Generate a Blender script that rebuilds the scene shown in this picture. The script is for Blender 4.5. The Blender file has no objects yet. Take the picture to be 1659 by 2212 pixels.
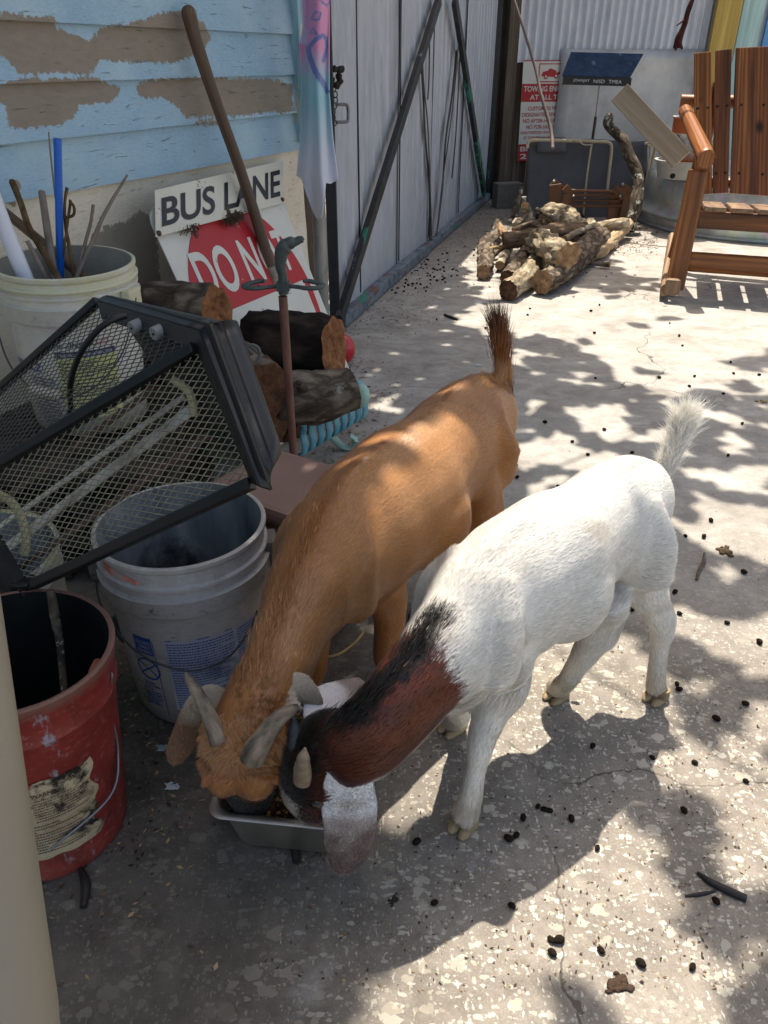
import bpy, bmesh, math, random
import numpy as np
from mathutils import Vector, Matrix, noise as mn
R = random.Random(7); NR = np.random.default_rng(7)
SC = bpy.context.scene; COL = SC.collection
# ---------------------------------------------------------------- camera, world, sun, exposure
TH = math.radians(30.8); FPX = 1640.0; CH = 1.06
CT, ST = math.cos(TH), math.sin(TH)
cam = bpy.data.cameras.new("camera"); camo = bpy.data.objects.new("camera", cam); COL.objects.link(camo)
camo.location = (0, 0, CH); camo.rotation_euler = (math.pi/2 - TH, 0, 0)
cam.sensor_fit = 'VERTICAL'; cam.sensor_height = 36; cam.lens = 36*FPX/2212; cam.clip_start = .02; cam.clip_end = 1000
SC.camera = camo
SUN_EL = math.radians(69); SUN_AZ = math.radians(0)     # sun high, straight beyond the yard
w = bpy.data.worlds.new("World"); SC.world = w; w.use_nodes = True
nt = w.node_tree; nt.nodes.clear()
sky = nt.nodes.new('ShaderNodeTexSky'); sky.sky_type = 'NISHITA'; sky.sun_disc = False
sky.sun_elevation = SUN_EL; sky.sun_rotation = SUN_AZ; sky.dust_density = 3.0; sky.ozone_density = .3
bgn = nt.nodes.new('ShaderNodeBackground'); bgn.inputs[1].default_value = .15
wo = nt.nodes.new('ShaderNodeOutputWorld')
tint = nt.nodes.new('ShaderNodeMix'); tint.data_type = 'RGBA'; tint.blend_type = 'MULTIPLY'; tint.inputs[0].default_value = 1; tint.inputs[7].default_value = (1.0, .93, .82, 1)
nt.links.new(sky.outputs[0], tint.inputs[6]); nt.links.new(tint.outputs[2], bgn.inputs[0]); nt.links.new(bgn.outputs[0], wo.inputs[0])
sl = bpy.data.lights.new("sun", 'SUN'); sl.energy = 4.1; sl.angle = math.radians(.53); sl.color = (1, .92, .79)
so = bpy.data.objects.new("sun", sl); COL.objects.link(so)
so.rotation_euler = (-(math.pi/2 - SUN_EL), 0, -SUN_AZ); so.location = (0, 5, 9)
SC.view_settings.view_transform = 'Standard'; SC.view_settings.look = 'None'
SC.view_settings.exposure = 1.0; SC.view_settings.gamma = 1
OFF = 1/math.tan(SUN_EL)      # ground shift of a shadow per metre of height, towards -y

# ---------------------------------------------------------------- measuring helpers (photo pixel -> point in the yard)
C0 = Vector((0, 0, CH))
def ray(u, v):
    a = (u-829.5)/FPX; b = (v-1106)/FPX
    return Vector((a, CT-b*ST, -ST-b*CT))
def U(u, v, z=0.0):
    r = ray(u, v); return C0 + r*((z-CH)/r.z)
def UD(u, v, y):
    r = ray(u, v); return C0 + r*(y/r.y)
def US(u, v, s): return C0 + ray(u, v)*s
def PP(u, v, p0, n):
    r = ray(u, v); return C0 + r*((p0-C0).dot(n)/r.dot(n))
def PJ(p):
    d = Vector(p)-C0; zc = d.y*CT-d.z*ST; yc = -d.z*CT-d.y*ST
    if zc < .02: return (9e3, 9e3)
    return (829.5+FPX*d.x/zc, 1106+FPX*yc/zc)
def V(*a): return Vector(a)
def lin(h):
    h = h.lstrip('#'); c = [int(h[i:i+2], 16)/255 for i in (0, 2, 4)]
    return tuple((x/12.92 if x <= .04045 else ((x+.055)/1.055)**2.4) for x in c)

# ---------------------------------------------------------------- materials
def col4(c): 
    if isinstance(c, str): c = lin(c)
    return (c[0], c[1], c[2], 1)
class NT:
    def __init__(s, name):
        s.m = bpy.data.materials.new(name); s.m.use_nodes = True; s.t = s.m.node_tree
        s.b = s.t.nodes['Principled BSDF']; s.o = s.t.nodes['Material Output']
    def n(s, typ, **k):
        x = s.t.nodes.new(typ)
        for a, b in k.items(): setattr(x, a, b)
        return x
    def l(s, a, b): s.t.links.new(a, b)
    def val(s, node, **k):
        for a, b in k.items(): node.inputs[a].default_value = b
        return node
    def coord(s, attr='lc', sc=(1, 1, 1), off=(0, 0, 0)):
        if attr == 'obj': src = s.n('ShaderNodeTexCoord').outputs['Object']
        elif attr == 'world': src = s.n('ShaderNodeNewGeometry').outputs['Position']
        else: src = s.n('ShaderNodeAttribute', attribute_name=attr).outputs['Vector']
        mp = s.n('ShaderNodeMapping'); s.l(src, mp.inputs[0])
        mp.inputs['Scale'].default_value = sc; mp.inputs['Location'].default_value = off
        return mp.outputs[0]
    def noise(s, vec, scale, det=5, rough=.55, dist=0):
        x = s.n('ShaderNodeTexNoise'); s.l(vec, x.inputs['Vector'])
        x.inputs['Scale'].default_value = scale; x.inputs['Detail'].default_value = det
        x.inputs['Roughness'].default_value = rough; x.inputs['Distortion'].default_value = dist
        return x.outputs['Fac']
    def ramp(s, fac, stops, interp='LINEAR'):
        x = s.n('ShaderNodeValToRGB'); s.l(fac, x.inputs[0]); cr = x.color_ramp; cr.interpolation = interp
        while len(cr.elements) < len(stops): cr.elements.new(.5)
        for e, (p, c) in zip(cr.elements, stops): e.position = p; e.color = col4(c)
        return x.outputs[0]
    def step(s, fac, a, b): return s.ramp(fac, [(a, (0, 0, 0)), (b, (1, 1, 1))])
    def mix(s, f, a, b, typ='MIX'):
        x = s.n('ShaderNodeMix', data_type='RGBA', blend_type=typ)
        for sock, v in ((x.inputs[0], f), (x.inputs[6], a), (x.inputs[7], b)):
            if hasattr(v, 'links'): s.l(v, sock)
            else: sock.default_value = v if isinstance(v, (int, float)) else col4(v)
        return x.outputs[2]
    def math(s, op, a, b=0.0):
        x = s.n('ShaderNodeMath', operation=op)
        for i, v in enumerate((a, b)):
            if hasattr(v, 'links'): s.l(v, x.inputs[i])
            else: x.inputs[i].default_value = v
        return x.outputs[0]
    def bump(s, h, strength=.3, dist=.01):
        x = s.n('ShaderNodeBump'); x.inputs['Strength'].default_value = strength; x.inputs['Distance'].default_value = dist
        s.l(h, x.inputs['Height'])
        if s.b.inputs['Normal'].links: s.l(s.b.inputs['Normal'].links[0].from_socket, x.inputs['Normal'])
        s.l(x.outputs[0], s.b.inputs['Normal'])
    def base(s, c, rough=.7, metal=0, spec=None):
        if hasattr(c, 'links'): s.l(c, s.b.inputs['Base Color'])
        else: s.b.inputs['Base Color'].default_value = col4(c)
        if hasattr(rough, 'links'): s.l(rough, s.b.inputs['Roughness'])
        else: s.b.inputs['Roughness'].default_value = rough
        s.b.inputs['Metallic'].default_value = metal
        if spec is not None: s.b.inputs['Specular IOR Level'].default_value = spec
MC = {}
def mat(name, stops, sc=(1, 1, 1), ns=8, det=6, rough=.7, metal=0, bump=.3, bd=.004, dist=0, dirt=None, dirt2=None, spec=None, attr='lc'):
    """noise-driven ramp + optional dirt layers [(colour, scale, lo, hi, (sx,sy,sz))]"""
    if name in MC: return MC[name]
    k = NT(name); vec = k.coord(attr, sc); f = k.noise(vec, ns, det, .6, dist)
    c = k.ramp(f, stops) if len(stops) > 1 else k.mix(0., stops[0][1], stops[0][1])
    h = f
    for d in (dirt, dirt2):
        if d:
            v2 = k.coord(attr, d[4] if len(d) > 4 else (1, 1, 1), (3.1, 1.7, 5.2))
            g = k.step(k.noise(v2, d[1], 7, .65), d[2], d[3]); c = k.mix(g, c, d[0])
    k.base(c, rough, metal, spec)
    if bump: k.bump(h, bump, bd)
    MC[name] = k.m; return k.m
def plain(name, c, rough=.6, metal=0, spec=None, var=.12, ns=30, bump=.1):
    if name in MC: return MC[name]
    a = lin(c) if isinstance(c, str) else c
    return mat(name, [(.3, tuple(x*(1-var) for x in a)), (.7, tuple(min(1, x*(1+var)) for x in a))], ns=ns, rough=rough, metal=metal, spec=spec, bump=bump, bd=.001)
def woodmat(name, c1, c2, c3, rough=.6, ns=30, sy=.05, knots=True, bump=.4, spec=None):
    if name in MC: return MC[name]
    k = NT(name); v = k.coord('lc', (1, 1, sy))
    f1 = k.noise(v, ns, 8, .65, .8); f2 = k.noise(v, ns*.25, 3, .5, 2.2)
    wv = k.n('ShaderNodeTexWave', wave_type='BANDS', bands_direction='X'); k.l(k.coord('lc', (1, 1, .06)), wv.inputs[0])
    k.val(wv, Scale=ns*.75, Distortion=7.0, Detail=3.0)
    c = k.ramp(f1, [(.3, c1), (.52, c2), (.75, c3)])
    c = k.mix(k.math('MULTIPLY', wv.outputs['Fac'], .7), c, c1)
    c = k.mix(k.step(f2, .56, .72), c, tuple(x*.45 for x in (lin(c1) if isinstance(c1, str) else c1)))
    if knots:
        vo = k.n('ShaderNodeTexVoronoi'); k.l(k.coord('lc', (1, 1, .55)), vo.inputs['Vector']); k.val(vo, Scale=7.0)
        kn = k.step(vo.outputs['Distance'], .06, .17); c = k.mix(kn, tuple(x*.18 for x in (lin(c1) if isinstance(c1, str) else c1)), c)
    k.base(c, rough, spec=spec); k.bump(f1, bump, .002); MC[name] = k.m; return k.m
def barkmat(name, dark, midc, light, sc=26, cracks=1.0, lichen=None, bump=1.0, crest=0.0):
    if name in MC: return MC[name]
    k = NT(name); v = k.coord('lc', (1, 1, .45))
    nv = k.n('ShaderNodeTexNoise'); k.l(v, nv.inputs[0]); k.val(nv, Scale=14.0, Detail=4.0)
    mx = k.n('ShaderNodeMix', data_type='VECTOR'); mx.inputs[0].default_value = .07; k.l(v, mx.inputs[4]); k.l(nv.outputs['Color'], mx.inputs[5])
    vo = k.n('ShaderNodeTexVoronoi', feature='DISTANCE_TO_EDGE'); k.l(mx.outputs[1], vo.inputs['Vector']); k.val(vo, Scale=float(sc))
    f = k.noise(v, sc*1.7, 7, .7)
    e = k.step(vo.outputs['Distance'], .0, .28)
    f2 = k.noise(k.coord('lc', (1, 1, .3), (2, 2, 2)), sc*.5, 5, .6); f = k.math('ADD', k.math('MULTIPLY', f, .6), k.math('MULTIPLY', f2, .4))
    h = k.math('ADD', k.math('MULTIPLY', e, .30*cracks), k.math('MULTIPLY', f, .95))
    c = k.ramp(h, [(.30, dark), (.58, midc), (.92, light)])
    if lichen:
        g = k.step(k.noise(k.coord('lc', (1, 1, 1), (4, 4, 4)), 16, 6, .7), lichen[1], lichen[1]+.05); c = k.mix(g, c, lichen[0])
    k.base(c, .9, spec=.15); k.bump(h, bump, .012); MC[name] = k.m; return k.m

# ---------------------------------------------------------------- mesh collector
class M:
    def __init__(s): s.v = []; s.f = []; s.m = []; s.lc = []; s.off = (R.uniform(-3, 3), R.uniform(-3, 3), R.uniform(-3, 3))
    def add(s, vs, fs, lcs=None, mi=0):
        b = len(s.v)
        s.v += [tuple(p) for p in vs]; s.f += [tuple(i+b for i in f) for f in fs]; s.m += [mi]*len(fs)
        o = s.off
        s.lc += [(p[0]+o[0], p[1]+o[1], p[2]+o[2]) for p in (lcs or vs)]
        return s
    def box(s, o, x, y, z, mi=0):
        """o = centre, x y z = full edge vectors"""
        o, x, y, z = Vector(o), Vector(x), Vector(y), Vector(z)
        L = [x.length, y.length, z.length]; order = sorted(range(3), key=lambda i: L[i])
        vs = []; lc = []
        for a in (-.5, .5):
            for b in (-.5, .5):
                for c in (-.5, .5):
                    vs.append(o+x*a+y*b+z*c); t = [a*L[0], b*L[1], c*L[2]]; lc.append((t[order[0]], t[order[1]], t[order[2]]))
        fs = [(0, 1, 3, 2), (4, 6, 7, 5), (0, 4, 5, 1), (2, 3, 7, 6), (0, 2, 6, 4), (1, 5, 7, 3)]
        if x.cross(y).dot(z) < 0: fs = [f[::-1] for f in fs]
        return s.add(vs, fs, lc, mi)
    def abox(s, x0, x1, y0, y1, z0, z1, mi=0):
        return s.box(((x0+x1)/2, (y0+y1)/2, (z0+z1)/2), (x1-x0, 0, 0), (0, y1-y0, 0), (0, 0, z1-z0), mi)
    def beam(s, a, b, wd, th, up=(0, 0, 1), mi=0):
        a, b = Vector(a), Vector(b); t = b-a; n = Vector(up)
        sd = t.cross(n).normalized(); n2 = sd.cross(t).normalized()
        return s.box((a+b)/2, t, sd*wd, n2*th, mi)
    def sweep(s, pts, rad, n=12, up=(0, 0, 1), caps=True, jit=0, seed=0, sub=1, mi=0, jf=6, capmi=None):
        """tube through pts; rad: list of r or (side, up) radii; sub = catmull-rom steps"""
        P = [Vector(p) for p in pts]; rr = [(r, r) if isinstance(r, (int, float)) else r for r in rad]
        if sub > 1:
            Q = []; q = []
            for i in range(len(P)-1):
                p0 = P[max(i-1, 0)]; p1 = P[i]; p2 = P[i+1]; p3 = P[min(i+2, len(P)-1)]
                for k in range(sub):
                    t = k/sub; t2 = t*t; t3 = t2*t
                    Q.append(.5*((2*p1)+(p2-p0)*t+(2*p0-5*p1+4*p2-p3)*t2+(3*p1-p0-3*p2+p3)*t3))
                    ts = t*t*(3-2*t); q.append((rr[i][0]*(1-ts)+rr[i+1][0]*ts, rr[i][1]*(1-ts)+rr[i+1][1]*ts))
            Q.append(P[-1]); q.append(rr[-1]); P, rr = Q, q
        vs = []; lc = []; L = 0; upv = Vector(up)
        for i, p in enumerate(P):
            t = (P[min(i+1, len(P)-1)]-P[max(i-1, 0)]).normalized()
            if i: L += (p-P[i-1]).length
            sd = t.cross(upv)
            if sd.length < 1e-3: sd = t.cross(Vector((0, 1, .3)))
            sd.normalize(); u2 = sd.cross(t).normalized()
            if i and sd.dot(psd) < 0: sd = -sd; u2 = -u2
            psd = sd
            for k in range(n):
                a = 2*math.pi*k/n; ca, sa = math.cos(a), math.sin(a)
                j = 1
                if jit: j = 1+jit*(mn.noise(Vector((ca*jf*.3+seed, sa*jf*.3, L*jf*1.6+seed)))*1.3)
                vs.append(p+sd*(rr[i][0]*ca*j)+u2*(rr[i][1]*sa*j)); lc.append((rr[i][0]*ca, rr[i][1]*sa, L))
        m = len(P); fs = [(i*n+k, i*n+(k+1) % n, (i+1)*n+(k+1) % n, (i+1)*n+k) for i in range(m-1) for k in range(n)]
        s.add(vs, fs, lc, mi)
        if caps:
            b0 = len(s.v)-m*n
            for i0, flip in ((0, True), ((m-1)*n, False)):
                ring = [s.v[b0+i0+k] for k in range(n)]; c = sum((Vector(q) for q in ring), Vector())/n
                rl = [(rr[0 if flip else -1][0]*math.cos(2*math.pi*k/n), rr[0 if flip else -1][1]*math.sin(2*math.pi*k/n), 0) for k in range(n)]
                f2 = [(n, (k+1) % n, k) if flip else (n, k, (k+1) % n) for k in range(n)]
                s.add(ring+[c], f2, rl+[(0, 0, 0)], capmi if capmi is not None else mi)
        return s
    def lathe(s, c, prof, n=40, ax=(0, 0, 1), mi=0, a0=0, a1=2*math.pi):
        """prof list of (r, h); axis may tilt"""
        A = Vector(ax).normalized(); X = Vector((1, 0, 0)); X = (X-A*X.dot(A)).normalized(); Y = A.cross(X); c = Vector(c)
        vs = []; lc = []; full = abs(a1-a0-2*math.pi) < 1e-6; m = n if full else n+1
        for r, h in prof:
            for k in range(m):
                a = a0+(a1-a0)*k/n
                vs.append(c+A*h+X*(r*math.cos(a))+Y*(r*math.sin(a))); lc.append((r*math.cos(a), r*math.sin(a), h))
        fs = [(i*m+k, i*m+(k+1) % m, (i+1)*m+(k+1) % m, (i+1)*m+k) for i in range(len(prof)-1) for k in range(n)]
        return s.add(vs, fs, lc, mi)
    def ball(s, c, r, n=10, jit=0, seed=0, mi=0):
        rx, ry, rz = (r, r, r) if isinstance(r, (int, float)) else r; c = Vector(c); vs = []; lc = []
        for i in range(n+1):
            ph = math.pi*i/n
            for k in range(2*n):
                a = math.pi*k/n; d = Vector((math.sin(ph)*math.cos(a), math.sin(ph)*math.sin(a), math.cos(ph)))
                j = 1+jit*mn.noise(d*1.7+Vector((seed, seed, 0)))
                q = Vector((d.x*rx*j, d.y*ry*j, d.z*rz*j)); vs.append(c+q); lc.append(tuple(q))
        N = 2*n; fs = [(i*N+k, (i+1)*N+k, (i+1)*N+(k+1) % N, i*N+(k+1) % N) for i in range(n) for k in range(N)]
        return s.add(vs, fs, lc, mi)
    def grid(s, fn, nx, ny, mi=0, lcf=None):
        vs = []; lc = []
        for j in range(ny+1):
            for i in range(nx+1):
                p = fn(i/nx, j/ny); vs.append(p); lc.append(lcf(i/nx, j/ny) if lcf else tuple(p))
        W = nx+1; fs = [(j*W+i, j*W+i+1, (j+1)*W+i+1, (j+1)*W+i) for j in range(ny) for i in range(nx)]
        return s.add(vs, fs, lc, mi)
    def build(s, name, mats, parent=None, smooth=False, bevel=0, thick=0, attrs=None, merge=False, angle=None):
        me = bpy.data.meshes.new(name)
        inv = wm(parent).inverted() if parent else Matrix()
        if parent is None:
            # origin at the base of the thing
            a = np.array(s.v); o = Vector((float((a[:, 0].min()+a[:, 0].max())/2), float((a[:, 1].min()+a[:, 1].max())/2), float(a[:, 2].min())))
            inv = Matrix.Translation(-o)
        me.from_pydata([inv @ Vector(p) for p in s.v], [], s.f)
        at = me.attributes.new('lc', 'FLOAT_VECTOR', 'POINT'); at.data.foreach_set('vector', np.array(s.lc, dtype=np.float32).ravel())
        if attrs:
            for an, arr in attrs.items():
                arr = np.asarray(arr, dtype=np.float32)
                if arr.ndim == 1: x = me.attributes.new(an, 'FLOAT', 'POINT'); x.data.foreach_set('value', arr)
                else: x = me.attributes.new(an, 'FLOAT_COLOR', 'POINT'); x.data.foreach_set('color', np.c_[arr, np.ones(len(arr), dtype=np.float32)].ravel())
        if not isinstance(mats, (list, tuple)): mats = [mats]
        for q in mats: me.materials.append(q)
        me.polygons.foreach_set('material_index', s.m)
        if bevel or merge:
            bm = bmesh.new(); bm.from_mesh(me)
            if merge: bmesh.ops.remove_doubles(bm, verts=bm.verts, dist=1e-5)
            if bevel:
                ed = [e for e in bm.edges if len(e.link_faces) == 2 and e.calc_face_angle(0) > .5]
                bmesh.ops.bevel(bm, geom=ed, offset=bevel, segments=2, affect='EDGES', profile=.6, clamp_overlap=True)
            bm.to_mesh(me); bm.free()
        if smooth: me.polygons.foreach_set('use_smooth', [True]*len(me.polygons))
        me.update()
        if smooth and angle:
            me.set_sharp_from_angle(angle=math.radians(angle))
        ob = bpy.data.objects.new(name, me); COL.objects.link(ob)
        if parent: ob.parent = parent
        else: ob.location = o
        if thick:
            md = ob.modifiers.new('t', 'SOLIDIFY'); md.thickness = thick; md.offset = 0
        return ob
def wm(o):
    m = o.matrix_basis.copy()
    return (wm(o.parent) @ m) if o.parent else m
def thing(name, label, cat, loc=(0, 0, 0), group=None):
    o = bpy.data.objects.new(name, None); COL.objects.link(o); o.location = loc; o.empty_display_size = .05
    return tag(o, label, cat, group)
def tag(o, label=None, cat=None, group=None, kind=None):
    if label: o['label'] = label
    if cat: o['category'] = cat
    if group: o['group'] = group
    if kind: o['kind'] = kind
    return o
def cpy(o, parent=None):
    c = o.copy(); COL.objects.link(c)
    if parent: c.parent = parent
    for ch in [x for x in SC.objects if x.parent == o]: cpy(ch, c)
    return c
# text: flat list of (verts2d, faces) from Blender's own vector font
def text2d(body, size=1.0, bold=0.0, shear=0.0, space=1.0, align='LEFT', res=5):
    cu = bpy.data.curves.new('t', 'FONT'); cu.body = body; cu.size = size; cu.offset = bold; cu.shear = shear
    cu.space_character = space; cu.align_x = align; cu.resolution_u = res
    ob = bpy.data.objects.new('t', cu); COL.objects.link(ob); bpy.context.view_layer.update()
    me = bpy.data.meshes.new_from_object(ob.evaluated_get(bpy.context.evaluated_depsgraph_get()))
    vs = [(p.co.x, p.co.y) for p in me.vertices]; fs = [tuple(q.vertices) for q in me.polygons]
    bpy.data.objects.remove(ob); bpy.data.curves.remove(cu); bpy.data.meshes.remove(me)
    return vs, fs
def fit_text(body, x0, y0, x1, y1, bold=0.0, shear=0.0, space=1.0):
    """text scaled to fill the rectangle"""
    vs, fs = text2d(body, 1.0, bold, shear, space)
    xs = [v[0] for v in vs]; ys = [v[1] for v in vs]; ax, bx, ay, by = min(xs), max(xs), min(ys), max(ys)
    return [(x0+(x-ax)/(bx-ax)*(x1-x0), y0+(y-ay)/(by-ay)*(y1-y0)) for x, y in vs], fs
def onto(m, t, fn, mi=0, thr=None):
    """put 2-D text on a surface fn(x,y)->point; faces facing whichever way, drawn double sided"""
    vs, fs = t; m.add([fn(x, y) for x, y in vs], fs, None, mi); return m
def rect2d(x0, y0, x1, y1, nx=1): 
    vs = []; fs = []
    for i in range(nx+1):
        x = x0+(x1-x0)*i/nx; vs += [(x, y0), (x, y1)]
    for i in range(nx): fs.append((2*i, 2*i+2, 2*i+3, 2*i+1))
    return vs, fs
def inpoly(x, y, poly):
    c = False; j = len(poly)-1
    for i in range(len(poly)):
        xi, yi = poly[i]; xj, yj = poly[j]
        if (yi > y) != (yj > y) and x < (xj-xi)*(y-yi)/(yj-yi)+xi: c = not c
        j = i
    return c
def sdpoly(x, y, poly):
    d = 1e9
    for i in range(len(poly)):
        ax, ay = poly[i-1]; bx, by = poly[i]; dx, dy = bx-ax, by-ay
        t = max(0, min(1, ((x-ax)*dx+(y-ay)*dy)/(dx*dx+dy*dy+1e-9))); d = min(d, math.hypot(x-ax-t*dx, y-ay-t*dy))
    return d if inpoly(x, y, poly) else -d
def cw(l): return [(x*.4576, y*.4576) for x, y in l]     # zoomed crop -> photo frame used for measuring
# ================================================================ SETTING: ground
def ground():
    k = NT('concrete'); P = k.coord('world')
    sep = k.n('ShaderNodeSeparateXYZ'); k.l(P, sep.inputs[0]); X, Y = sep.outputs[0], sep.outputs[1]
    nb = k.noise(P, 1.6, 6, .6); nf = k.noise(P, 60, 8, .7); nm = k.noise(P, 9, 8, .68)
    st = k.noise(k.coord('world', (1, 1.5, 1)), 5, 9, .74, .4)
    c = k.ramp(nm, [(.28, (.140, .119, .098)), (.5, (.225, .196, .165)), (.72, (.325, .286, .243))])
    c = k.mix(k.math('MULTIPLY', k.step(nf, .35, .7), .28), c, (.34, .32, .285))
    n28 = k.noise(k.coord('world', (1, 1, 1), (8, 3, 0)), 28, 9, .78); c = k.mix(k.math('MULTIPLY', k.step(n28, .46, .62), .5), c, (.13, .115, .098)); n29 = k.noise(k.coord('world', (1, 1, 1), (1, 9, 0)), 300, 4, .8); c = k.mix(k.math('MULTIPLY', k.step(n29, .5, .66), .45), c, (.42, .385, .335))
    # worn smooth skin, further away
    far = k.ramp(st, [(.34, (.29, .27, .245)), (.5, (.41, .388, .358)), (.64, (.53, .508, .472))])
    fy = k.step(k.math('ADD', Y, k.math('MULTIPLY', nb, 1.1)), .6, 1.0)
    ry = k.n('ShaderNodeMapRange'); k.l(k.math('ADD', Y, k.math('MULTIPLY', nb, 1.2)), ry.inputs[0]); k.val(ry, **{'From Min': 1.6, 'From Max': 2.7})
    farf = ry.outputs[0]
    # exposed aggregate: irregular chips of pale stone
    def chips(scale, thr, stretch, seed):
        n1 = k.n('ShaderNodeTexNoise'); k.l(k.coord('world', (1, 1, 1), (seed, seed, 0)), n1.inputs[0]); k.val(n1, Scale=scale*1.3, Detail=3.0)
        mx = k.n('ShaderNodeMix', data_type='VECTOR'); mx.inputs[0].default_value = .030*38/scale; k.l(k.coord('world', stretch, (seed, 0, 0)), mx.inputs[4]); k.l(n1.outputs['Color'], mx.inputs[5])
        vo = k.n('ShaderNodeTexVoronoi', feature='F1'); k.l(mx.outputs[1], vo.inputs['Vector']); k.val(vo, Scale=scale, Randomness=1.0); vo.distance = 'MANHATTAN' if stretch[0] != 1 or scale < 40 else 'EUCLIDEAN'
        sc = k.n('ShaderNodeSeparateColor'); k.l(vo.outputs['Color'], sc.inputs[0])
        r = k.math('MULTIPLY', k.math('SUBTRACT', sc.outputs[0], thr), .62/(1-thr))
        m = k.math('GREATER_THAN', r, vo.outputs['Distance'])
        return m, sc.outputs[1]
    pres = k.step(k.noise(P, 3.2, 3, .5), .22, .42)
    for sc_, thr, stv, sd, A, B in ((44., .72, (1, 1.25, 1), 0., (.40, .355, .28), (.62, .58, .50)), (84., .74, (1, 1.9, 1), 5., (.44, .40, .32), (.68, .65, .57)), (80., .80, (2.8, 1, 1), 9., (.5, .46, .38), (.72, .69, .62)), (190., .66, (1, 1, 1), 3., (.36, .33, .27), (.6, .57, .5))):
        m, rn = chips(sc_, thr, stv, sd)
        cc = k.mix(rn, A, B); cc = k.mix(k.math('MULTIPLY', nf, .35), cc, (.2, .18, .15))
        mm = k.math('MULTIPLY', k.math('MULTIPLY', m, k.math('SUBTRACT', 1., k.math('MULTIPLY', farf, .92))), pres); c = k.mix(k.math('MULTIPLY', mm, .82), c, cc)
    far = k.mix(k.math('MULTIPLY', k.step(n28, .48, .66), .35), far, (.22, .20, .18)); far = k.mix(k.math('MULTIPLY', k.step(n29, .52, .68), .3), far, (.20, .185, .165)); c = k.mix(k.math('MULTIPLY', farf, .8), c, far)
    # pits, cracks, stains
    pit = k.step(k.noise(P, 150, 4, .6), .66, .72); c = k.mix(k.math('MULTIPLY', pit, .6), c, (.06, .05, .04))
    cr = k.n('ShaderNodeTexVoronoi', feature='DISTANCE_TO_EDGE'); n2 = k.n('ShaderNodeTexNoise'); k.l(P, n2.inputs[0]); k.val(n2, Scale=4.0, Detail=6.0)
    mx = k.n('ShaderNodeMix', data_type='VECTOR'); mx.inputs[0].default_value = .22; k.l(P, mx.inputs[4]); k.l(n2.outputs['Color'], mx.inputs[5]); k.l(mx.outputs[1], cr.inputs['Vector']); k.val(cr, Scale=.8)
    crk = k.math('LESS_THAN', cr.outputs['Distance'], .0014); crk = k.math('MULTIPLY', crk, k.step(k.noise(P, 2.3, 2), .42, .5))
    c = k.mix(k.math('MULTIPLY', crk, .75), c, (.07, .06, .05))
    stn = k.step(k.noise(P, 2.7, 7, .62), .56, .70); c = k.mix(k.math('MULTIPLY', stn, .5), c, (.12, .105, .085))
    wht = k.step(k.noise(k.coord('world', (1, 1, 1), (7, 2, 0)), 5, 7, .65), .62, .72); c = k.mix(k.math('MULTIPLY', wht, .4), c, (.66, .68, .70))
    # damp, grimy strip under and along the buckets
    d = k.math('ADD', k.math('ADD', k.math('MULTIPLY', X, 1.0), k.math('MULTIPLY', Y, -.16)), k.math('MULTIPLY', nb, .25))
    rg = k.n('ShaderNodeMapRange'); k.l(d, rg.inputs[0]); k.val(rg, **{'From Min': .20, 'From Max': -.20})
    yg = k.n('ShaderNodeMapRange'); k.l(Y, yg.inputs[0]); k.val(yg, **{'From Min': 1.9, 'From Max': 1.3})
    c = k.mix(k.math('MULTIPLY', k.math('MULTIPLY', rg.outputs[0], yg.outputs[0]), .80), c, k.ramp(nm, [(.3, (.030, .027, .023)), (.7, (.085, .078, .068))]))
    # dark soil and leaf crumbs along the gate foot and far corner
    y2 = k.n('ShaderNodeMapRange'); k.l(k.math('ADD', k.math('SUBTRACT', Y, k.math('MULTIPLY', X, .5)), k.math('MULTIPLY', nm, 1.1)), y2.inputs[0]); k.val(y2, **{'From Min': 4.9, 'From Max': 5.9})
    c = k.mix(k.math('MULTIPLY', k.math('MULTIPLY', y2.outputs[0], k.step(nf, .3, .55)), .7), c, (.13, .105, .085))
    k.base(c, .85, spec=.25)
    hh = k.math('ADD', k.math('MULTIPLY', nf, .5), k.math('MULTIPLY', st, .5)); k.bump(hh, .55, .006)
    k.bump(k.noise(P, 260, 3, .6), .3, .002)
    m = M(); m.add([(-150, -150, 0), (150, -150, 0), (150, 150, 0), (-150, 150, 0)], [(0, 1, 2, 3)])
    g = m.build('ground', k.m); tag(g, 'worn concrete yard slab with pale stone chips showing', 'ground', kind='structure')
    # low strip of crumbled soil and litter at the gate foot
    return g
ground()

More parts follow.
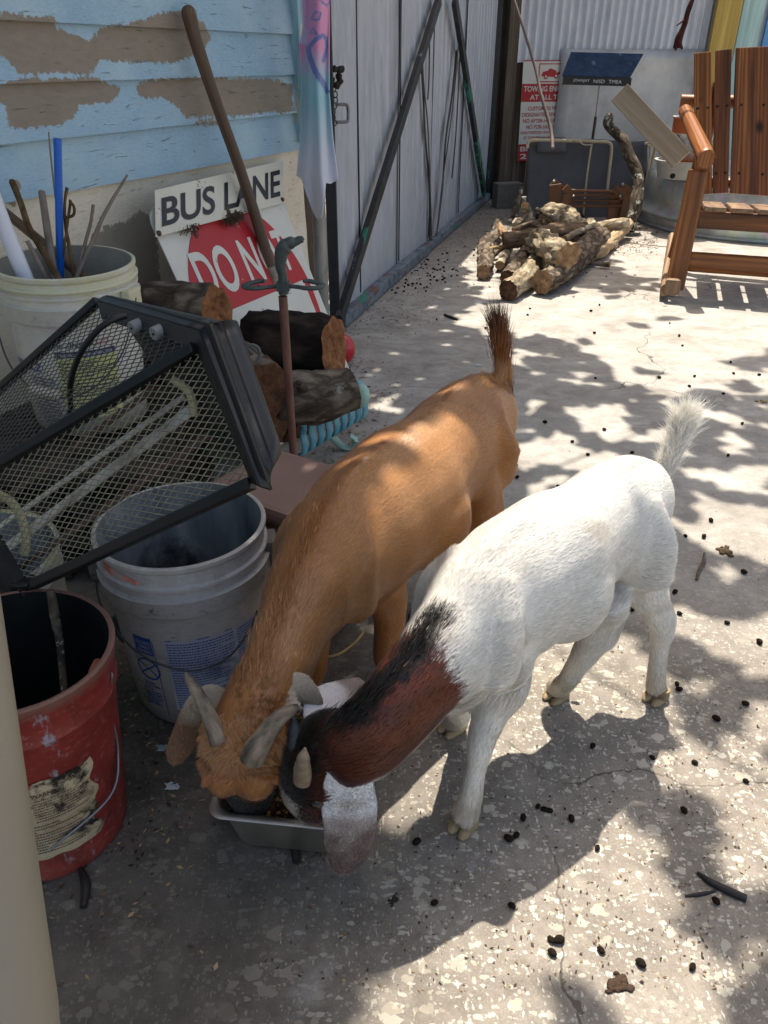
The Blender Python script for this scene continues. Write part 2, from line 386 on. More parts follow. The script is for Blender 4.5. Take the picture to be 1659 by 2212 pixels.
# ================================================================ HOUSE
WD = V(math.sin(math.radians(25)), math.cos(math.radians(25)), 0); WN = V(WD.y, -WD.x, 0)      # along wall, out of wall
WC = V(-.325, 3.2, 0)                                                                    # foot of the house corner
def W(t, z, o=0.0): return WC + WD*t + WN*o + V(0, 0, z)
def sidingmat(name, blue, panel=False):
    k = NT(name); P = k.coord('lc'); A = k.n('ShaderNodeAttribute', attribute_name='patch').outputs['Fac']
    brush = k.noise(k.coord('lc', (2.2, 1.5, 1.5)), 24, 9, .8); fine = k.noise(k.coord('lc', (1, 6, 6)), 70, 6, .7)
    bl = k.noise(P, 3.2, 5, .6)
    c = k.ramp(bl, blue)
    c = k.mix(k.math('MULTIPLY', k.step(fine, .42, .62), .45), c, tuple(min(1, x*1.4) for x in lin(blue[1][1])))
    t = k.math('ADD', A, k.math('MULTIPLY', k.math('SUBTRACT', brush, .5), 2.4))
    tau = k.mix(k.noise(k.coord('lc', (1, 3, 1)), 22, 8, .75), '#72685c', '#998d7f') if not panel else k.mix(k.noise(P, 9, 5), '#877f70', '#a0978a')
    c = k.mix(k.step(t, .46, .54), c, tau)
    # peeling to grey wood and hairline cracks along the grain
    pv = k.coord('lc', (1, 2.3, 2.3), (2, 2, 2)); pe = k.step(k.noise(pv, 19, 8, .7), .69 if not panel else .66, .705 if not panel else .69)
    c = k.mix(k.math('MULTIPLY', pe, .8), c, '#b9a996' if not panel else '#6a6156')
    ck = k.noise(k.coord('lc', (1, 11, 11)), 11 if not panel else 16, 7, .7, .5); ckm = k.step(ck, .62, .66)
    c = k.mix(k.math('MULTIPLY', ckm, .5), c, '#5b5a58' if not panel else '#6d5f52')
    k.base(c, .62, spec=.35); k.bump(k.math('SUBTRACT', k.math('MULTIPLY', brush, .4), k.math('ADD', k.math('MULTIPLY', ckm, .8), k.math('MULTIPLY', pe, .5))), .7, .003)
    return k.m
PATCH = [cw(p) for p in (
    [(-50, 55), (250, 80), (290, 150), (420, 190), (480, 130), (620, 110), (760, 60), (870, 45), (980, 125), (1000, 200), (930, 260), (800, 300), (640, 295), (480, 285), (420, 350), (90, 345), (0, 260), (-50, 250)],
    [(-50, 430), (60, 375), (450, 365), (570, 420), (530, 480), (380, 500), (340, 560), (250, 600), (50, 612), (20, 490), (-50, 480)],
    [(640, 410), (700, 372), (1000, 365), (1330, 380), (1385, 395), (1385, 528), (1100, 550), (880, 558), (830, 500), (760, 462), (660, 462)],
    [(905, 572), (1060, 570), (1040, 590), (930, 592)], [(60, 850), (100, 855), (110, 890), (60, 895)])]
PATCH2 = [cw(p) for p in ([(430, 1120), (480, 1070), (600, 1040), (660, 990), (720, 1030), (760, 1400), (600, 1420), (430, 1250)], [(20, 930), (60, 920), (70, 980), (20, 960)])]
def patchval(p, polys):
    u, v = PJ(p); d = max(sdpoly(u, v, q) for q in polys); return max(-1, min(1, .5+d/22))
def house():
    T = thing('house', 'weathered house wall of pale blue lap boards with taupe patches and a cream panel below', 'house', tuple(W(-1.5, 0)))
    mb = sidingmat('blue_paint', [(.3, '#82a3ba'), (.5, '#93afc3'), (.7, '#a9c0c6')])
    mp = sidingmat('cream_paint', [(.3, '#c3b7a4'), (.5, '#d6cbb9'), (.7, '#ded6c8')], True)
    zs = [.772, .895, 1.017, 1.14, 1.262]; z = 1.384
    while z < 2.6: zs.append(z); z += .122
    zs.append(z)
    for i in range(len(zs)-1):
        z0, z1 = zs[i], zs[i+1]; m = M(); L = 5.2; nx = 420 if i < 5 else 60; ny = 10 if i < 5 else 2; s = R.uniform(0, 50)
        def lip(t, q, i=i, s=s): return W(-t*L-.035, z0-.004+(z1-z0+.002)*q+.0022*mn.noise(V(t*22+s, i, 0))*(1-q), .026-.018*q+.0015*mn.noise(V(t*40+s, q*2, i)))
        m.grid(lambda a, b: lip(a, b), nx, ny, lcf=lambda a, b: (a*L+s, b*.122+i*7.3, 0))
        nv = len(m.v)
        m.grid(lambda a, b: W(-a*L-.035, lip(a, 0).z, .026-.02*b), nx, 1, lcf=lambda a, b: (a*L+s, i*7.3, b*.02))
        pv = [patchval(p, PATCH) if i < 5 and PJ(p)[1] > -400 else (-.5+.9*mn.noise(V(p[1]*2, p[2]*7, 3))) for p in m.v[:nv]]+[-.5]*(len(m.v)-nv)
        m.build('siding_board', mb, T, attrs={'patch': pv})
    m = M(); L = 5.0
    m.grid(lambda a, b: W(-a*L+.03-.03*b+.006*mn.noise(V(b*9, 0, 0)), .05+(.77-.05)*b, .004+.003*mn.noise(V(a*20, b*5, 0))), 300, 44, lcf=lambda a, b: (a*L, b*.75, 0))
    m.build('lower_panel', mp, T, attrs={'patch': [patchval(p, PATCH2) for p in m.v]}, thick=.008)
    tr = mat('blue_trim', [(.35, '#7fa6b4'), (.6, '#9cc3cc')], (1, 1, .2), 30, rough=.6, dirt=('#cfc5ad', 8, .52, .56, (1, 1, .3)), dirt2=('#5a564c', 12, .64, .68, (1, 1, .4)))
    tc = mat('cream_trim', [(.35, '#cfc4a6'), (.6, '#ded4b8')], (1, 1, .2), 30, rough=.6, dirt=('#7d6f58', 12, .62, .66, (1, 1, .3)))
    M().box(W(-.0, (.79+2.62)/2, .022), WD*.075, WN*.05, V(0, 0, 2.62-.79)).build('corner_trim', tr, T, bevel=.002)
    M().box(W(.055, (.765+2.62)/2, .018), WD*.03, WN*.075, V(0, 0, 2.62-.765)).build('corner_trim', tc, T, bevel=.002)
    mw = woodmat('old_framing', '#3b2f26', '#5b4a3c', '#7b6856', .85)
    M().box(W(-2.5, 1.3, -.1), WD*5.04, WN*.16, V(0, 0, 2.6)).build('inner_wall', plain('dark_wall', '#2d2a27', .9), T)
    M().box(W(.05, .38, -.03), WD*.05, WN*.06, V(0, 0, .76)).build('corner_stud', mw, T)
    # roof eave over the wall (above the picture)
    M().box(W(-2.4, 2.67, .1), WD*5.6, WN*.62, V(0, 0, .03)).build('eave_soffit', plain('soffit_white', '#b9b6ac', .8), T)
    M().box(W(-2.4, 2.70, .40), WD*5.6, WN*.025, V(0, 0, .14)).build('fascia', tr, T)
    a = W(-5.2, 2.76, .45); b = W(.4, 2.76, .45); c = W(.4, 3.9, -2.2); d = W(-5.2, 3.9, -2.2)
    m = M(); m.add([a, b, c, d], [(0, 1, 2, 3)]); m.build('roof', plain('shingle', '#4b4640', .95, ns=60, var=.4), T, thick=.02)
house()

# ================================================================ GATE
GP = U(727, 712, .0); GE = U(1050, 432, .0); GD = (GE-GP).normalized(); GL = (GE-GP).length; GN = V(GD.y, -GD.x, 0)
def G(t, z, o=0.0): return GP + GD*t + GN*o + V(0, 0, z)
def GPX(u, v, o=0.0):
    return PP(u, v, GP+GN*o, GN)
def gate():
    T = thing('metal_gate', 'tall grey sheet metal gate with black braces standing ajar past the house corner', 'gate', tuple(GP))
    k = NT('gate_sheet'); v = k.coord('lc', (1, 1, .18)); f = k.noise(v, 26, 8, .7); g = k.noise(k.coord('lc', (1, 1, .4)), 3, 5)
    c = k.ramp(f, [(.3, '#8d929b'), (.5, '#a4a9b3'), (.72, '#bcc0c8')]); c = k.mix(k.step(g, .4, .7), c, '#b0b4bd')
    c = k.mix(k.math('MULTIPLY', k.step(k.noise(k.coord('lc', (1, 1, .12), (3, 0, 0)), 34, 7, .75), .64, .70), .6), c, '#d6d9da')
    k.base(c, .5, .12); k.bump(f, .15, .002)
    zt = 2.35; us = [733, 779, 866, 925, 985, 1046]
    ts = [0.02]
    for u in (779, 868, 935, 1000): 
        p = PP(u, 300, GP, GN); ts.append((p-GP).dot(GD))
    ts.append(GL)
    gap = plain('seam_shade', '#15171a', .8)  # shadow at the sheet overlaps, painted as thin dark strips
    for i in range(len(ts)-1):
        t0, t1 = ts[i]-.01, ts[i+1]+.01; m = M(); n = max(24, int((t1-t0)/.008))
        def fn(a, b, t0=t0, t1=t1, i=i):
            t = t0+(t1-t0)*a; q = ((t-t0)/.11) % 1
            rib = .008*max(0, 1-abs(q-.5)/.09)
            wav = .010*mn.noise(V(t*1.3, b*2.2, i*3.1))
            return G(t, .05+(zt-.05)*b, -.012-.008*(i % 2)+rib+wav)
        if i: M().box(G(t0-.006, .05+(zt-.05)/2, -.006), GD*.012, GN*.004, V(0, 0, zt-.1)).build('seam_shade_strip', gap, T)
        m.grid(fn, n, 26, lcf=lambda a, b, t0=t0, t1=t1: (t0+(t1-t0)*a, i*3, b*2.3)); m.build('sheet_panel', k.m, T, smooth=True, angle=25)
    fr = mat('gate_frame_paint', [(.35, '#14161b'), (.65, '#262a31')], ns=20, rough=.5, dirt=('#1f7a63', 6, .64, .66, (1, 1, .3)), dirt2=('#8d9197', 22, .66, .69, (1, 1, .3)), bump=.4)
    fr2 = mat('gate_rail_paint', [(.3, '#3c4752'), (.6, '#76808a')], ns=22, rough=.6, dirt=('#2d7f68', 7, .63, .66, (1, 1, .4)), dirt2=('#7a4a32', 12, .58, .64, (1, 1, .4)), bump=.6)
    frg = mat('gate_green_paint', [(.3, '#1b5a45'), (.5, '#23282a'), (.7, '#2f9a6c')], ns=18, rough=.5)
    M().beam(G(-.012, 0.0, .0), G(-.012, zt, .0), .045, .045, (0, 1, 0)).build('frame_post', fr, T, bevel=.003)
    M().beam(G(GL+.02, 0.02, .0), G(GL+.02, zt, .0), .06, .05, (0, 1, 0)).build('frame_post', fr, T, bevel=.003)
    M().beam(G(0.02, .035, .012), G(GL*.42, .035, .012), .055, .055).build('bottom_rail', fr2, T, bevel=.004)
    M().beam(G(GL*.42+.004, .035, .012), G(GL, .035, .012), .045, .05).build('bottom_rail', fr2, T, bevel=.004)
    M().beam(G(0.02, zt, .0), G(GL, zt, .0), .05, .05).build('top_rail', fr, T, bevel=.004)
    def brace(a, b, w, mt, nm='brace', o=.03, th=.03):
        pa, pb = GPX(*a, o), GPX(*b, o)
        if pb.z > zt:  pb = pa+(pb-pa)*((zt-pa.z)/(pb.z-pa.z))
        M().beam(pa, pb, w, th, GN).build(nm, mt, T, bevel=.003)
    brace((733, 690), (948, 0), .052, fr); brace((1046, 418), (982, 0), .06, fr)
    brace((1046, 418), (1028, 305), .066, frg, 'brace_foot', .035)
    rs = plain('wavy_reflection', '#23262b', .5)  # wavy reflections in the sheet, painted as dark strips beside the brown rods
    def strip(px, w, o=.012, mt=rs, nm='rod_and_reflection'):
        M().sweep([GPX(a, b, o) for a, b in px], [(w, .004)]*len(px), 8, up=GN, sub=6).build(nm, mt, T, smooth=True)
    rr = plain('brown_rod', '#4b4240', .6)
    strip([(912, 120), (916, 190), (924, 270), (929, 400), (933, 522)], .007, .02, rr)
    strip([(909, 120), (914, 200), (919, 300), (927, 400), (929, 530)], .016, .009)
    strip([(991, 80), (985, 160), (973, 270), (955, 400), (942, 520)], .009, .02, rr)
    strip([(986, 110), (976, 210), (963, 300), (956, 400), (943, 510)], .02, .009)
    strip([(994, 110), (990, 200), (984, 300), (976, 385)], .012, .009)
    strip([(866, 0), (864, 120), (862, 200)], .010, .009); strip([(928, 60), (927, 160), (924, 215)], .009, .009)
    hm = mat('handle_steel', [(.3, '#5d6166'), (.7, '#83878c')], ns=40, rough=.35, metal=.7)
    hp = [(727, 226), (745, 226), (751, 231), (752, 256), (748, 263), (727, 264)]
    M().sweep([GPX(a, b, .045) for a, b in hp], [.0065]*6, 10, sub=4).build('pull_handle', hm, T, smooth=True)
    # latch lump and chain on the near post
    m = M(); p = GPX(727, 163, .03)
    for i in range(7): m.ball(p+V(R.uniform(-.02, .02), R.uniform(-.02, .02), R.uniform(-.035, .035)), .013, 6, .4, i)
    for i in range(7):
        q = p+V(-.012+.006*math.sin(i), 0, -.045-.02*i)
        m.sweep([q+V(.008*math.cos(a), .003*(i % 2), .011*math.sin(a)) for a in np.linspace(0, 6.28, 10)], [.0022]*10, 6)
    m.build('latch_chain', plain('rust_dark', '#2b2522', .8, var=.5), T, smooth=True)
gate()
# white backing light strip: daylight seen between post and sheets is left to the sun

# pipe post beside the gate
m = M(); p = U(697, 722, 0); 
m.sweep([p, p+V(0, 0, 2.4)], [.033]*2, 20); m.build('pipe_post', mat('galv_pipe', [(.3, '#85837f'), (.7, '#a5a29b')], (1, 1, .3), 18, rough=.55, metal=.3, dirt=('#6d665c', 9, .6, .7)), smooth=True)
tag(bpy.data.objects['pipe_post'], 'grey metal pipe post between the house corner and the gate', 'post')

# ================================================================ BACK FENCE
BD = V(.966, .259, 0).normalized(); BN = V(BD.y, -BD.x, 0); BC = GE + V(.09, .06, 0)
def B(t, z, o=0.0): return BC + BD*t + BN*o + V(0, 0, z)
def BPX(u, v, o=0.0): return PP(u, v, BC+BN*o, BN)
def bt(u, v=200, o=0.0): return (BPX(u, v, o)-BC).dot(BD)
fw = woodmat('fence_wood', '#463a30', '#6d5f50', '#8d8070', .9, 24, .05)
fd = woodmat('fence_wood_dark', '#2e2723', '#4a3e35', '#62564a', .9, 24, .05)
T = thing('wood_fence', 'dark weathered wooden fence boards in the corner behind the gate', 'fence', tuple(B(.1, 0)))
zb = BPX(1150, 135).z
M().box(B(.03, 1.3, .03), BD*.09, BN*.09, V(0, 0, 2.6)).build('post', fw, T, bevel=.004)
M().box(B(-.45, 1.3, -.03), BD*.9, BN*.02, V(0, 0, 2.6)).build('board', fd, T, bevel=.002)
ta = bt(1072); 
for i, (u0, u1) in enumerate(((1095, 1125), (1126, 1142), (1143, 1176), (1177, 1215))):
    a, b = bt(u0, 300), bt(u1, 300); M().box(B((a+b)/2, .66, -.01-.004*i), BD*(b-a-.004), BN*.02, V(0, 0, 1.3)).build('board', (fw, fd)[i % 2], T, bevel=.002)
M().box(B(bt(1122, 60), 1.9, -.005), BD*.1, BN*.03, V(0, 0, 1.3)).build('board', fd, T, bevel=.002)
# corrugated sheets above
k = NT('corrugated_steel'); v = k.coord('lc', (1, 1, .3)); f = k.noise(v, 14, 7, .65)
k.base(k.ramp(f, [(.3, '#c2c4cd'), (.7, '#dcdde2')]), .45, .1); k.bump(f, .08, .002)
T = thing('corrugated_wall', 'tall silver corrugated metal sheet wall at the back of the yard', 'wall', tuple(B(2, 0)))
def corr(t0, t1, z0, z1, o, nm='corrugated_sheet'):
    m = M(); pt = .0716; n = int((t1-t0)/pt*12)
    m.grid(lambda a, b: B(t0+(t1-t0)*a, z0+(z1-z0)*b, o+.016*math.sin((t0+(t1-t0)*a)/pt*2*math.pi)), n, 6, lcf=lambda a, b: ((t1-t0)*a, 0, b*2)); m.build(nm, k.m, T, smooth=True)
tx = bt(1097, 100)
corr(tx, tx+2.2, zb, 2.9, .03); corr(tx+2.19, tx+5.6, zb-.02, 2.9, .038)
M().box(B(tx+2.8, 2.2, -.03), BD*5.6, BN*.05, V(0, 0, .09)).build('rail', fd, T)
# flat sheet
k = NT('flat_steel'); v = k.coord('lc', (1, 1, 1)); f = k.noise(v, 2.2, 6, .6); g = k.noise(v, 40, 6, .7)
c = k.ramp(f, [(.3, '#8f8e90'), (.5, '#b4b2b1'), (.68, '#cdc8c3')]); c = k.mix(k.math('MULTIPLY', k.step(k.noise(v, 5, 6, .7), .55, .75), .4), c, '#a58f82')
k.base(c, k.math('ADD', .3, k.math('MULTIPLY', f, .3)), .2); k.bump(f, .12, .03)
a, b = bt(1215, 108, .07), bt(1560, 108, .07); zt = BPX(1300, 106, .07).z
m = M(); m.grid(lambda s, q: B(a+(b+1.9-a)*s, .02+(zt-.02)*q, .062+.012*mn.noise(V(s*3, q*2, 0))), 30, 14); o = m.build('flat_sheet', k.m, None, smooth=True, thick=.002)
tag(o, 'dull grey flat metal sheet leaning behind the music stand', 'metal sheet')
# posts at the right
for u0, u1, c, lb, ln in ((1539, 1592, ('#a8893f', '#c6a650', '#d8bd6c'), 'upright yellow wooden board at the back fence', .12), (1594, 1642, ('#8fb2ae', '#b4d0cb', '#c9ddd8'), 'upright pale aqua painted board at the back fence', .10)):
    a, b = bt(u0, 60, ln), bt(u1, 60, ln); mt = woodmat('board_'+str(u0), *c, .7, 18, .05, False, .15)
    o = M().box(B((a+b)/2, 1.3, ln), BD*(b-a), BN*.03, V(0, 0, 2.6)).build('upright_board', mt, None, bevel=.003); tag(o, lb, 'board')
o = M().box(B(bt(1662, 60, .06)+.05, 1.3, .07), BD*.2, BN*.02, V(0, 0, 2.6)).build('upright_board', plain('blue_board', '#5f93c4', .7), None); tag(o, 'upright bright blue board at the right edge of the back fence', 'board')

# ---- towing sign
def dist_mat(name, c, dirtc='#b9b2a4', lo=.63, sc=14, rough=.45):
    return mat(name, [(.3, tuple(x*.92 for x in lin(c))), (.7, lin(c))], ns=7, rough=rough, dirt=(dirtc, sc, lo, lo+.03), dirt2=('#5f5648', 30, .69, .72), bump=.12, bd=.001, spec=.4)
RED = dist_mat('sign_red', '#b3222a', '#cfc4b8', .67, 18); WHT = dist_mat('sign_white', '#d9d6cd', '#8f8778', .66, 12); BLK = dist_mat('sign_black', '#23232a', '#a9a498', .66, 20)
def flatsign(O, X, Y, N, eps=.0012):
    return lambda lv: (lambda x, y: O+X*x+Y*y+N*(eps*lv))
def towing():
    T = thing('towing_sign', 'red and white towing enforced warning sign behind the music stand', 'sign', tuple(BPX(1170, 345, .03)))
    o = .05; p0 = BC+BN*o
    TL, TR, BL = PP(1131, 130, p0, BN), PP(1262, 130, p0, BN), PP(1118, 348, p0, BN)
    X = BD.copy(); Wd = (TR-TL).length; H = TL.z-BL.z; Y = V(0, 0, 1); N = BN; O = V(TL.x, TL.y, BL.z)-BD*.0
    sl = (BL-TL).dot(BD)/H
    Yd = V(0, 0, 1)-BD*sl*1.0; O = TL-Yd*H
    M().box(O+X*Wd/2+Yd*H/2-N*.002, X*Wd, Yd*H, N*.003).build('plate', WHT, T)
    S = flatsign(O, X, Yd, N); r = M(); wt = M()
    onto(r, rect2d(0, H*.60, Wd, H*.775), S(1)); onto(r, rect2d(0, 0, Wd, H*.175), S(1))
    fx = lambda x: (x-1131)/131*Wd*1.0
    # tow truck frame
    for a, b, c, d in ((.26, .79, 1.3, .80), (.26, .96, 1.3, .97), (.26, .80, .275, .96)): onto(r, rect2d(a*Wd, b*H, c*Wd if c < 1 else Wd, d*H), S(1))
    onto(r, rect2d(0, .99*H, Wd, H), S(1))
    def disc(cx, cy, rad, mm, lv):
        vs = [(cx+rad*math.cos(a), cy+rad*math.sin(a)) for a in np.linspace(0, 2*math.pi, 18, endpoint=False)]; onto(mm, (vs, [tuple(range(18))]), S(lv))
    def poly(pts, mm, lv): onto(mm, ([(x*Wd, y*H) for x, y in pts], [tuple(range(len(pts)))]), S(lv))
    poly([(.30, .85), (.33, .89), (.40, .90), (.45, .925), (.55, .90), (.56, .86), (.5, .84)], r, 1)
    poly([(.50, .865), (.74, .93), (.76, .915), (.55, .85)], r, 1); poly([(.66, .86), (.78, .91), (.84, .93), (.95, .92), (.99, .88), (.98, .84), (.68, .83)], r, 1)
    for cx, cy in ((.38, .845), (.55, .85), (.80, .835), (.93, .84)): disc(cx*Wd, cy*H, .035*Wd, r, 2); disc(cx*Wd, cy*H, .016*Wd, wt, 3)
    L = [('TOWING ENFORCED', .03, .70, .93, .755, 1), ('AT ALL TIMES', .14, .62, .82, .67, 1)]
    for t, x0, y0, x1, y1, q in L:
        tx = fit_text(t, x0*Wd, y0*H, x1*Wd, y1*H, .02); clip(tx, Wd); onto(wt, tx, S(3))
    y = .555
    for t, x0, x1, h in (('CUSTOMERS PARKING IN', .12, .90, .04), ('DESIGNATED SPACES ONLY', .03, .93, .04), ('NO AFTER-HOURS PARKING', .05, .96, .04), ('NO FOR-SALE VEHICLES', .11, .86, .04), ('UNAUTHORIZED VEHICLES WILL BE TOWED', .02, .96, .03), ('AT OWNERS OR OPERATORS EXPENSE', .07, .96, .03)):
        tx = fit_text(t, x0*Wd, (y-h)*H, x1*Wd, y*H, .012); clip(tx, Wd); onto(r, tx, S(1)); y -= h+.022
    for t, y0, y1, x1 in (('BEWARE', .10, .15, .75), ('210', .02, .075, .40)): onto(wt, fit_text(t, .03*Wd, y0*H, x1*Wd, y1*H, .02), S(3))
    r.build('lettering', RED, T); wt.build('lettering', WHT, T)
def clip(tx, Wd):
    vs, fs = tx; keep = [f for f in fs if all(vs[i][0] < Wd for i in f)]; fs[:] = keep
towing()

# ---- block in the corner
o = M().box(UD(1095, 425, 6.75)+V(0, 0, .02), BD*.22, BN*.12, V(0, 0, .19)).build('concrete_block', plain('block_grey', '#6f6c66', .95, ns=40, var=.25, bump=.6), None, bevel=.006)
o.location.z = .0; tag(o, 'grey concrete block on the ground in the fence corner', 'block')

# ---- music stand
def music():
    T = thing('music_stand', 'dark blue music stand with a tilted desk in front of the grey sheet', 'music stand', tuple(U(1285, 452, 0)))
    a, b, c, d = (1233, 113), (1390, 117), (1361, 168), (1214, 164)
    Y0 = 6.45; pa, pb = UD(*a, Y0+.12), UD(*b, Y0+.12); pc, pd = UD(*c, Y0-.08), UD(*d, Y0-.08)
    mt = mat('stand_blue', [(.3, '#2a374c'), (.7, '#384862')], ns=20, rough=.9, dirt=('#8d93a0', 40, .70, .72), spec=.05)
    m = M(); n = (pb-pa).cross(pd-pa).normalized()*.003
    m.add([pa+n, pb+n, pc+n, pd+n, pa-n, pb-n, pc-n, pd-n], [(0, 1, 2, 3), (7, 6, 5, 4), (0, 4, 5, 1), (1, 5, 6, 2), (2, 6, 7, 3), (3, 7, 4, 0)]); m.build('desk', mt, T)
    bk = plain('stand_black', '#101114', .45)
    X = (pc-pd); dn = V(0, 0, -.052); fo = V(0, -.045, .0)
    m = M(); m.box((pc+pd)/2+dn/2+fo+V(.0, 0, 0), X*1.0, V(0, .004, 0), dn); m.box((pc+pd)/2+fo/2+dn, X, V(0, .045, 0), V(0, 0, .004)); m.build('lip', bk, T)
    O = pd+dn+fo+V(0, -.003, 0); Xn = X.normalized(); w = X.length
    tm = M()
    for t, x0, x1 in (('JOHNJAY', .15, .39), ('NISD', .45, .61), ('TMEA', .67, .86)): onto(tm, fit_text(t, x0*w, .014, x1*w, .036, .0), lambda x, y: O+Xn*x+V(0, 0, y))
    tm.build('lettering', plain('chalk', '#c9ccd0', .9), T)
    top = UD(1297, 180, Y0); mid = UD(1287, 252, Y0+.0); bot = UD(1280, 300, Y0); g = top+(bot-top)*((top.z)/(top.z-bot.z))
    M().sweep([top+V(0, .02, .05), mid], [.006]*2, 12).build('inner_tube', plain('tube_steel', '#9a8f85', .3, .8), T, smooth=True)
    M().sweep([mid+V(0, 0, .0), g+V(0, 0, .05)], [.011]*2, 12).build('outer_tube', plain('tube_dark', '#40332e', .5), T, smooth=True)
    m = M()
    for a in (0.3, 2.4, 4.5): m.sweep([g+V(0, 0, .09), g+V(.12*math.cos(a), .12*math.sin(a), .05), g+V(.24*math.cos(a), .24*math.sin(a), .012)], [.009]*3, 8, sub=4)
    m.build('base', bk, T, smooth=True)
music()
# ---- folded cot
def cot():
    T = thing('folding_cot', 'folded grey fabric cot with beige metal tube frame leaning at the back of the yard', 'cot', tuple(UD(1265, 480, 6.3)-V(0, 0, .03)))
    T.location.z = 0
    fb = mat('cot_fabric', [(.3, '#515359'), (.7, '#63656b')], ns=5, rough=.85, bump=.2, dirt=('#6b6c70', 9, .66, .72))
    tb = mat('beige_tube', [(.3, '#b6a888'), (.7, '#cdbf9f')], ns=20, rough=.4, dirt=('#6c5a45', 20, .66, .7))
    y = 6.28; tilt = .10
    def Q(u, v, o=0.0): return UD(u, v, y+(480-v)/180*tilt-o)
    m = M(); 
    m.grid(lambda a, b: Q(1136+4*b+(1398-1136-4*b)*a, 478-(478-303)*b+ (3*math.sin(a*9) if b > .9 else 0), .0+.012*mn.noise(V(a*3, b*3, 1))-.02*math.sin(b*3.14)), 30, 16); m.build('fabric', fb, T, smooth=True, thick=.012)
    m = M(); m.grid(lambda a, b: Q(1160+(1222-1160)*a, 329-(329-297)*b, .03+.012*math.sin(b*3.14)), 6, 6); m.build('fabric_sleeve', fb, T, smooth=True, thick=.012)
    def tube(px, nm='frame_tube', r=.012, o=.04, mt=tb): M().sweep([Q(a, b, o) for a, b in px], [r]*len(px), 10, up=(0, 1, 0), sub=5).build(nm, mt, T, smooth=True)
    tube([(1139, 320), (1141, 309), (1152, 303), (1225, 304), (1300, 306), (1316, 309), (1321, 322), (1316, 370), (1312, 410)])
    tube([(1278, 311), (1268, 380), (1260, 465)], r=.008)
    tube([(1250, 304), (1262, 313), (1280, 312)], r=.005, o=.05)
    tube([(1392, 310), (1410, 310), (1416, 320), (1409, 350), (1394, 430), (1386, 480)], r=.012)
    tube([(1408, 312), (1422, 312), (1428, 322), (1424, 352), (1401, 470), (1392, 504)], r=.013, o=.1)
    tube([(1399, 316), (1405, 330), (1384, 470)], r=.010, o=.07)
    bk = plain('cot_black', '#17181b', .6)
    tube([(1394, 420), (1386, 470), (1378, 500)], 'rubber_sleeve', .02, .03, bk)
cot()

# ---- folded wooden rack
def rack():
    T = thing('wooden_rack', 'small folding brown wooden rack with dowels leaning on the grey cot', 'rack', tuple(V(*UD(1280, 470, 6.0)[:2], 0)))
    wd = woodmat('rack_wood', '#5c3a22', '#7c5233', '#9a6b45', .5, 20, .06, False, .2)
    y = 6.02
    def Q(u, v, o=0.0): return UD(u, v, y-o)
    k = .452
    def X(cx, cy): return (1003+cx*k, 379.6+cy*k)
    def bm_(a, b, w, nm='slat', o=0.0): M().beam(Q(*X(*a), o), Q(*X(*b), o), w, .018, (0, -1, 0)).build(nm, wd, T, bevel=.004)
    X = lambda cx, cy: (1003+cx*.2451, 379.6+cy*.2451)
    bm_((775, 50), (865, 130), .05, 'side_plank', .0); bm_((800, 75), (800, 270), .09, 'side_plank', .02); bm_((885, 100), (945, 170), .055, 'side_plank', .05)
    bm_((925, 160), (910, 350), .05, 'side_plank', .03); bm_((900, 160), (885, 340), .045, 'leg', .06)
    bm_((1320, 110), (1410, 190), .055, 'side_plank', .05); bm_((1380, 95), (1480, 145), .05, 'side_plank', .02); bm_((1345, 130), (1310, 390), .10, 'side_plank', .02); bm_((1440, 165), (1390, 380), .055, 'leg', .05)
    for a, b in (((935, 130), (1320, 140)), ((960, 170), (1355, 180)), ((955, 215), (1350, 222)), ((910, 265), (1385, 265))):
        M().sweep([Q(*X(*a), .05), Q(*X(*b), .05)], [.011]*2, 10, up=(0, 1, 0)).build('dowel', wd, T, smooth=True)
    m = M(); 
    for c in ((790, 50), (905, 268), (1372, 180), (1395, 75), (962, 180)): m.ball(Q(*X(*c), .075), .010, 5)
    m.build('hardware', plain('zinc', '#a9a9a4', .4, .6), T, smooth=True)
rack()

# ---- stock tank and things on it
galv = NT('galvanised'); v = galv.coord('lc'); f = galv.noise(v, 9, 6, .7); vo = galv.n('ShaderNodeTexVoronoi'); galv.l(v, vo.inputs[0]); galv.val(vo, Scale=22.0)
c_ = galv.ramp(f, [(.3, '#a5abae'), (.7, '#c9cecf')]); c_ = galv.mix(.25, c_, vo.outputs['Color'], 'SOFT_LIGHT'); galv.base(c_, .35, .5); galv.bump(f, .1, .004); galv = galv.m
tc_ = UD(1400, 500, 5.85); TX = tc_.x+.82; TY = 6.05
T = thing('stock_tank', 'round galvanised metal stock tank lying upside down behind the rocking chair', 'tank', (TX, TY, 0))
r = .80
M().lathe((TX, TY, 0), [(r+.01, 0), (r+.018, .012), (r+.01, .025), (r, .03), (r+.005, .07), (r+.035, .085), (r+.045, .10), (r+.035, .115), (r+.005, .13), (r-.005, .17), (r, .20), (r-.01, .32), (r-.03, .345), (r-.06, .352)], 72).build('side_wall', galv, T, smooth=True, angle=50)
M().lathe((TX, TY, 0), [(r-.06, .352), (r-.07, .342), (.3, .347), (.0, .35)], 72).build('bottom_panel', galv, T, smooth=True)
def place_on(u, v, z): return U(u, v, z)
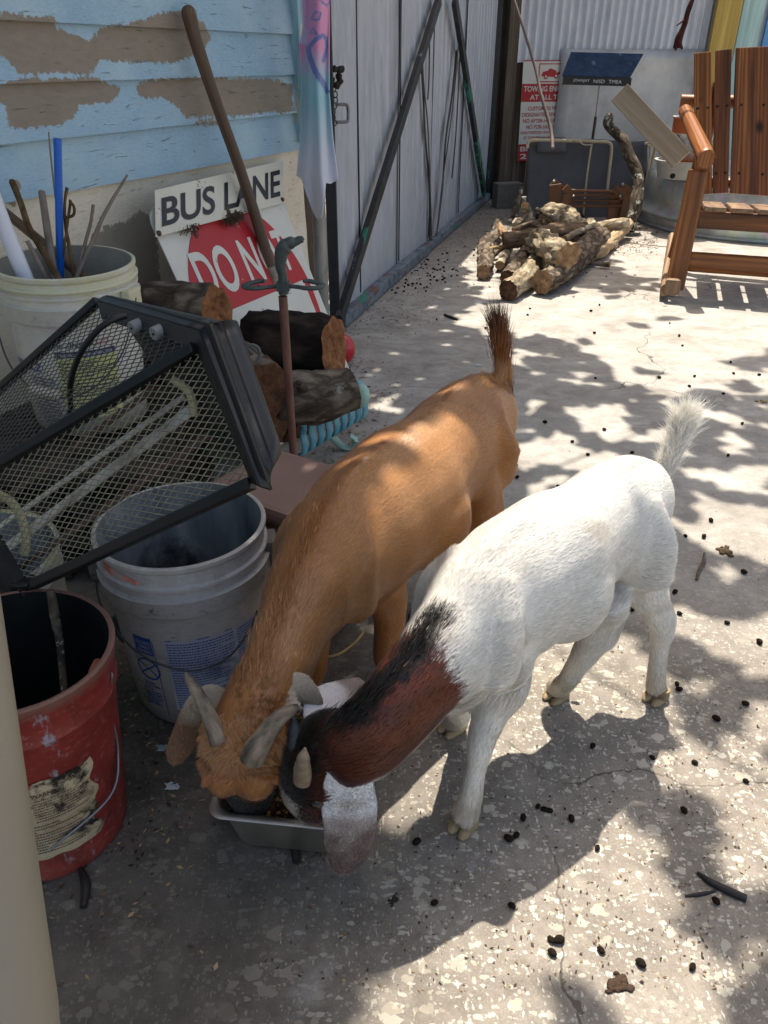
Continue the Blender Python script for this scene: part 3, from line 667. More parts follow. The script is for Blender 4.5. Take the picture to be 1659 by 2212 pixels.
# tray + paint can behind chair
pc = UD(1455, 385, 5.75); zt = pc.z-.05
T = thing('plastic_tub', 'low pale grey tub on the upturned stock tank', 'tub', (pc.x+.06, 5.75, .352))
M().lathe((pc.x+.06, 5.75, .352), [(0, .002), (.17, .002), (.19, .10), (.205, .105), (.205, .115), (.185, .115), (.17, .03), (0, .03)], 36).build('tub_wall', plain('tub_grey', '#a5a8a6', .6), T, smooth=True, angle=40)
T = thing('paint_bucket', 'white and orange plastic bucket with scrap on top behind the rocking chair', 'bucket', (pc.x+.09, 5.76, .385))
cx, cy, cz = pc.x+.08, 5.76, .385
k = NT('orange_white'); sp = k.n('ShaderNodeSeparateXYZ'); k.l(k.coord('lc', (1, 1, 1)), sp.inputs[0])
A = k.n('ShaderNodeAttribute', attribute_name='band').outputs['Fac']
nn = k.noise(k.coord('lc'), 14, 7, .7)
c = k.mix(A, k.ramp(nn, [(.4, '#8f9396'), (.6, '#d4d3cf')], ), '#c0622c'); k.base(c, .5)
m = M(); m.lathe((cx, cy, cz), [(0, 0), (.125, 0), (.131, .08), (.135, .16), (.137, .24), (.146, .245), (.146, .25), (.14, .26), (.14, .33), (.148, .335), (.148, .345), (.135, .345), (.13, .2), (0, .2)], 40)
m.build('bucket_wall', k.m, T, smooth=True, attrs={'band': [1 if (p[2]-cz > .245 and p[2]-cz < .34) or (p[2]-cz < .09) else 0 for p in m.v]}, angle=40)
m = M(); m.sweep([V(cx-.145, cy, cz+.3), V(cx-.1, cy-.11, cz+.2), V(cx, cy-.15, cz+.13), V(cx+.1, cy-.11, cz+.2), V(cx+.145, cy, cz+.3)], [.002]*5, 6, sub=4); m.build('wire_handle', plain('wire', '#5a5a5a', .4, .6), T, smooth=True)
m = M()
for i in range(16):
    a = R.uniform(0, 6.28); d = R.uniform(0, .1); p = V(cx+d*math.cos(a), cy+d*math.sin(a), cz+.35+R.uniform(0, .03)); q = p+V(R.uniform(-.09, .09), R.uniform(-.05, .05), R.uniform(-.01, .05)); m.beam(p, q, R.uniform(.01, .04), .005)
o = m.build('scrap_heap', mat('scrap', [(.35, '#4b3a30'), (.5, '#8d8a86'), (.65, '#c9c9c6')], ns=12, rough=.5, metal=.3)); tag(o, 'heap of metal scrap on top of the orange and white bucket', 'scrap')
# dry plant crumbs on tub
# board leaning
o = M().beam(UD(1338, 200, 5.7), UD(1472, 345, 5.35), .135, .02, (-.3, -1, .2)).build('loose_board', woodmat('grey_board', '#8a7d6a', '#a5998a', '#bdb3a6', .85, 20, .05, False, .3), None, bevel=.002); tag(o, 'weathered grey board leaning diagonally beside the music stand', 'board')

# ---- sticks
def stickmat(): return barkmat('stick_bark', '#3c342e', '#6f6458', '#a49a8c', 40, .4, ('#b9b8ab', .62), .5)
def bark_pale(): return barkmat('bark_pale', '#42382e', '#93856f', '#cabda6', 24, .9, ('#d8cfbf', .60), .9)
def bark_dark(): return barkmat('bark_dark', '#26201b', '#5a4e43', '#978a7a', 24, 1, ('#8f9088', .62), 1.0)
def bark_black(): return barkmat('bark_black', '#0e0b0a', '#2a221d', '#56483e', 15, .8, None, 1.2)
def woodend(nm='cut_wood', a='#7c5a3e', b='#b0906a', c='#cdb592'):
    if nm in MC: return MC[nm]
    k = NT(nm); P = k.coord('lc'); ln = k.n('ShaderNodeTexWave', wave_type='RINGS', rings_direction='Z'); k.l(P, ln.inputs[0]); k.val(ln, Scale=55.0, Distortion=3.0, Detail=3.0)
    f = k.noise(P, 30, 7, .7); c2 = k.ramp(f, [(.3, a), (.55, b), (.75, c)]); c2 = k.mix(k.math('MULTIPLY', ln.outputs['Fac'], .4), c2, a)
    c2 = k.mix(k.step(k.noise(P, 14, 5, .7), .58, .68), c2, '#4a3020'); k.base(c2, .85, spec=.15); k.bump(f, .6, .005); MC[nm] = k.m; return k.m
G1 = 'cut logs piled on the slab'
def log(pts, rad, label, bark, end=None, n=40, jit=.16, group=None, name='log', cat='log', knots=()):
    if group == G1: rad = [q*.88 for q in rad]
    P = [Vector(p) for p in pts]; base = sum(P, Vector())/len(P); base.z = min(p.z for p in P)-max(rad)
    T = thing(name, label, cat, tuple(base), group)
    sd = R.uniform(0, 90); m = M(); L = sum((P[i+1]-P[i]).length for i in range(len(P)-1)); sub = max(4, int(L/len(P)/.012))
    m.sweep(P, rad, n, caps=False, jit=jit, seed=sd, sub=sub, jf=9)
    mr = max(rad)
    for i, v in enumerate(m.v):
        lx, ly, lz = (m.lc[i][j]-m.off[j] for j in range(3)); rr_ = math.hypot(lx, ly)+1e-6; ci = m.v[i]
        k_ = i//n*n; cx_ = sum((Vector(m.v[k_+q]) for q in (0, n//4, n//2, 3*n//4)), Vector())/4 if i % n == 0 else cx_
        fr_ = .13*(1-2*abs(mn.noise(V(lx/rr_*3.2+sd, ly/rr_*3.2, lz*9))))*(1 if mr > .04 else .4)*(bark.name not in ('bark_smooth', 'bark_tan', 'bare'))
        m.v[i] = tuple(cx_+(Vector(v)-cx_)*(1+fr_*.8))
    for i, v in enumerate(m.v):      # bark roughness
        q = Vector(v); m.v[i] = tuple(q+V(mn.noise(q*45+V(sd, 0, 0)), mn.noise(q*45+V(0, sd, 0)), mn.noise(q*45))*max(rad)*.07)
    for t, kr in knots:
        p = P[0].lerp(P[-1], t); d = V(R.uniform(-.6, .6), -.7, .6).normalized(); m.sweep([p+d*max(rad)*.6, p+d*max(rad)*1.25, p+d*max(rad)*1.7], [kr*1.5, kr*1.1, kr*.8], 10, jit=.2, seed=3)
    m.build('bark', bark, T, smooth=True)
    nn = n
    for which in (0, 1):
        rg = [Vector(m.v[k]) for k in range(nn)] if which == 0 else [Vector(m.v[len(m.v)-nn+k]) for k in range(nn)]
        if knots: rg = rg if which == 0 else None
        if rg is None: continue
        c = sum(rg, Vector())/nn; e = M(); vs = []; lc = []
        for j, s in enumerate((1.0, .94, .6, .3)):
            for k in range(nn):
                d = rg[k]-c; vs.append(c+d*s+(P[1]-P[0]).normalized()*(.0 if j == 0 else max(rad)*.10*mn.noise(d*20+V(j, sd, 0)))*(-1 if which == 0 else 1)); a = 2*math.pi*k/nn; lc.append((d.length*s*math.cos(a), d.length*s*math.sin(a), 0))
        vs.append(c); lc.append((0, 0, 0)); fs = []
        for j in range(3):
            for k in range(nn):
                f = (j*nn+k, j*nn+(k+1) % nn, (j+1)*nn+(k+1) % nn, (j+1)*nn+k); fs.append(f if which else f[::-1])
        for k in range(nn):
            f = (3*nn+k, 3*nn+(k+1) % nn, 4*nn); fs.append(f if which else f[::-1])
        e.add(vs, fs, lc); e.build('cut_end', end or woodend(), T)
    return T
def LP(cx, cy, z): return U(1003.2+cx*.2451, 379.6+cy*.2451, z)       # log-pile close-up -> yard
bp, bdk = bark_pale(), bark_dark()
we = woodend(); wd2 = woodend('cut_wood_dark', '#33231a', '#5a4231', '#7d6149'); weo = woodend('cut_wood_orange', '#6a4c38', '#a08363', '#cbb391')
log([LP(385, 1010, .055), LP(560, 880, .06), LP(640, 760, .065), LP(800, 640, .07)], [.054, .06, .055, .045], 'pale log nearest the camera with a dark hollow end', bp, wd2, group=G1)
log([LP(380, 900, .05), LP(470, 790, .06), LP(560, 660, .07)], [.046, .048, .05], 'short dark barked log just left of the nearest pale log', bdk, wd2, group=G1)
log([LP(680, 940, .07), LP(820, 870, .075), LP(980, 730, .08), LP(1180, 560, .07)], [.062, .062, .075, .085], 'long dark log whose pale split end points forward', bdk, weo, group=G1)
log([LP(900, 720, .17), LP(780, 660, .18), LP(700, 590, .18), LP(620, 570, .16)][::1], [.085, .07, .07, .055], 'thick log on top of the pile with a rotten orange end', bp, weo, group=G1, jit=.3)
log([LP(340, 575, .12), LP(480, 560, .13), LP(640, 545, .14), LP(800, 500, .15), LP(1030, 490, .14)], [.058, .052, .058, .06, .055], 'smooth grey log lying crosswise over the pile', barkmat('bark_smooth', '#3e3126', '#7b6753', '#a8927a', 30, .3, None, .5), wd2, group=G1)
log([LP(740, 345, .13), LP(870, 370, .14), LP(960, 430, .13), LP(1030, 480, .12)], [.075, .08, .07, .06], 'sunlit flaky log at the back top of the pile', bp, we, group=G1, jit=.3)
log([LP(680, 350, .12), LP(760, 400, .10), LP(790, 470, .07)], [.06, .04, .02], 'short broken grey log leaning under the sunlit flaky log', bdk, we, group=G1)
log([LP(170, 850, .045), LP(190, 740, .05), LP(190, 640, .055), LP(240, 560, .06)], [.042, .05, .055, .05], 'dark knobbly log alone at the left of the pile', bdk, weo, group=G1, jit=.25)
log([LP(310, 790, .04), LP(350, 720, .05), LP(400, 620, .06)], [.028, .03, .03], 'thin pale stick log with a sharp end at the left of the pile', bp, we, group=G1)
log([LP(215, 645, .09), LP(330, 625, .09), LP(480, 620, .09)], [.012, .014, .015], 'thin bare stick poking out to the left of the pile', barkmat('bare', '#8d7454', '#b89c72', '#d6bd94', 20, .2, None, .3), we, 12, .05, group=G1)
log([LP(530, 255, .20), LP(560, 330, .14), LP(560, 420, .08), LP(470, 420, .05)], [.032, .036, .04, .045], 'crooked pale branch log standing up at the back left', bp, we, group=G1)
log([LP(500, 490, .06), LP(600, 480, .07), LP(740, 465, .08)], [.03, .03, .025], 'slim brown split branch behind the crosswise grey log', barkmat('bark_smooth', '', '', ''), we, group=G1)
log([LP(1425, 415, .12), LP(1300, 435, .12), LP(1180, 465, .10), LP(1080, 530, .09), LP(960, 600, .08)], [.036, .04, .045, .04, .045], 'sunlit pale forked branch reaching right from the pile', bp, weo, group=G1)
log([LP(1050, 710, .05), LP(1190, 660, .05), LP(1300, 560, .05), LP(1400, 480, .07), LP(1450, 420, .09)], [.045, .05, .045, .04, .035], 'long smooth tan log curving along the right side of the pile', barkmat('bark_tan', '#6d5a45', '#b39c7e', '#d2bfa1', 20, .25, None, .4), weo, group=G1)
log([LP(1090, 430, .10), LP(1120, 490, .07)], [.055, .055], 'stubby pale log end behind the forked branch', bp, we, group=G1)
log([LP(290, 400, .10), LP(280, 480, .06), LP(275, 550, .04)], [.02, .03, .03], 'upright dark splintered stick at the left rear of the pile', bdk, weo, group=G1)
log([LP(310, 420, .09), LP(330, 490, .07), LP(370, 530, .07)], [.012, .03, .03], 'pointed orange splinter beside the dark splintered stick', weo, weo, group=G1)
log([LP(1000, 770, .02), LP(1140, 775, .02), LP(1280, 785, .025)], [.012, .013, .018], 'thin grey twig on the slab right of the pile', bdk, we, 10, .1, group=G1)
log([LP(1220, 640, .03), LP(1320, 600, .035)], [.03, .035], 'short tan offcut under the curving log', bp, weo, group=G1)
for a_, b_, r_, l_ in (((250, 700, .03), (420, 560, .12), .022, 'thin dark branch tucked low at the left of the pile'), ((600, 800, .03), (820, 560, .10), .024, 'slim branch wedged under the rotten orange ended log'), ((430, 480, .08), (700, 400, .14), .020, 'thin pale branch crossing behind the crosswise grey log'), ((880, 560, .14), (1180, 430, .17), .022, 'slender sunlit branch lying on the right of the pile'), ((1000, 650, .05), (1330, 520, .05), .02, 'thin bent branch low on the right of the pile'), ((640, 300, .15), (860, 470, .15), .018, 'short thin stick against the sunlit flaky log')):
    log([LP(*a_), LP((a_[0]+b_[0])/2+15, (a_[1]+b_[1])/2-18, (a_[2]+b_[2])/2), LP(*b_)], [r_, r_*.95, r_*.8], l_, bp if r_ > .021 else bdk, we, 12, .2, group=G1)
# leaning lichen branch
lb = [(1316, 252), (1313, 268), (1335, 290), (1349, 305), (1360, 335), (1376, 375), (1378, 410), (1374, 440), (1356, 498)]
m = M(); m.sweep([UD(u, v, 6.12-.55*i/8) for i, (u, v) in enumerate(lb)], [.03, .035, .034, .036, .036, .04, .04, .042, .045], 14, sub=8, jit=.2, seed=4, up=(0, 1, 0))
o = m.build('branch', barkmat('bark_lichen', '#221d19', '#4d453c', '#857a6c', 26, .8, ('#c3c4b6', .57), .8), smooth=True); tag(o, 'crooked dark branch with pale lichen leaning on the grey cot', 'branch')
m = M(); m.sweep([UD(1128, 405, 6.2), UD(1120, 430, 6.1), UD(1110, 470, 6.0)], [.016, .022, .028], 12, sub=6, jit=.2, up=(0, 1, 0)); o = m.build('branch', MC['bark_lichen'], smooth=True); tag(o, 'short mossy stick standing against the left edge of the cot', 'branch')
hb = [(1500, -10), (1488, 20), (1478, 55), (1466, 85), (1464, 104)]
m = M(); m.sweep([UD(u, v, 6.2) for u, v in hb], [.012, .018, .019, .024, .03], 10, sub=5, jit=.2, up=(0, 1, 0)); m.sweep([UD(1480, 42, 6.2), UD(1462, 55, 6.15)], [.008, .004], 6, up=(0, 1, 0)); m.sweep([UD(1500, -10, 6.2), UD(1500, -300, 6.2)], [.012, .01], 8, up=(0, 1, 0))
m.sweep([UD(1466, 90, 6.2), UD(1459, 108, 6.18)], [.018, .008], 8, up=(0, 1, 0)); m.sweep([UD(1466, 90, 6.2), UD(1474, 106, 6.18)], [.016, .008], 8, up=(0, 1, 0))
o = m.build('hanging_branch', barkmat('bark_red', '#22100f', '#4a2a28', '#6b4a45', 30, .3), smooth=True); tag(o, 'dark reddish branch hanging down in front of the corrugated wall', 'branch')
m = M(); m.sweep([UD(u, v, 6.35-.1*i) for i, (u, v) in enumerate([(1108, -10), (1130, 60), (1157, 150), (1170, 210), (1190, 280), (1194, 320)])], [.007, .009, .010, .011, .012, .012], 8, sub=4, up=(0, 1, 0))
o = m.build('thin_pole', plain('pole_brown', '#7a6a63', .7, var=.25), smooth=True); tag(o, 'long thin bare pole leaning in front of the towing sign', 'pole')

# ================================================================ ROCKING CHAIR
def chair():
    wd = woodmat('chair_wood', '#5e3216', '#9a5f2c', '#bd8548', .42, 22, .035, True, .25, spec=.45)
    wl = woodmat('chair_weathered', '#6a5240', '#8d6f55', '#b39a7c', .7, 22, .05, True, .3)
    T = thing('rocking_chair', 'brown stained wooden rocking chair with fan back slats', 'rocking chair', (2.0, 4.4, 0))
    # local frame: chair faces mostly to camera, slightly left
    hd = V(-.33, -.944, 0).normalized(); rt = V(-hd.y, hd.x, 0)   # rt = viewer's right
    foot = UD(1440, 640, 3.95); O = V(foot.x+.03, 3.98, 0)            # left front foot
    def Q(a, b, z): return O+rt*a-hd*b+V(0, 0, z)                # a right, b back
    W_ = .80
    for s, a in ((0, 0.0), (1, W_)):
        M().sweep([Q(a-.035, -.12, .055), Q(a-.035, .0, .03), Q(a-.035, .3, .022), Q(a-.035, .65, .045), Q(a-.035, .95, .12)], [(.022, .030)]*5, 12, sub=6).build('rocker', wl, T, smooth=True)
        m = M(); pf, pt = Q(a+.012, .0, .035), Q(a+.02, .06, .60); m.beam(pf, pt, .095, .06, hd); m.build('front_leg', wd, T, bevel=.012)
        M().sweep([Q(a+.035, -.02, .665), Q(a+.033, .02, .668), UD(1480, 240, 4.62)+rt*a], [.042, .041, .034], 18, sub=3).build('arm_log', wd, T, smooth=True, angle=50)
        M().sweep([Q(a-.01, .62, .05), Q(a+.03, .70, .5), Q(a+.06, .78, .95)], [.035, .035, .034], 16, sub=4).build('back_post', wd, T, smooth=True, angle=50)
        M().box(Q(a+.0, -.115, .075), rt*.075, hd*.05, V(0, 0, .08)).build('rocker_tip', wl, T, bevel=.015)
    M().beam(Q(.03, .04, .375), Q(W_+.05, .04, .375), .035, .085, (0, 0, 1)).build('seat_rail', wd, T, bevel=.01)
    M().sweep([Q(.02, .02, .175), Q(.08, .02, .175), Q(W_, .02, .175), Q(W_+.07, .02, .175)], [(.03, .035), (.03, .05), (.03, .05), (.03, .035)], 14, sub=3).build('front_stretcher', wd, T, smooth=True)
    M().beam(Q(.03, .52, .34), Q(W_+.05, .52, .34), .035, .08, (0, 0, 1)).build('seat_rail', wd, T, bevel=.01)
    x = .085
    while x < W_:
        M().beam(Q(x+.045, -.01, .432), Q(x+.045, .50, .385), .10, .022, (0, 0, 1)).build('seat_slat', wl, T, bevel=.005); x += .123
    # back slats: fan
    yb = 4.60
    def BP(u, v, yy): return UD(u, v, yy)
    y0, y1 = 4.50, 4.76
    sl = [((1499, 116), (1537, 112), (1538, 419), (1500, 422)), ((1545, 110), (1581, 106), (1573, 417), (1539, 419)), ((1589, 104), (1668, 101), (1664, 424), (1576, 418)), ((1676, 104), (1740, 108), (1715, 428), (1668, 422)), ((1748, 112), (1800, 120), (1760, 428), (1720, 424))]
    for a, b, c, d in sl:
        m = M(); ya, yb_ = y1, y0; dd = lambda q: -.34*(q[0]-1500)/1640*4.6; p = [UD(*a, ya+dd(a)), UD(*b, ya+dd(b)), UD(*c, yb_+dd(c)), UD(*d, yb_+dd(d))]
        n = (p[1]-p[0]).cross(p[3]-p[0]).normalized()*.011; N = 6
        # lc: x across, z along
        w = (p[1]-p[0]).length; h = (p[3]-p[0]).length
        vs = []; lc = []
        for j in range(N+1):
            t = j/N; l = p[0].lerp(p[3], t); r_ = p[1].lerp(p[2], t); ar = .0
            for (q, xx) in ((l, 0), (r_, w)):
                for s in (-1, 1): vs.append(q+n*s); lc.append((xx, .011*s, t*h))
        fs = [(0, 1, 3, 2), (4*N, 4*N+2, 4*N+3, 4*N+1)]
        for j in range(N):
            A = 4*j; Bq = 4*j+4; fs += [(A, A+2, Bq+2, Bq), (A+1, Bq+1, Bq+3, A+3), (A, Bq, Bq+1, A+1), (A+2, A+3, Bq+3, Bq+2)]
        m.add(vs, fs, lc); ob = m.build('back_slat', wd, T, bevel=.004)
        mm = M()
        for tt in (.33 if False else .385, .855):
            for s in (.22, .80):
                q = p[0].lerp(p[3], tt).lerp(p[1].lerp(p[2], tt), s); nn = n.normalized(); nn = nn if nn.y < 0 else -nn; mm.ball(q+nn*.0115, .007, 6)
        mm.build('screw', plain('screw_black', '#0c0a09', .5), ob, smooth=True)
    M().sweep([UD(1470, 218, 4.80), UD(1500, 219, 4.78), UD(1830, 222, 4.48)], [.034, .034, .034], 18).build('back_rail', wd, T, smooth=True, angle=50)
    M().sweep([UD(1500, 395, 4.60), UD(1800, 399, 4.32)], [.028, .028], 18).build('back_rail', wd, T, smooth=True, angle=50)
    pk = UD(1456, 383, 3.965); M().lathe(PP(1453, 380, Q(.045, .03-.031, 0.4), hd), [(0, .004), (.012, .004), (.013, 0)], 14, ax=hd).build('bolt_hole', plain('hole_black', '#070504', .9), T, smooth=True)
chair()
# ================================================================ SIGNS against the house
SO = V(-.652, 2.201, .709); SX = (V(-.383, 2.913, .673)-SO).normalized(); SD_ = (V(-.110, 2.779, -.0204)-V(-.383, 2.913, .673)); SY = -(SD_-SX*SD_.dot(SX)).normalized(); SN = SX.cross(SY).normalized()
if SN.y > 0: SN = -SN
SW = .765
def dne():
    T = thing('do_not_enter_sign', 'square white road sign with red disc reading DO NOT, leaning on the house wall', 'sign', tuple(SO-SY*SW+SX*.38))
    O = SO-SY*SW    # bottom left
    S = flatsign(O, SX, SY, SN)
    m = M(); n = 6; r = .05; pts = []
    for cx, cy, a0 in ((SW-r, SW-r, 0), (r, SW-r, 90), (r, r, 180), (SW-r, r, 270)):
        for k in range(n+1):
            a = math.radians(a0+90*k/n); pts.append((cx+r*math.cos(a), cy+r*math.sin(a)))
    f = S(0); N_ = len(pts); vs = [f(*p) for p in pts]+[f(*p)-SN*.003 for p in pts]
    m.add(vs, [tuple(range(N_)), tuple(range(2*N_-1, N_-1, -1))]+[(i, N_+i, N_+(i+1) % N_, (i+1) % N_) for i in range(N_)]); m.build('plate', WHT, T)
    c = SW/2; rd = M(); R0 = .36
    def disc(R0): return ([(c-.018+R0*math.cos(a), c+R0*math.sin(a)) for a in np.linspace(0, 2*math.pi, 72, endpoint=False)], [tuple(range(72))])
    onto(rd, disc(R0), S(1)); rd.build('red_disc', RED, T)
    w = M(); onto(w, rect2d(c-.30, c-.085, c+.30, c+.055), S(2))
    onto(w, fit_text('DO NOT', c-.292, c+.10, c+.285, c+.245, .02, space=1.05), S(2)); onto(w, fit_text('ENTER', c-.2, c-.25, c+.2, c-.13, .012, space=1.1), S(2))
    w.build('white_lettering', WHT, T)
    h = M()
    for x, y in ((c, c+.09), (c+.005, c-.13), (c, SW-.03), (c, .03)): h.add([S(3)(x+.006*math.cos(a), y+.006*math.sin(a)) for a in np.linspace(0, 6.283, 10, endpoint=False)], [tuple(range(10))])
    h.build('bolt_hole', plain('hole_black', '', .9), T)
dne()
def buslane():
    o = .014; p0 = SO+SN*o
    TL, TR, BR, BL = [PP(u, v, p0, SN) for u, v in ((333, 412), (612, 346), (613, 438), (335, 513))]
    T = thing('bus_lane_sign', 'long white plate reading BUS LANE in black, hung across the top of the red sign', 'sign', tuple((BL+BR)/2))
    def Q(a, b, l=0.0): return TL*(1-a)*b+TR*a*b+BL*(1-a)*(1-b)+BR*a*(1-b)+SN*(l*.0012+.004*math.sin(a*5)+.002)
    m = M(); m.grid(lambda a, b: Q(a, b), 40, 8); m.build('plate', dist_mat('sign_cream', '#d4cfc0', '#867b69', .63, 10), T, thick=.002)
    t = M(); tx = fit_text('BUS LANE', .035, .17, .965, .80, .02, .0, 1.0)
    # subdivide not needed: plate nearly flat
    onto(t, tx, lambda x, y: Q(x, y, 2.2)); t.build('lettering', BLK, T)
    m = M()
    for a, b in ((.015, .06), (.49, .12), (.985, .08)): m.ball(Q(a, b, 2), .008, 6)
    m.build('rivet', plain('rust', '#5e4433', .8, var=.4), T, smooth=True)
    m = M()
    for i in range(260):
        a = R.choice([.22, .53, .55, .57, .5])+R.gauss(0, .025); p = Q(a, R.uniform(-.08, .06), 3); m.beam(p, p+V(R.uniform(-.02, .02), R.uniform(-.02, .01), R.uniform(-.025, .012)), .0022, .0015)
    q = m.build('cobweb_debris', plain('debris', '#4a3c2f', .95, var=.4)); tag(q, 'clumps of brown cobweb debris stuck under the BUS LANE plate', 'debris', kind='stuff')
buslane()
# red ball by the gate post
o = M().ball(UD(738, 768, 2.95), (.055, .055, .062), 16).build('ball', plain('ball_red', '#c01f2c', .3, spec=.6), smooth=True); tag(o, 'shiny red plastic ball on the slab behind the big dark log', 'ball')
o.location.z = max(0, o.location.z)
# long handle leaning at the wall
hp = [(408, 30, .06), (425, 95, .07), (470, 230, .10), (520, 370, .13), (565, 510, .17), (590, 595, .2)]
pts = []
for u, v, off in hp: pts.append(PP(u, v, WC+WN*off, WN))
T = thing('shovel', 'long brown wooden shovel handle leaning head down against the blue wall', 'shovel', (pts[-1].x, pts[-1].y, 0))
hw = woodmat('handle_wood', '#4e3a2b', '#6d523d', '#8b6d53', .55, 40, .03, False, .15)
M().sweep(pts, [.0215, .019, .0175, .0175, .0185, .018], 18, sub=6, up=WN).build('handle', hw, T, smooth=True)
M().ball(pts[0], (.0215, .0215, .022), 12).build('handle_knob', hw, T, smooth=True)
sd = (pts[-1]-pts[-2]).normalized(); e = pts[-1]
M().sweep([e-sd*.03, e+sd*.16, e+sd*.30], [.021, .022, .024], 18, up=WN).build('socket', mat('socket_grey', [(.35, '#6f675c'), (.65, '#a8a090')], ns=22, rough=.6, metal=.3), T, smooth=True)
bl = e+sd*.30; zz = bl.z
M().sweep([bl, bl+sd*(zz*.4), bl+sd*(zz*.8)], [(.03, .012), (.10, .008), (.11, .005)], 14, up=WN, sub=3).build('blade', plain('blade_rust', '#4b3a30', .7, .3), T, smooth=True)

# ---- towel
def towel():
    Lf = [(-40, 650), (0, 648), (40, 650), (68, 660), (100, 647), (150, 644), (190, 652), (300, 648), (330, 644), (380, 640), (410, 642), (430, 664), (475, 683)]
    Rt = [(-40, 714), (0, 713), (100, 711), (200, 711), (260, 714), (330, 722), (388, 731)]
    def ip(tab, v):
        for (a, x), (b, y) in zip(tab, tab[1:]):
            if v <= b: return x+(y-x)*(v-a)/(b-a)
        return tab[-1][1]
    nx, ny = 44, 130; m = M(); cols = []
    def edge(a): # bottom edge v along a
        return [388, 392, 398, 475, 470, 440, 385][min(6, int(a*6.999))]
    bots = [(0, 380), (.12, 384), (.2, 420), (.30, 455), (.42, 476), (.50, 470), (.60, 440), (.68, 395), (.8, 397), (1, 388)]
    def bot(a):
        for (p, x), (q, y) in zip(bots, bots[1:]):
            if a <= q: return x+(y-x)*(a-p)/(q-p)
        return 388
    def Lx(v): return ip([(-40, 650), (60, 655), (100, 647), (190, 650), (300, 648), (380, 640), (480, 650)], v)
    def Rx(v): return ip([(-40, 713), (100, 711), (200, 711), (300, 719), (390, 731), (480, 740)], v)
    def fn(a, b):
        v = -60+(bot(a)+60)*b; u = Lx(v)+(Rx(v)-Lx(v))*a
        d = 3.02+.035*math.sin(a*7+.6*math.sin(b*3)+.5)+.02*math.sin(a*15+b*2)*b
        return UD(u, v, d)
    m.grid(fn, nx, ny)
    blue = lin('#12409c')
    for p in m.v:
        u, v = PJ(p)
        t = v+10*mn.noise(V(u*.05, v*.02, 0)); pink, teal, wh, lav = lin('#cc6fa8'), lin('#74b3c4'), lin('#c6c8d8'), lin('#b3a8d0')
        def mx(a, b, f): f = max(0, min(1, f)); return [a[i]+(b[i]-a[i])*f for i in range(3)]
        c = mx(pink, teal, (t-105)/70); c = mx(c, wh, (t-215)/140)
        if u < 663+.06*v and v < 95: c = mx(lav, c, (u-655-.05*v)/8)
        st = [([(668, 104), (672, 98), (684, 84), (696, 76), (704, 84), (706, 100), (702, 118), (697, 131)], 4.2), ([(667, 104), (671, 125), (682, 155), (697, 180), (706, 197)], 5.2), ([(675, 40), (682, 25), (692, 28), (688, 44), (676, 42)], 1.3), ([(672, 68), (678, 62), (686, 74), (672, 72)], 1.2), ([(694, 5), (704, 12), (712, 2)], 1.3), ([(694, -20), (690, 0), (700, 8)], 1.2)]
        for ln, wv in st:
            for (x0, y0), (x1, y1) in zip(ln, ln[1:]):
                dx, dy = x1-x0, y1-y0; q = max(0, min(1, ((u-x0)*dx+(v-y0)*dy)/(dx*dx+dy*dy))); dd = math.hypot(u-x0-q*dx, v-y0-q*dy)
                if dd < wv+.6: c = mx(blue, c, (dd-wv)/.9)
        cols.append(c)
    k = NT('towel_cloth'); A = k.n('ShaderNodeAttribute', attribute_name='Col'); f = k.noise(k.coord('lc'), 400, 3, .6); c = k.mix(k.math('MULTIPLY', f, .35), A.outputs['Color'], (.8, .8, .85)); k.base(c, .95, spec=.1); k.bump(f, .6, .002)
    k.b.inputs['Sheen Weight'].default_value = .3
    # refine: colour needs density
    o = m.build('towel', k.m, None, smooth=True, thick=.005, attrs={'Col': cols}); tag(o, 'pink, teal and white towel with a blue heart outline hanging at the house corner', 'towel')
towel()

# ================================================================ BUCKETS
def plasticmat(nm, c, dirt='#6b6358', lo=.60, dc2='#b7ab4f', rough=.42, lo2=.68):
    k = NT(nm); P = k.coord('lc'); sp = k.n('ShaderNodeSeparateXYZ'); k.l(k.n('ShaderNodeAttribute', attribute_name='lc').outputs['Vector'], sp.inputs[0]); Z = sp.outputs[2]
    f = k.noise(P, 5, 7, .7); base = k.ramp(f, [(.3, tuple(x*.72 for x in lin(c))), (.6, lin(c))])
    sc_ = k.noise(k.coord('lc', (1, 1, 3)), 60, 8, .8); base = k.mix(k.math('MULTIPLY', k.step(sc_, .52, .66), .45), base, dirt)
    g = k.step(k.noise(P, 15, 8, .72), lo, lo+.04); base = k.mix(k.math('MULTIPLY', g, .85), base, dirt)
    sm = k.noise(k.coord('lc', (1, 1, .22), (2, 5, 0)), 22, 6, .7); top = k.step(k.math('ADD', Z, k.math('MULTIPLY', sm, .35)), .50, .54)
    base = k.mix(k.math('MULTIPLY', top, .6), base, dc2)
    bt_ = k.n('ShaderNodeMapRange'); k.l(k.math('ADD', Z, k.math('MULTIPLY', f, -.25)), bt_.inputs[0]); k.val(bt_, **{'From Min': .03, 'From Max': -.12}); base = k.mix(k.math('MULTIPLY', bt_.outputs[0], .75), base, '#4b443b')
    k.base(base, k.math('ADD', .35, k.math('MULTIPLY', sc_, .4)), spec=.4); k.bump(sc_, .12, .001); MC[nm] = k.m; return k.m
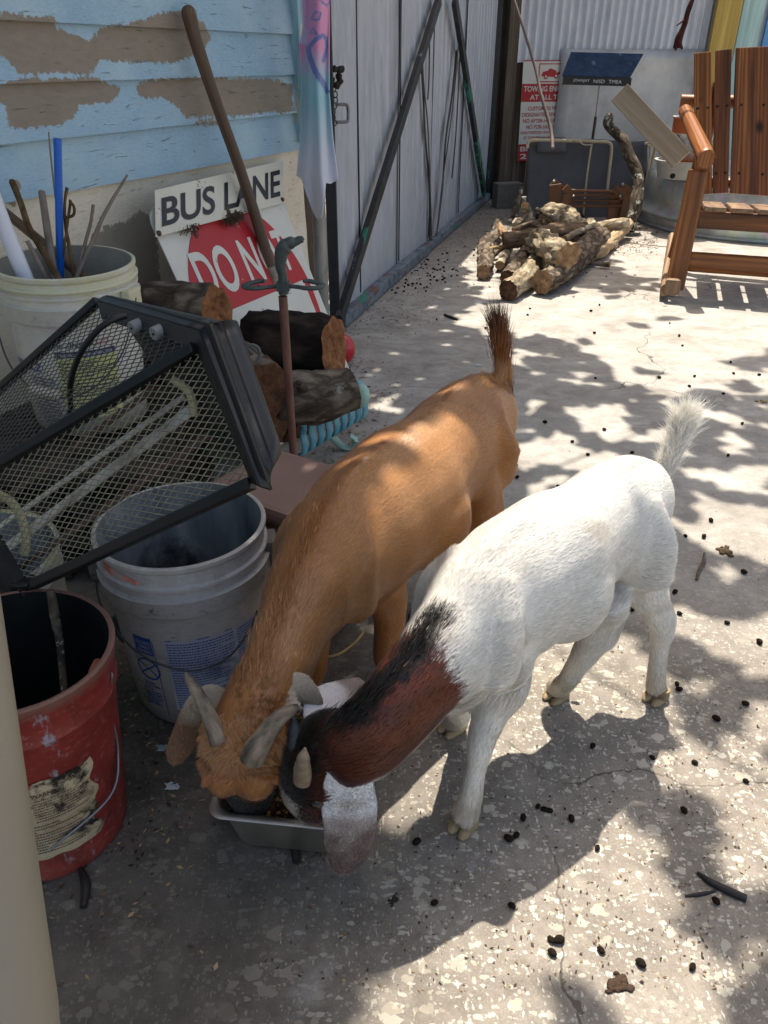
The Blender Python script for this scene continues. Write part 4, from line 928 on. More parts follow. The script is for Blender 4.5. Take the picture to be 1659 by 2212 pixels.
def bucket(label, c, z0, mt, inner, ax=(0, 0, 1), bands=True, r1=.143, name='bucket', h=.37, ears=None, wire=None, rimmt=None, lipout=True):
    A = Vector(ax).normalized(); c = Vector((c[0], c[1], z0)); T = thing(name, label, 'bucket', tuple(c))
    r0 = r1*.89; q = lambda z: r0+(r1-r0)*z/h
    p = [(0, .0), (r0-.012, 0), (r0-.004, .004), (r0, .012)]
    for z in np.linspace(.03, .26, 8): p.append((q(z), z))
    if bands:
        p += [(q(.268), .268), (q(.27)+.009, .270), (q(.27)+.011, .274), (q(.275)+.010, .300), (q(.3)+.011, .304), (q(.3)+.002, .307), (q(.32)+.001, .322), (q(.32)+.007, .324), (q(.32)+.007, .329), (q(.33)+.001, .332), (q(.355), .355), (q(.36)+.004, .358)]
    else: p += [(q(.29), .29), (q(.3)+.004, .30), (q(.305), .31), (q(.34), .34), (q(.345)+.004, .348)]
    p += [(r1+.005, h-.008), (r1+.005, h-.002), (r1+.001, h), (r1-.003, h-.001)]
    m = M(); m.off = (0, 0, 0); m.lathe(c, p, 72, A)
    a1 = len(m.v); m.lathe(c, [(r1-.003, h-.001), (r1-.004, h-.02), (q(.2)-.004, .2), (r0-.004, .03), (r0-.006, .012), (0, .010)], 72, A, mi=1)
    # dents
    m.build('bucket_wall', [mt, inner], T, smooth=True, angle=35)
    X = Vector((1, 0, 0)); X = (X-A*X.dot(A)).normalized(); Y = A.cross(X)
    def S(ang, z, l=0.0):  # point on outer surface
        rr = q(z)+.0012+l; a = math.radians(ang); return c+A*z+X*(rr*math.cos(a))+Y*(rr*math.sin(a))
    if ears:
        for e in ears:
            a = math.radians(e); d = X*math.cos(a)+Y*math.sin(a); tn = A.cross(d)
            M().box(c+A*.300+d*(q(.3)+.012), tn*.05, d*.022, A*.05).build('handle_ear', mt, T, bevel=.006)
        if wire:
            pts = [c+A*wz+(X*math.cos(math.radians(wa))+Y*math.sin(math.radians(wa)))*wr for wa, wr, wz in wire]
            M().sweep(pts, [.0019]*len(pts), 8, sub=8, up=A).build('wire_handle', plain('wire_dark', '#4a4d50', .4, .6), T, smooth=True)
    return T, S, q, c, A
def fine_print(S, a0, a1, z0, z1, rows, rad, gap=.45, wl=(.5, 3)):
    """rows of small broken word bars wrapped on a bucket; angles in degrees, left to right"""
    m = M(); dz = (z1-z0)/rows
    for i in range(rows):
        z = z1-dz*(i+1); a = a0; end = a1 if R.random() > .25 else a0+(a1-a0)*R.uniform(.5, .95)
        while a < end-.4:
            wv = R.uniform(*wl); b = min(end, a+wv); m.add([S(a, z+dz*.12), S(b, z+dz*.12), S(b, z+dz*(1-gap)), S(a, z+dz*(1-gap))], [(0, 1, 2, 3)]); a = b+.55
    return m
def patch(S, a0, a1, z0, z1, l=0., n=24):
    m = M(); m.grid(lambda x, y: S(a0+(a1-a0)*x, z0+(z1-z0)*y, l), n, 4); return m
def wraptext(m, S, body, ac, zc, hgt, rad, bold=.01, lv=.0006, wid=None, shear=0):
    vs, fs = text2d(body, 1, bold, shear); xs = [v[0] for v in vs]; ys = [v[1] for v in vs]; mx_, mn_ = max(xs), min(xs); s = hgt/(max(ys)-min(ys)); sx = s if not wid else wid/(mx_-mn_)
    m.add([S(ac+math.degrees((x-(mx_+mn_)/2)*sx/rad), zc+(y-min(ys))*s, lv) for x, y in vs], fs)
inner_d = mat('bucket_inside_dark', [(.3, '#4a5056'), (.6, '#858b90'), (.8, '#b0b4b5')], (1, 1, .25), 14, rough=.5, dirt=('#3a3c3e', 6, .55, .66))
INK = plain('ink_blue', '#27509b', .5); INKD = plain('ink_dark', '#1d2c55', .5)
# white bucket with blue label
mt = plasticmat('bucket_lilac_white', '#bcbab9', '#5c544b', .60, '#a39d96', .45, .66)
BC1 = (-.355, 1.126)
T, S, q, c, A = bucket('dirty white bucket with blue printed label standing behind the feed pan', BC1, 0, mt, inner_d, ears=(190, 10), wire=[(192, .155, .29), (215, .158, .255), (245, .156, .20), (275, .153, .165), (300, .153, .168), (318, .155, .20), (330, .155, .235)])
LB = mat('label_haze', [(.3, '#9aa2ba'), (.7, '#b4b9c8')], ns=9, rough=.5, dirt=('#5b5f6b', 9, .55, .68))
rad = .136
patch(S, 262, 335, .05, .215, .0).build('label', LB, T, smooth=True)
S2 = lambda a, z, l=0.: S(a, z, l+.0006)
fine_print(S2, 264, 313, .055, .212, 26, rad).build('fine_print', INK, T); fine_print(S2, 316, 334, .055, .212, 26, rad).build('fine_print', INK, T)
m = M(); m.add([S2(264, .2145), S2(290, .2145), S2(312, .2145), S2(312, .2165), S2(290, .2165), S2(264, .2165)], [(0, 1, 4, 5), (1, 2, 3, 4)]); m.build('label_rule', INK, T)
patch(S, 236, 252, .175, .215, .0, 8).build('label_header', INK, T, smooth=True)
m = M(); wraptext(m, S2, 'BUILDING', 245, .200, .008, rad, .02, wid=.030); wraptext(m, S2, 'CEMENT', 246, .190, .008, rad, .02, wid=.026); wraptext(m, S2, 'ADHESIVE', 245, .180, .008, rad, .02, wid=.030); m.build('label_lettering', LB, T)
m = M()
for rr0, rr1 in ((.022, .0255),):
    vs = []; fs = []; N = 36
    for k in range(N):
        a = 2*math.pi*k/N
        for r_ in (rr0, rr1): vs.append(S2(244+math.degrees(r_*math.cos(a)/rad), .140+r_*math.sin(a)))
    for k in range(N): j = (k+1) % N; fs.append((2*k, 2*k+1, 2*j+1, 2*j))
    m.add(vs, fs)
for s in (1, -1):
    m.add([S2(244+math.degrees(x/rad), .140+y) for x, y in ((-.018, -.014*s-.002), (-.018, -.014*s+.002), (.018, .014*s+.002), (.018, .014*s-.002))], [(0, 1, 2, 3)])
m.add([S2(253, .03), S2(253.6, .03), S2(253.6, .21), S2(253, .21)], [(0, 1, 2, 3)])
vs = []; fs = []
for k in range(20):
    a = 2*math.pi*k/20
    for r_ in (.0075, .009): vs.append(S2(268+math.degrees(r_*math.cos(a)/rad), .035+r_*math.sin(a)))
for k in range(20): j = (k+1) % 20; fs.append((2*k, 2*k+1, 2*j+1, 2*j))
m.add(vs, fs); wraptext(m, S2, 'UL', 268, .0315, .007, rad, .02)
m.build('label_symbols', INK, T); fine_print(S2, 236, 251, .05, .11, 8, rad).build('fine_print', INK, T); fine_print(S2, 273, 300, .03, .042, 2, rad).build('fine_print', INK, T)
patch(S, 222, 250, .345, .350, .002, 8)
orm = mat('orange_smear', [(.4, '#c9a89d'), (.6, '#d9683f')], (1, 1, .4), 40, rough=.6)
m = M(); m.grid(lambda x, y: S(222+34*x, .334+.02*y*(1-.6*x)+.002*math.sin(x*20), .0005), 30, 3); m.build('orange_smear', orm, T, smooth=True)
rk = mat('rock', [(.3, '#4d473c'), (.7, '#8a8270')], ns=14, rough=.9, bump=.6)
for i, (x, y, r_, lb) in enumerate(((-.38, 1.08, .045, 'rounded tan rock at the bottom of the blue label bucket'), (-.44, 1.10, .05, 'dark green rock inside the blue label bucket beside the tan rock'))):
    o = M().ball((x, y, .19-.02*i), (r_*1.3, r_, r_*.7), 14, .4, i*5).build('rock', rk if i == 0 else plain('rock_green', '#2f3a37', .8, var=.3), smooth=True); tag(o, lb, 'rock')
o = M().lathe((BC1[0], BC1[1], .012), [(.122, 0), (.127, .13), (.1, .145), (.05, .15), (0, .148)], 36).build('rubble', mat('rubble_dark', [(.3, '#151515'), (.6, '#34322e')], ns=20, rough=.95, bump=1, bd=.01), smooth=True); tag(o, 'dark damp dirt filling the lower half of the blue label bucket', 'dirt', kind='stuff')
# white bucket behind, between
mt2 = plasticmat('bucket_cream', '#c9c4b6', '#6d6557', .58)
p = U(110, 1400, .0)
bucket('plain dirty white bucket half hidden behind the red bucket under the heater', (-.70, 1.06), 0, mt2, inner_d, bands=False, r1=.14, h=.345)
# red bucket
k = NT('red_chipped'); P = k.coord('lc'); f = k.noise(P, 6, 6, .6); c = k.ramp(f, [(.3, '#5e1d18'), (.55, '#85302a'), (.75, '#935046')])
c = k.mix(k.step(k.noise(k.coord('lc', (1, 1, .5), (3, 3, 3)), 15, 7, .7), .60, .64), c, '#8d8791'); c = k.mix(k.step(k.noise(k.coord('lc', (1, 1, .4), (9, 3, 3)), 9, 7, .7), .54, .66), c, '#4a2018'); fs_ = k.noise(k.coord('lc', (1, 1, 2)), 50, 8, .8); c = k.mix(k.math('MULTIPLY', k.step(fs_, .54, .66), .5), c, '#b9837a'); sp = k.n('ShaderNodeSeparateXYZ'); k.l(k.n('ShaderNodeAttribute', attribute_name='lc').outputs['Vector'], sp.inputs[0]); c = k.mix(k.step(k.math('ADD', sp.outputs[2], k.math('MULTIPLY', fs_, .05)), .372, .392), c, '#6e5046')
k.base(c, .5, spec=.4); k.bump(f, .2, .002)
inner_r = mat('bucket_inside_red', [(.3, '#0c0d0f'), (.6, '#1a2021'), (.85, '#3a1512')], ns=8, rough=.4)
RB = (-.535, .800)
T, S, q, c, A = bucket('battered red bucket with a torn warning label at the lower left', RB, 0, k.m, inner_r, ax=(.07, 0, 1), bands=False, r1=.128, h=.37, ears=None)
rad = .122
lab = NT('torn_label'); P = lab.coord('lc'); f = lab.noise(P, 11, 7, .7); c = lab.ramp(f, [(.3, '#8d7a60'), (.6, '#c2b294')]); c = lab.mix(lab.step(lab.noise(P, 7, 6, .75), .50, .57), c, '#1b1714'); c = lab.mix(lab.step(lab.noise(lab.coord('lc', (1, 1, 1.5), (5, 5, 5)), 9, 7, .7), .60, .63), c, '#94302a'); lab.base(c, .7)
m = M(); m.grid(lambda x, y: S(245+(330+8*mn.noise(V(y*6, 0, 0))-245)*x, .065+.006*mn.noise(V(x*7, 5, 0))+(.165+.006*mn.noise(V(x*5, 9, 0)))*y, .0004), 50, 20, lcf=lambda x, y: (x*.2, y*.17, 0)); m.build('torn_label', lab.m, T, smooth=True)
S3 = lambda a, z, l=0.: S(a, z, l+.0012)
m = M(); wraptext(m, S3, 'WARNING', 300, .202, .0085, rad, .01, wid=.042); m.build('label_lettering', plain('label_brown', '#4d3c33', .7), T)
fine_print(S3, 290, 325, .15, .198, 9, rad, .5, (.3, 1.6)).build('fine_print', MC['label_brown'], T); fine_print(S3, 255, 318, .08, .145, 11, rad, .5, (.3, 1.6)).build('fine_print', MC['label_brown'], T)
a = math.radians(338+22); d = V(math.cos(a), math.sin(a), 0)
M().box(c_ := Vector((RB[0], RB[1], .315))+d*(q(.31)+.006), V(-d.y, d.x, 0)*.03, d*.012, V(0, 0, .04)).build('handle_ear', mat('ear_rust', [(.3, '#5c2a20'), (.7, '#7d4434')], ns=20, rough=.8), T, bevel=.004)
pts = [U(u, v, z) for u, v, z in ((236, 1455, .31), (242, 1462, .31), (225, 1530, .25), (190, 1620, .17), (150, 1690, .12), (95, 1745, .10))]
for i in range(2, 6):
    pp = pts[i]; dd = V(pp.x-RB[0], pp.y-RB[1], 0); 
    s_ = .137/max(dd.length, .01); pts[i] = V(RB[0]+dd.x*s_, RB[1]+dd.y*s_, pp.z) if dd.length < .137 else pp
M().sweep(pts, [.002]*6, 8, sub=6).build('wire_handle', plain('wire_grey', '#7d8088', .4, .7), T, smooth=True)
m = M(); m.sweep([U(108, 1275, .40), U(118, 1330, .36), U(130, 1400, .30), V(-.47, .80, .2), V(-.50, .78, .03)], [.006, .007, .006, .006, .006], 9, sub=6, jit=.2); o = m.build('stick', MC['bark_lichen'], smooth=True); tag(o, 'knotty dark stick standing inside the red bucket', 'stick')
o = M().lathe((RB[0], RB[1], .012), [(.108, 0), (.110, .05), (.06, .06), (0, .058)], 30).build('muck', plain('muck', '#0d0c0b', .5), smooth=True); tag(o, 'black muck in the bottom of the red bucket', 'dirt', kind='stuff')

# crate stack under the wallpaper paste bucket
zb_ = .31; ZB = V(-.715, 1.73, zb_)
T = thing('log_rack', 'dark slatted wooden pallet stack under the paste bucket', 'pallet', (-.85, 1.75, 0))
dw = woodmat('dark_slat', '#1d1814', '#382e26', '#54473b', .9, 24, .06)
for lv in range(4):
    z = .035+lv*.078
    for j in range(5):
        if lv % 2: M().beam(V(-1.02, 1.5+j*.11, z), V(-.50, 1.5+j*.11, z), .09, .03).build('slat', dw, T, bevel=.003)
        else: M().beam(V(-1.0+j*.115, 1.45, z), V(-1.0+j*.115, 2.0, z), .08, .045).build('slat', dw, T, bevel=.003)
# paste bucket
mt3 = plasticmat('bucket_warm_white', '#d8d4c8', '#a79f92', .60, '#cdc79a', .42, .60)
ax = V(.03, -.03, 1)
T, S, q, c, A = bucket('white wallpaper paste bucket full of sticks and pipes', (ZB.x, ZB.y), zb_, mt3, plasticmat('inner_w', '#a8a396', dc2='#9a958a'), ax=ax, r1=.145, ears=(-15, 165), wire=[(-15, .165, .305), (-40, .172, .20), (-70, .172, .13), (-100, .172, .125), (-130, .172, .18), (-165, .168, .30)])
M().lathe(S(-40, .345, .001)*0+c, [(q(.345)+.0, .345), (q(.345)+.008, .343), (q(.345)+.008, .338), (q(.34), .336)], 60, A).build('rib', mt3, T, smooth=True)
rad = .138
yl = mat('label_yellow', [(.3, '#b9b877'), (.7, '#d2d095')], ns=8, rough=.6, dirt=('#c9c9bd', 8, .58, .66))
patch(S, 268, 322, .05, .195, .0).build('label', yl, T, smooth=True)
patch(S, 268, 322, .197, .211, .0).build('label_header', INKD, T, smooth=True)
m = M(); wraptext(m, S2, 'The ZINSSER', 285, .220, .012, rad, .015, shear=.15); m.build('label_lettering', INKD, T)
m = M(); wraptext(m, S2, '5-YEAR WALLCOVERING SATISFACTION', 294, .2005, .0065, rad, .01, lv=.0012, wid=.118); m.build('label_lettering', plain('print_white', '#c9cbd0', .6), T)
pk = plain('print_pink', '#c98f8a', .6); patch(S, 305, 317, .221, .234, .0, 8).build('label_badge', pk, T, smooth=True)
m = M(); wraptext(m, S2, 'Plus', 311, .223, .009, rad, .01); m.build('label_lettering', MC['print_white'], T)
fine_print(S2, 270, 320, .055, .19, 17, rad, .5, (.7, 3)).build('fine_print', INKD, T)
fine_print(S2, 238, 262, .03, .15, 16, rad, .5, (.7, 3)).build('fine_print', INKD, T)
m = M(); wraptext(m, S2, 'WALLZ', 234, .16, .02, rad, .03, shear=.1); m.build('label_lettering', plain('ink_violet', '#3b4390', .5), T)
pp = S(-100, .125, .033); M().sweep([pp-V(.03, .005, -.014), pp+V(.03, .0, -.004)], [.011, .011], 12).build('handle_grip', plain('grip', '#b8b3a0', .6), T, smooth=True)
# things in the paste bucket
def inb(label, cat, name, pix, rads, mt, yy=1.72, ytop=None, n=10, jit=.12, sub=6):
    L = len(pix); pts = []
    for i, (u, v) in enumerate(pix): t = i/(L-1); pts.append(UD(u, v, (ytop or yy)*(1-t)+yy*t))
    d = (pts[-1]-pts[-2]).normalized()
    if d.z < -.3: pts.append(pts[-1]+d*.22*.9); rads = list(rads)+[rads[-1]]
    k_ = 1 if 'white' in label else .62
    m = M(); m.sweep(pts, [q*k_ for q in rads], n, sub=sub, jit=jit, seed=R.uniform(0, 9), up=(0, 1, .1)); o = m.build(name, mt, smooth=True, angle=60); return tag(o, label, cat)
bl_ = plain('pipe_blue', '#1661c4', .35, spec=.5, var=.04); wp_ = plain('pipe_white', '#d5d6e2', .35, var=.03)
inb('bright blue plastic pipe standing upright in the paste bucket', 'pipe', 'plastic_pipe', [(124, 299), (127, 420), (129, 525)], [.0135]*3, bl_, 1.80, n=18, jit=0)
inb('white plastic pipe leaning out of the paste bucket at the left edge', 'pipe', 'plastic_pipe', [(-25, 400), (5, 480), (38, 560)], [.0165]*3, wp_, 1.66, n=18, jit=0)
sm = stickmat(); sb = barkmat('bark_yellowed', '#2a2019', '#6b543b', '#9c8258', 30, .5)
gs = barkmat('twig_grey', '#6c5f55', '#8d7f74', '#aa9c90', 40, .2, None, .3)
inb('mottled brown stick, tallest of the dark sticks left in the paste bucket', 'stick', 'stick', [(26, 392), (45, 440), (62, 490), (88, 535)], [.012, .011, .011, .012], sb, 1.74, 1.9)
inb('straight grey stick just left of the blue pipe', 'stick', 'stick', [(90, 415), (97, 460), (108, 535)], [.013, .013, .0135], gs, 1.78, 1.84)
inb('thick brown handle slanting behind the sticks in the paste bucket', 'handle', 'tool_handle', [(-30, 420), (0, 450), (50, 490), (110, 540)], [.018]*4, hw, 1.84, 1.95, n=14, jit=0)
inb('very thin long twig rising behind the blue pipe', 'twig', 'twig', [(105, 285), (110, 340), (122, 440), (138, 530)], [.0025, .003, .004, .004], gs, 1.86, 1.86)
inb('forked curled brown twig right of the blue pipe', 'twig', 'twig', [(145, 405), (140, 440), (142, 490), (150, 535)], [.006, .005, .006, .007], sb, 1.80, 1.82)
inb('tight curled tendril hooked on the forked twig', 'twig', 'twig', [(140, 470), (158, 465), (160, 448), (152, 438), (150, 452)], [.005]*5, sb, 1.80, 1.80)
inb('short slim twig, second from the right in the paste bucket', 'twig', 'twig', [(202, 442), (196, 480), (184, 525)], [.006, .006, .0065], gs, 1.80, 1.82)
inb('long bent grey twig farthest right in the paste bucket', 'twig', 'twig', [(275, 378), (262, 400), (245, 428), (222, 470), (196, 530)], [.004, .005, .006, .0065, .008], gs, 1.80, 1.88)
inb('short stub of stick near the front rim of the paste bucket', 'stick', 'stick', [(59, 520), (72, 545)], [.007, .007], gs, 1.68)
# ================================================================ HEATER lying across the buckets
def heater():
    Lx = V(.837, -.204, .508)
    T = thing('patio_heater', 'black patio heater with wire mesh sides and two grey knobs lying across the buckets', 'heater', tuple(US(45, 1275, 1.165)))
    bk = mat('heater_black', [(.3, '#0a0b0d'), (.7, '#131519')], ns=16, rough=.42, dirt=('#6a665e', 30, .69, .72), bump=.25, spec=.45)
    bs = mat('heater_satin', [(.3, '#0f1013'), (.7, '#191a1f')], ns=6, rough=.35, dirt=('#5b584f', 24, .70, .73), bump=.1, spec=.5)
    E_ = US(545, 1043, .948); C_ = US(425, 752, 1.0); A_ = US(212, 650, 1.22); 
    Bl = US(45, 1275, 1.165); Cl = US(-60, 1040, 1.17); Al = US(-60, 893, 1.42)
    F_ = E_+(A_-C_)*.9
    def bar(a, b, w=.017, t=.017, nm='frame_bar'): M().beam(a, b, w, t, (C_-E_)).build(nm, bk, T, bevel=.003)
    bar(C_, Cl, .022, .016); bar(E_, Bl, .016, .016); bar(A_, Al, .014, .014)
    # right hand end cap: rim flange + moulded shell
    ax = (E_-Bl).normalized()
    def band(p0, p1, q0, q1, nm, mt, th=.004, n=8, bulge=0.0):
        m = M(); nr = (p1-p0).cross(q0-p0).normalized()
        m.grid(lambda a, b: p0.lerp(p1, a).lerp(q0.lerp(q1, a), b)+nr*bulge*math.sin(math.pi*b), n, n); return m.build(nm, mt, T, thick=th, smooth=True)
    c0, c1, c2, c3 = US(431, 714, .985), US(456, 697, .99), US(476, 696, 1.01), US(511, 706, 1.06)
    e0, e1, e2, e3 = US(560, 1050, .925), US(585, 1058, .93), US(590, 1010, .95), US(595, 958, .99)
    a0, a1, a2, a3 = US(211, 650, 1.21), US(226, 641, 1.215), US(240, 641, 1.23), US(258, 646, 1.26)
    band(c0, e0, c1, e1, 'cap_flange', bs); band(c1, e1, c2, e2, 'cap_step', bk, bulge=-.004); band(c2, e2, c3, e3, 'cap_shell', bs, bulge=.010)
    band(a0, c0, a1, c1, 'cap_flange', bs); band(a1, c1, a2, c2, 'cap_step', bk); band(a2, c2, a3, c3, 'cap_shell', bs)
    bl_ = E_+(A_-C_)*.8-((E_-Bl).cross(C_-E_)).normalized()*.05
    m = M(); m.add([a3, c3, e3, e2, bl_+ax*.03], [(0, 1, 2, 3, 4)]); m.build('cap_back', bk, T, thick=.003)
    m = M(); m.add([A_+ax*.02, c0+ax*.02, e0+ax*.015, bl_+ax*.02], [(0, 1, 2, 3)]); m.build('cap_plate', plain('cap_inner', '#0b0c0e', .5), T, thick=.003)
    m = M(); m.add([a0, c0, C_, US(222, 690, 1.2)], [(0, 1, 2, 3)]); m.build('control_panel', plain('panel_grey', '#202226', .5), T, thick=.003)
    m = M(); m.add([c0, e0, E_, C_], [(0, 1, 2, 3)]); m.build('cap_inner_lip', plain('cap_inner', '', .5), T, thick=.003)
    kn = plain('knob_grey', '#7b7d7f', .45)
    for u, v, s in ((300, 702, 1.11), (348, 714, 1.065)):
        c = US(u+14, v-5, s+.01); d = (US(u-26, v+12, s-.012)-c).normalized(); m = M()
        m.lathe(c, [(.0, .026), (.0085, .026), (.0098, .0245), (.0105, 0)], 24, d); ob = m.build('knob', kn, T, smooth=True, angle=40)
        M().lathe(c+d*.0262, [(0, .0005), (.002, .0004), (.0022, 0)], 8, d).build('knob_mark', plain('hole_black', '', .9), ob)
    # expanded metal sheets
    wm_ = plain('mesh_wire', '#8c8a78', .5, .4, var=.25); wd_ = plain('mesh_wire_dark', '#4c4d49', .5, .4, var=.25)
    def exmesh(p00, p10, p01, p11, nu, nv, nm, mt, r=.00085):
        m = M(); nr = (p10-p00).cross(p01-p00).normalized()
        for j in range(nv):
            pts = []
            for i in range(nu*2+1):
                a = i/(nu*2); z = (j+ (.5 if i % 2 else -.5)*.98+.5)/nv if j % 2 == 0 else (j+(-.5 if i % 2 else .5)*.98+.5)/nv
                z = max(0, min(1, z)); p = p00.lerp(p10, a).lerp(p01.lerp(p11, a), z)+nr*(.0012 if i % 2 else 0); pts.append(p)
            m.sweep(pts, [(r, r*1.0)]*len(pts), 4, up=nr, caps=False)
        return m.build(nm, mt, T)
    exmesh(Bl, E_, Cl, C_, 25, 38, 'mesh_panel', wm_); exmesh(Cl, C_, Al, A_, 25, 36, 'mesh_panel', wd_)
    # heating tubes and reflectors inside
    refl = mat('reflector', [(.3, '#a9a7a0'), (.7, '#d5d4cf')], ns=8, rough=.35, metal=.3, dirt=('#57382f', 7, .55, .62, (1, 1, .2)))
    md = (F_+C_)/2; 
    def inn(u0, v0, u1, v1, s0, s1, w, nm, mt):
        a, b = US(u0, v0, s0), US(u1, v1, s1); M().beam(a, b, w, .004, (0, -1, .9)).build(nm, mt, T, bevel=.001)
    inn(-60, 1240, 420, 880, 1.28, 1.04, .016, 'reflector_strip', refl); inn(-60, 1180, 400, 855, 1.30, 1.06, .008, 'reflector_strip', refl)
    inn(-60, 1130, 330, 840, 1.33, 1.10, .010, 'reflector_strip', plain('reflector_brown', '#54403a', .6))
    inn(-60, 1300, 450, 940, 1.27, 1.02, .010, 'reflector_strip', plain('reflector_brown', '', .6))
    tb = plain('lamp_end', '#a7a07c', .5)
    M().sweep([US(-10, 1065, 1.2), US(30, 1090, 1.2), US(55, 1150, 1.2), US(52, 1200, 1.2)], [.007]*4, 10, sub=4).build('lamp_end', tb, T, smooth=True)
    M().sweep([US(375, 820, 1.03), US(410, 850, 1.02), US(420, 900, 1.02)], [.006]*3, 10, sub=4).build('lamp_end', tb, T, smooth=True)
    # left cap
    m = M(); m.add([US(0, 1180, 1.15), US(62, 1283, 1.15), US(30, 1300, 1.17), US(-40, 1215, 1.2)], [(0, 1, 2, 3)]); m.build('foot_cap', bk, T, thick=.02)
    bar(Bl, Cl, .012, .012, 'frame_bar'); bar(Cl, Al, .012, .012, 'frame_bar')
    M().box(US(52, 1268, 1.16), V(.03, 0, 0), V(0, .03, 0), V(0, 0, .03)).build('foot', bk, T, bevel=.004)
    # cord
    M().sweep([US(272, 682, 1.05), US(240, 692, 1.04), US(205, 720, 1.05), US(170, 770, 1.08), US(152, 830, 1.15), US(150, 900, 1.22), US(120, 960, 1.3)], [.0045]*7, 10, sub=6).build('power_cord', plain('cord_black', '#121317', .45), T, smooth=True)
heater()
# wire loop behind cap
m = M(); m.sweep([UD(545, 762, 1.5), UD(535, 750, 1.5), UD(545, 745, 1.5), UD(558, 752, 1.5), UD(560, 768, 1.5), UD(550, 785, 1.5)], [.0035]*6, 8, sub=5, up=(0, 1, 0)); o = m.build('cable_loop', plain('cable_grey', '#5d5f60', .5), smooth=True); tag(o, 'grey loop of stiff cable sticking up behind the heater end', 'cable')

# ---- brown box
bx = mat('brown_plastic', [(.3, '#80645a'), (.7, '#92776c')], ns=3, rough=.5, dirt=('#4c3a34', 12, .64, .68), bump=.12)
T = thing('storage_box', 'brown plastic storage box with lid between the heater and the tan goat', 'box', (-.17, 1.33, 0))
ux = V(.85, -.52, 0).normalized(); uy = V(-ux.y, ux.x, 0); oc = V(-.150, 1.175, 0)
def bxp(a, b, z): return oc-ux*a+uy*b+V(0, 0, z)
M().box(bxp(.115, .10, .155), ux*.215, uy*.185, V(0, 0, .31)).build('box_wall', bx, T, bevel=.012)
M().box(bxp(.115, .10, .33), ux*.24, uy*.21, V(0, 0, .035)).build('lid', bx, T, bevel=.012)
M().sweep([bxp(.02, -.02, .33), bxp(-.01, -.02, .32), bxp(-.018, .02, .31), bxp(-.02, .06, .28)], [.0025]*4, 8, sub=5).build('wire_latch', plain('wire_dark', '', .4), T, smooth=True)

# ---- logs behind
wo_ = woodend('cut_wood_red', '#5e3a26', '#8f6240', '#ad8763'); bb = bark_black(); wr = woodend('cut_wood_brown', '#4a3224', '#72503a', '#8f6d55')
def lg(a, b, r_, label, bark, end, **k):
    p, q_ = a, b; c1 = p.lerp(q_, .33)+V(0, 0, .004); c2 = p.lerp(q_, .66)-V(0, 0, .004); log([p, c1, c2, q_], [r_, r_*1.03, r_, r_*.97] if not isinstance(r_, list) else r_, label, bark, end, n=30, jit=.12, **k)
G2 = 'split firewood logs stacked below the road sign'
lg(UD(548, 742, 2.20), UD(722, 752, 2.12), [.085, .092, .09, .085], 'large black barked log with a bright orange cut face in front of the red sign', bb, wo_, group=G2)
lg(UD(590, 875, 1.93), UD(764, 838, 2.02), [.062, .068, .064, .052], 'grey knotted log lying under the large black log', bdk, wr, group=G2, knots=((.45, .012),))
lg(UD(470, 770, 2.15), UD(575, 838, 1.82), [.07, .07, .068, .062], 'short log showing its cracked brown end beside the heater', bdk, wr, group=G2)
lg(UD(300, 665, 2.02), UD(470, 672, 1.93), [.05, .062, .066, .062], 'flaking brown log behind the top corner of the heater', bdk, wo_, group=G2, )
lg(UD(440, 850, 2.15), UD(588, 915, 1.86), [.06, .06, .06, .05], 'rotten dark log at the bottom of the stack next to the iron rod', bdk, wr, group=G2)
lg(UD(330, 770, 2.2), UD(520, 900, 2.15), [.075, .08, .08, .07], 'dark log hidden deepest in the stack behind the heater', bb, wr, group=G2)
lg(UD(640, 960, 2.25)*1, UD(560, 900, 2.4), [.07]*4, 'dark log on the ground at the back of the stack', bb, wr, group=G2)
# ---- blue iron slatted piece
def bench():
    T = thing('bench_end', 'curved bench slats of blue painted iron lying under the knotted log', 'bench part', tuple(U(700, 990, 0)))
    bl = mat('blue_iron', [(.3, '#3f87a8'), (.6, '#6fa9b5'), (.8, '#8fc0bf')], ns=14, rough=.5, dirt=('#205a78', 10, .56, .62), bump=.3)
    p0 = U(648, 985, .07); p1 = U(778, 905, .07); d = (p1-p0)
    n = 9
    for i in range(n):
        t = i/(n-1); c = p0+d*t; o = V(d.y, -d.x, 0).normalized()*(1 if d.x > 0 else -1)
        if o.y > 0: o = -o
        prof = [(-.035, .105), (-.012, .122), (.012, .115), (.020, .095), (.016, .07), (.022, .04), (.014, .012), (-.01, .0)]
        M().sweep([c+o*a+V(0, 0, z+.0) for a, z in prof], [(.0145, .0055)]*8, 10, up=o, sub=3).build('slat', bl, T, smooth=True)
    M().sweep([p0+V(-.02, .02, .10), p1+V(.0, .02, .10)], [.010, .010], 10).build('rail', bl, T, smooth=True)
    q = U(748, 972, .0); m = M(); m.sweep([q+V(-.05, .03, .035), q+V(-.01, -.0, .012), q+V(.02, -.004, .012), q+V(.03, 0, .035), q+V(.012, 0, .05)], [(.016, .006)]*5, 10, up=(0, 0, 1), sub=5); m.build('scroll_foot', plain('pale_green_iron', '#9dbfb2', .5), T, smooth=True)
    M().ball(UD(779, 855, 2.1), (.028, .028, .036), 14).build('round_finial', plain('pale_green_iron', '', .5), T, smooth=True)
bench()
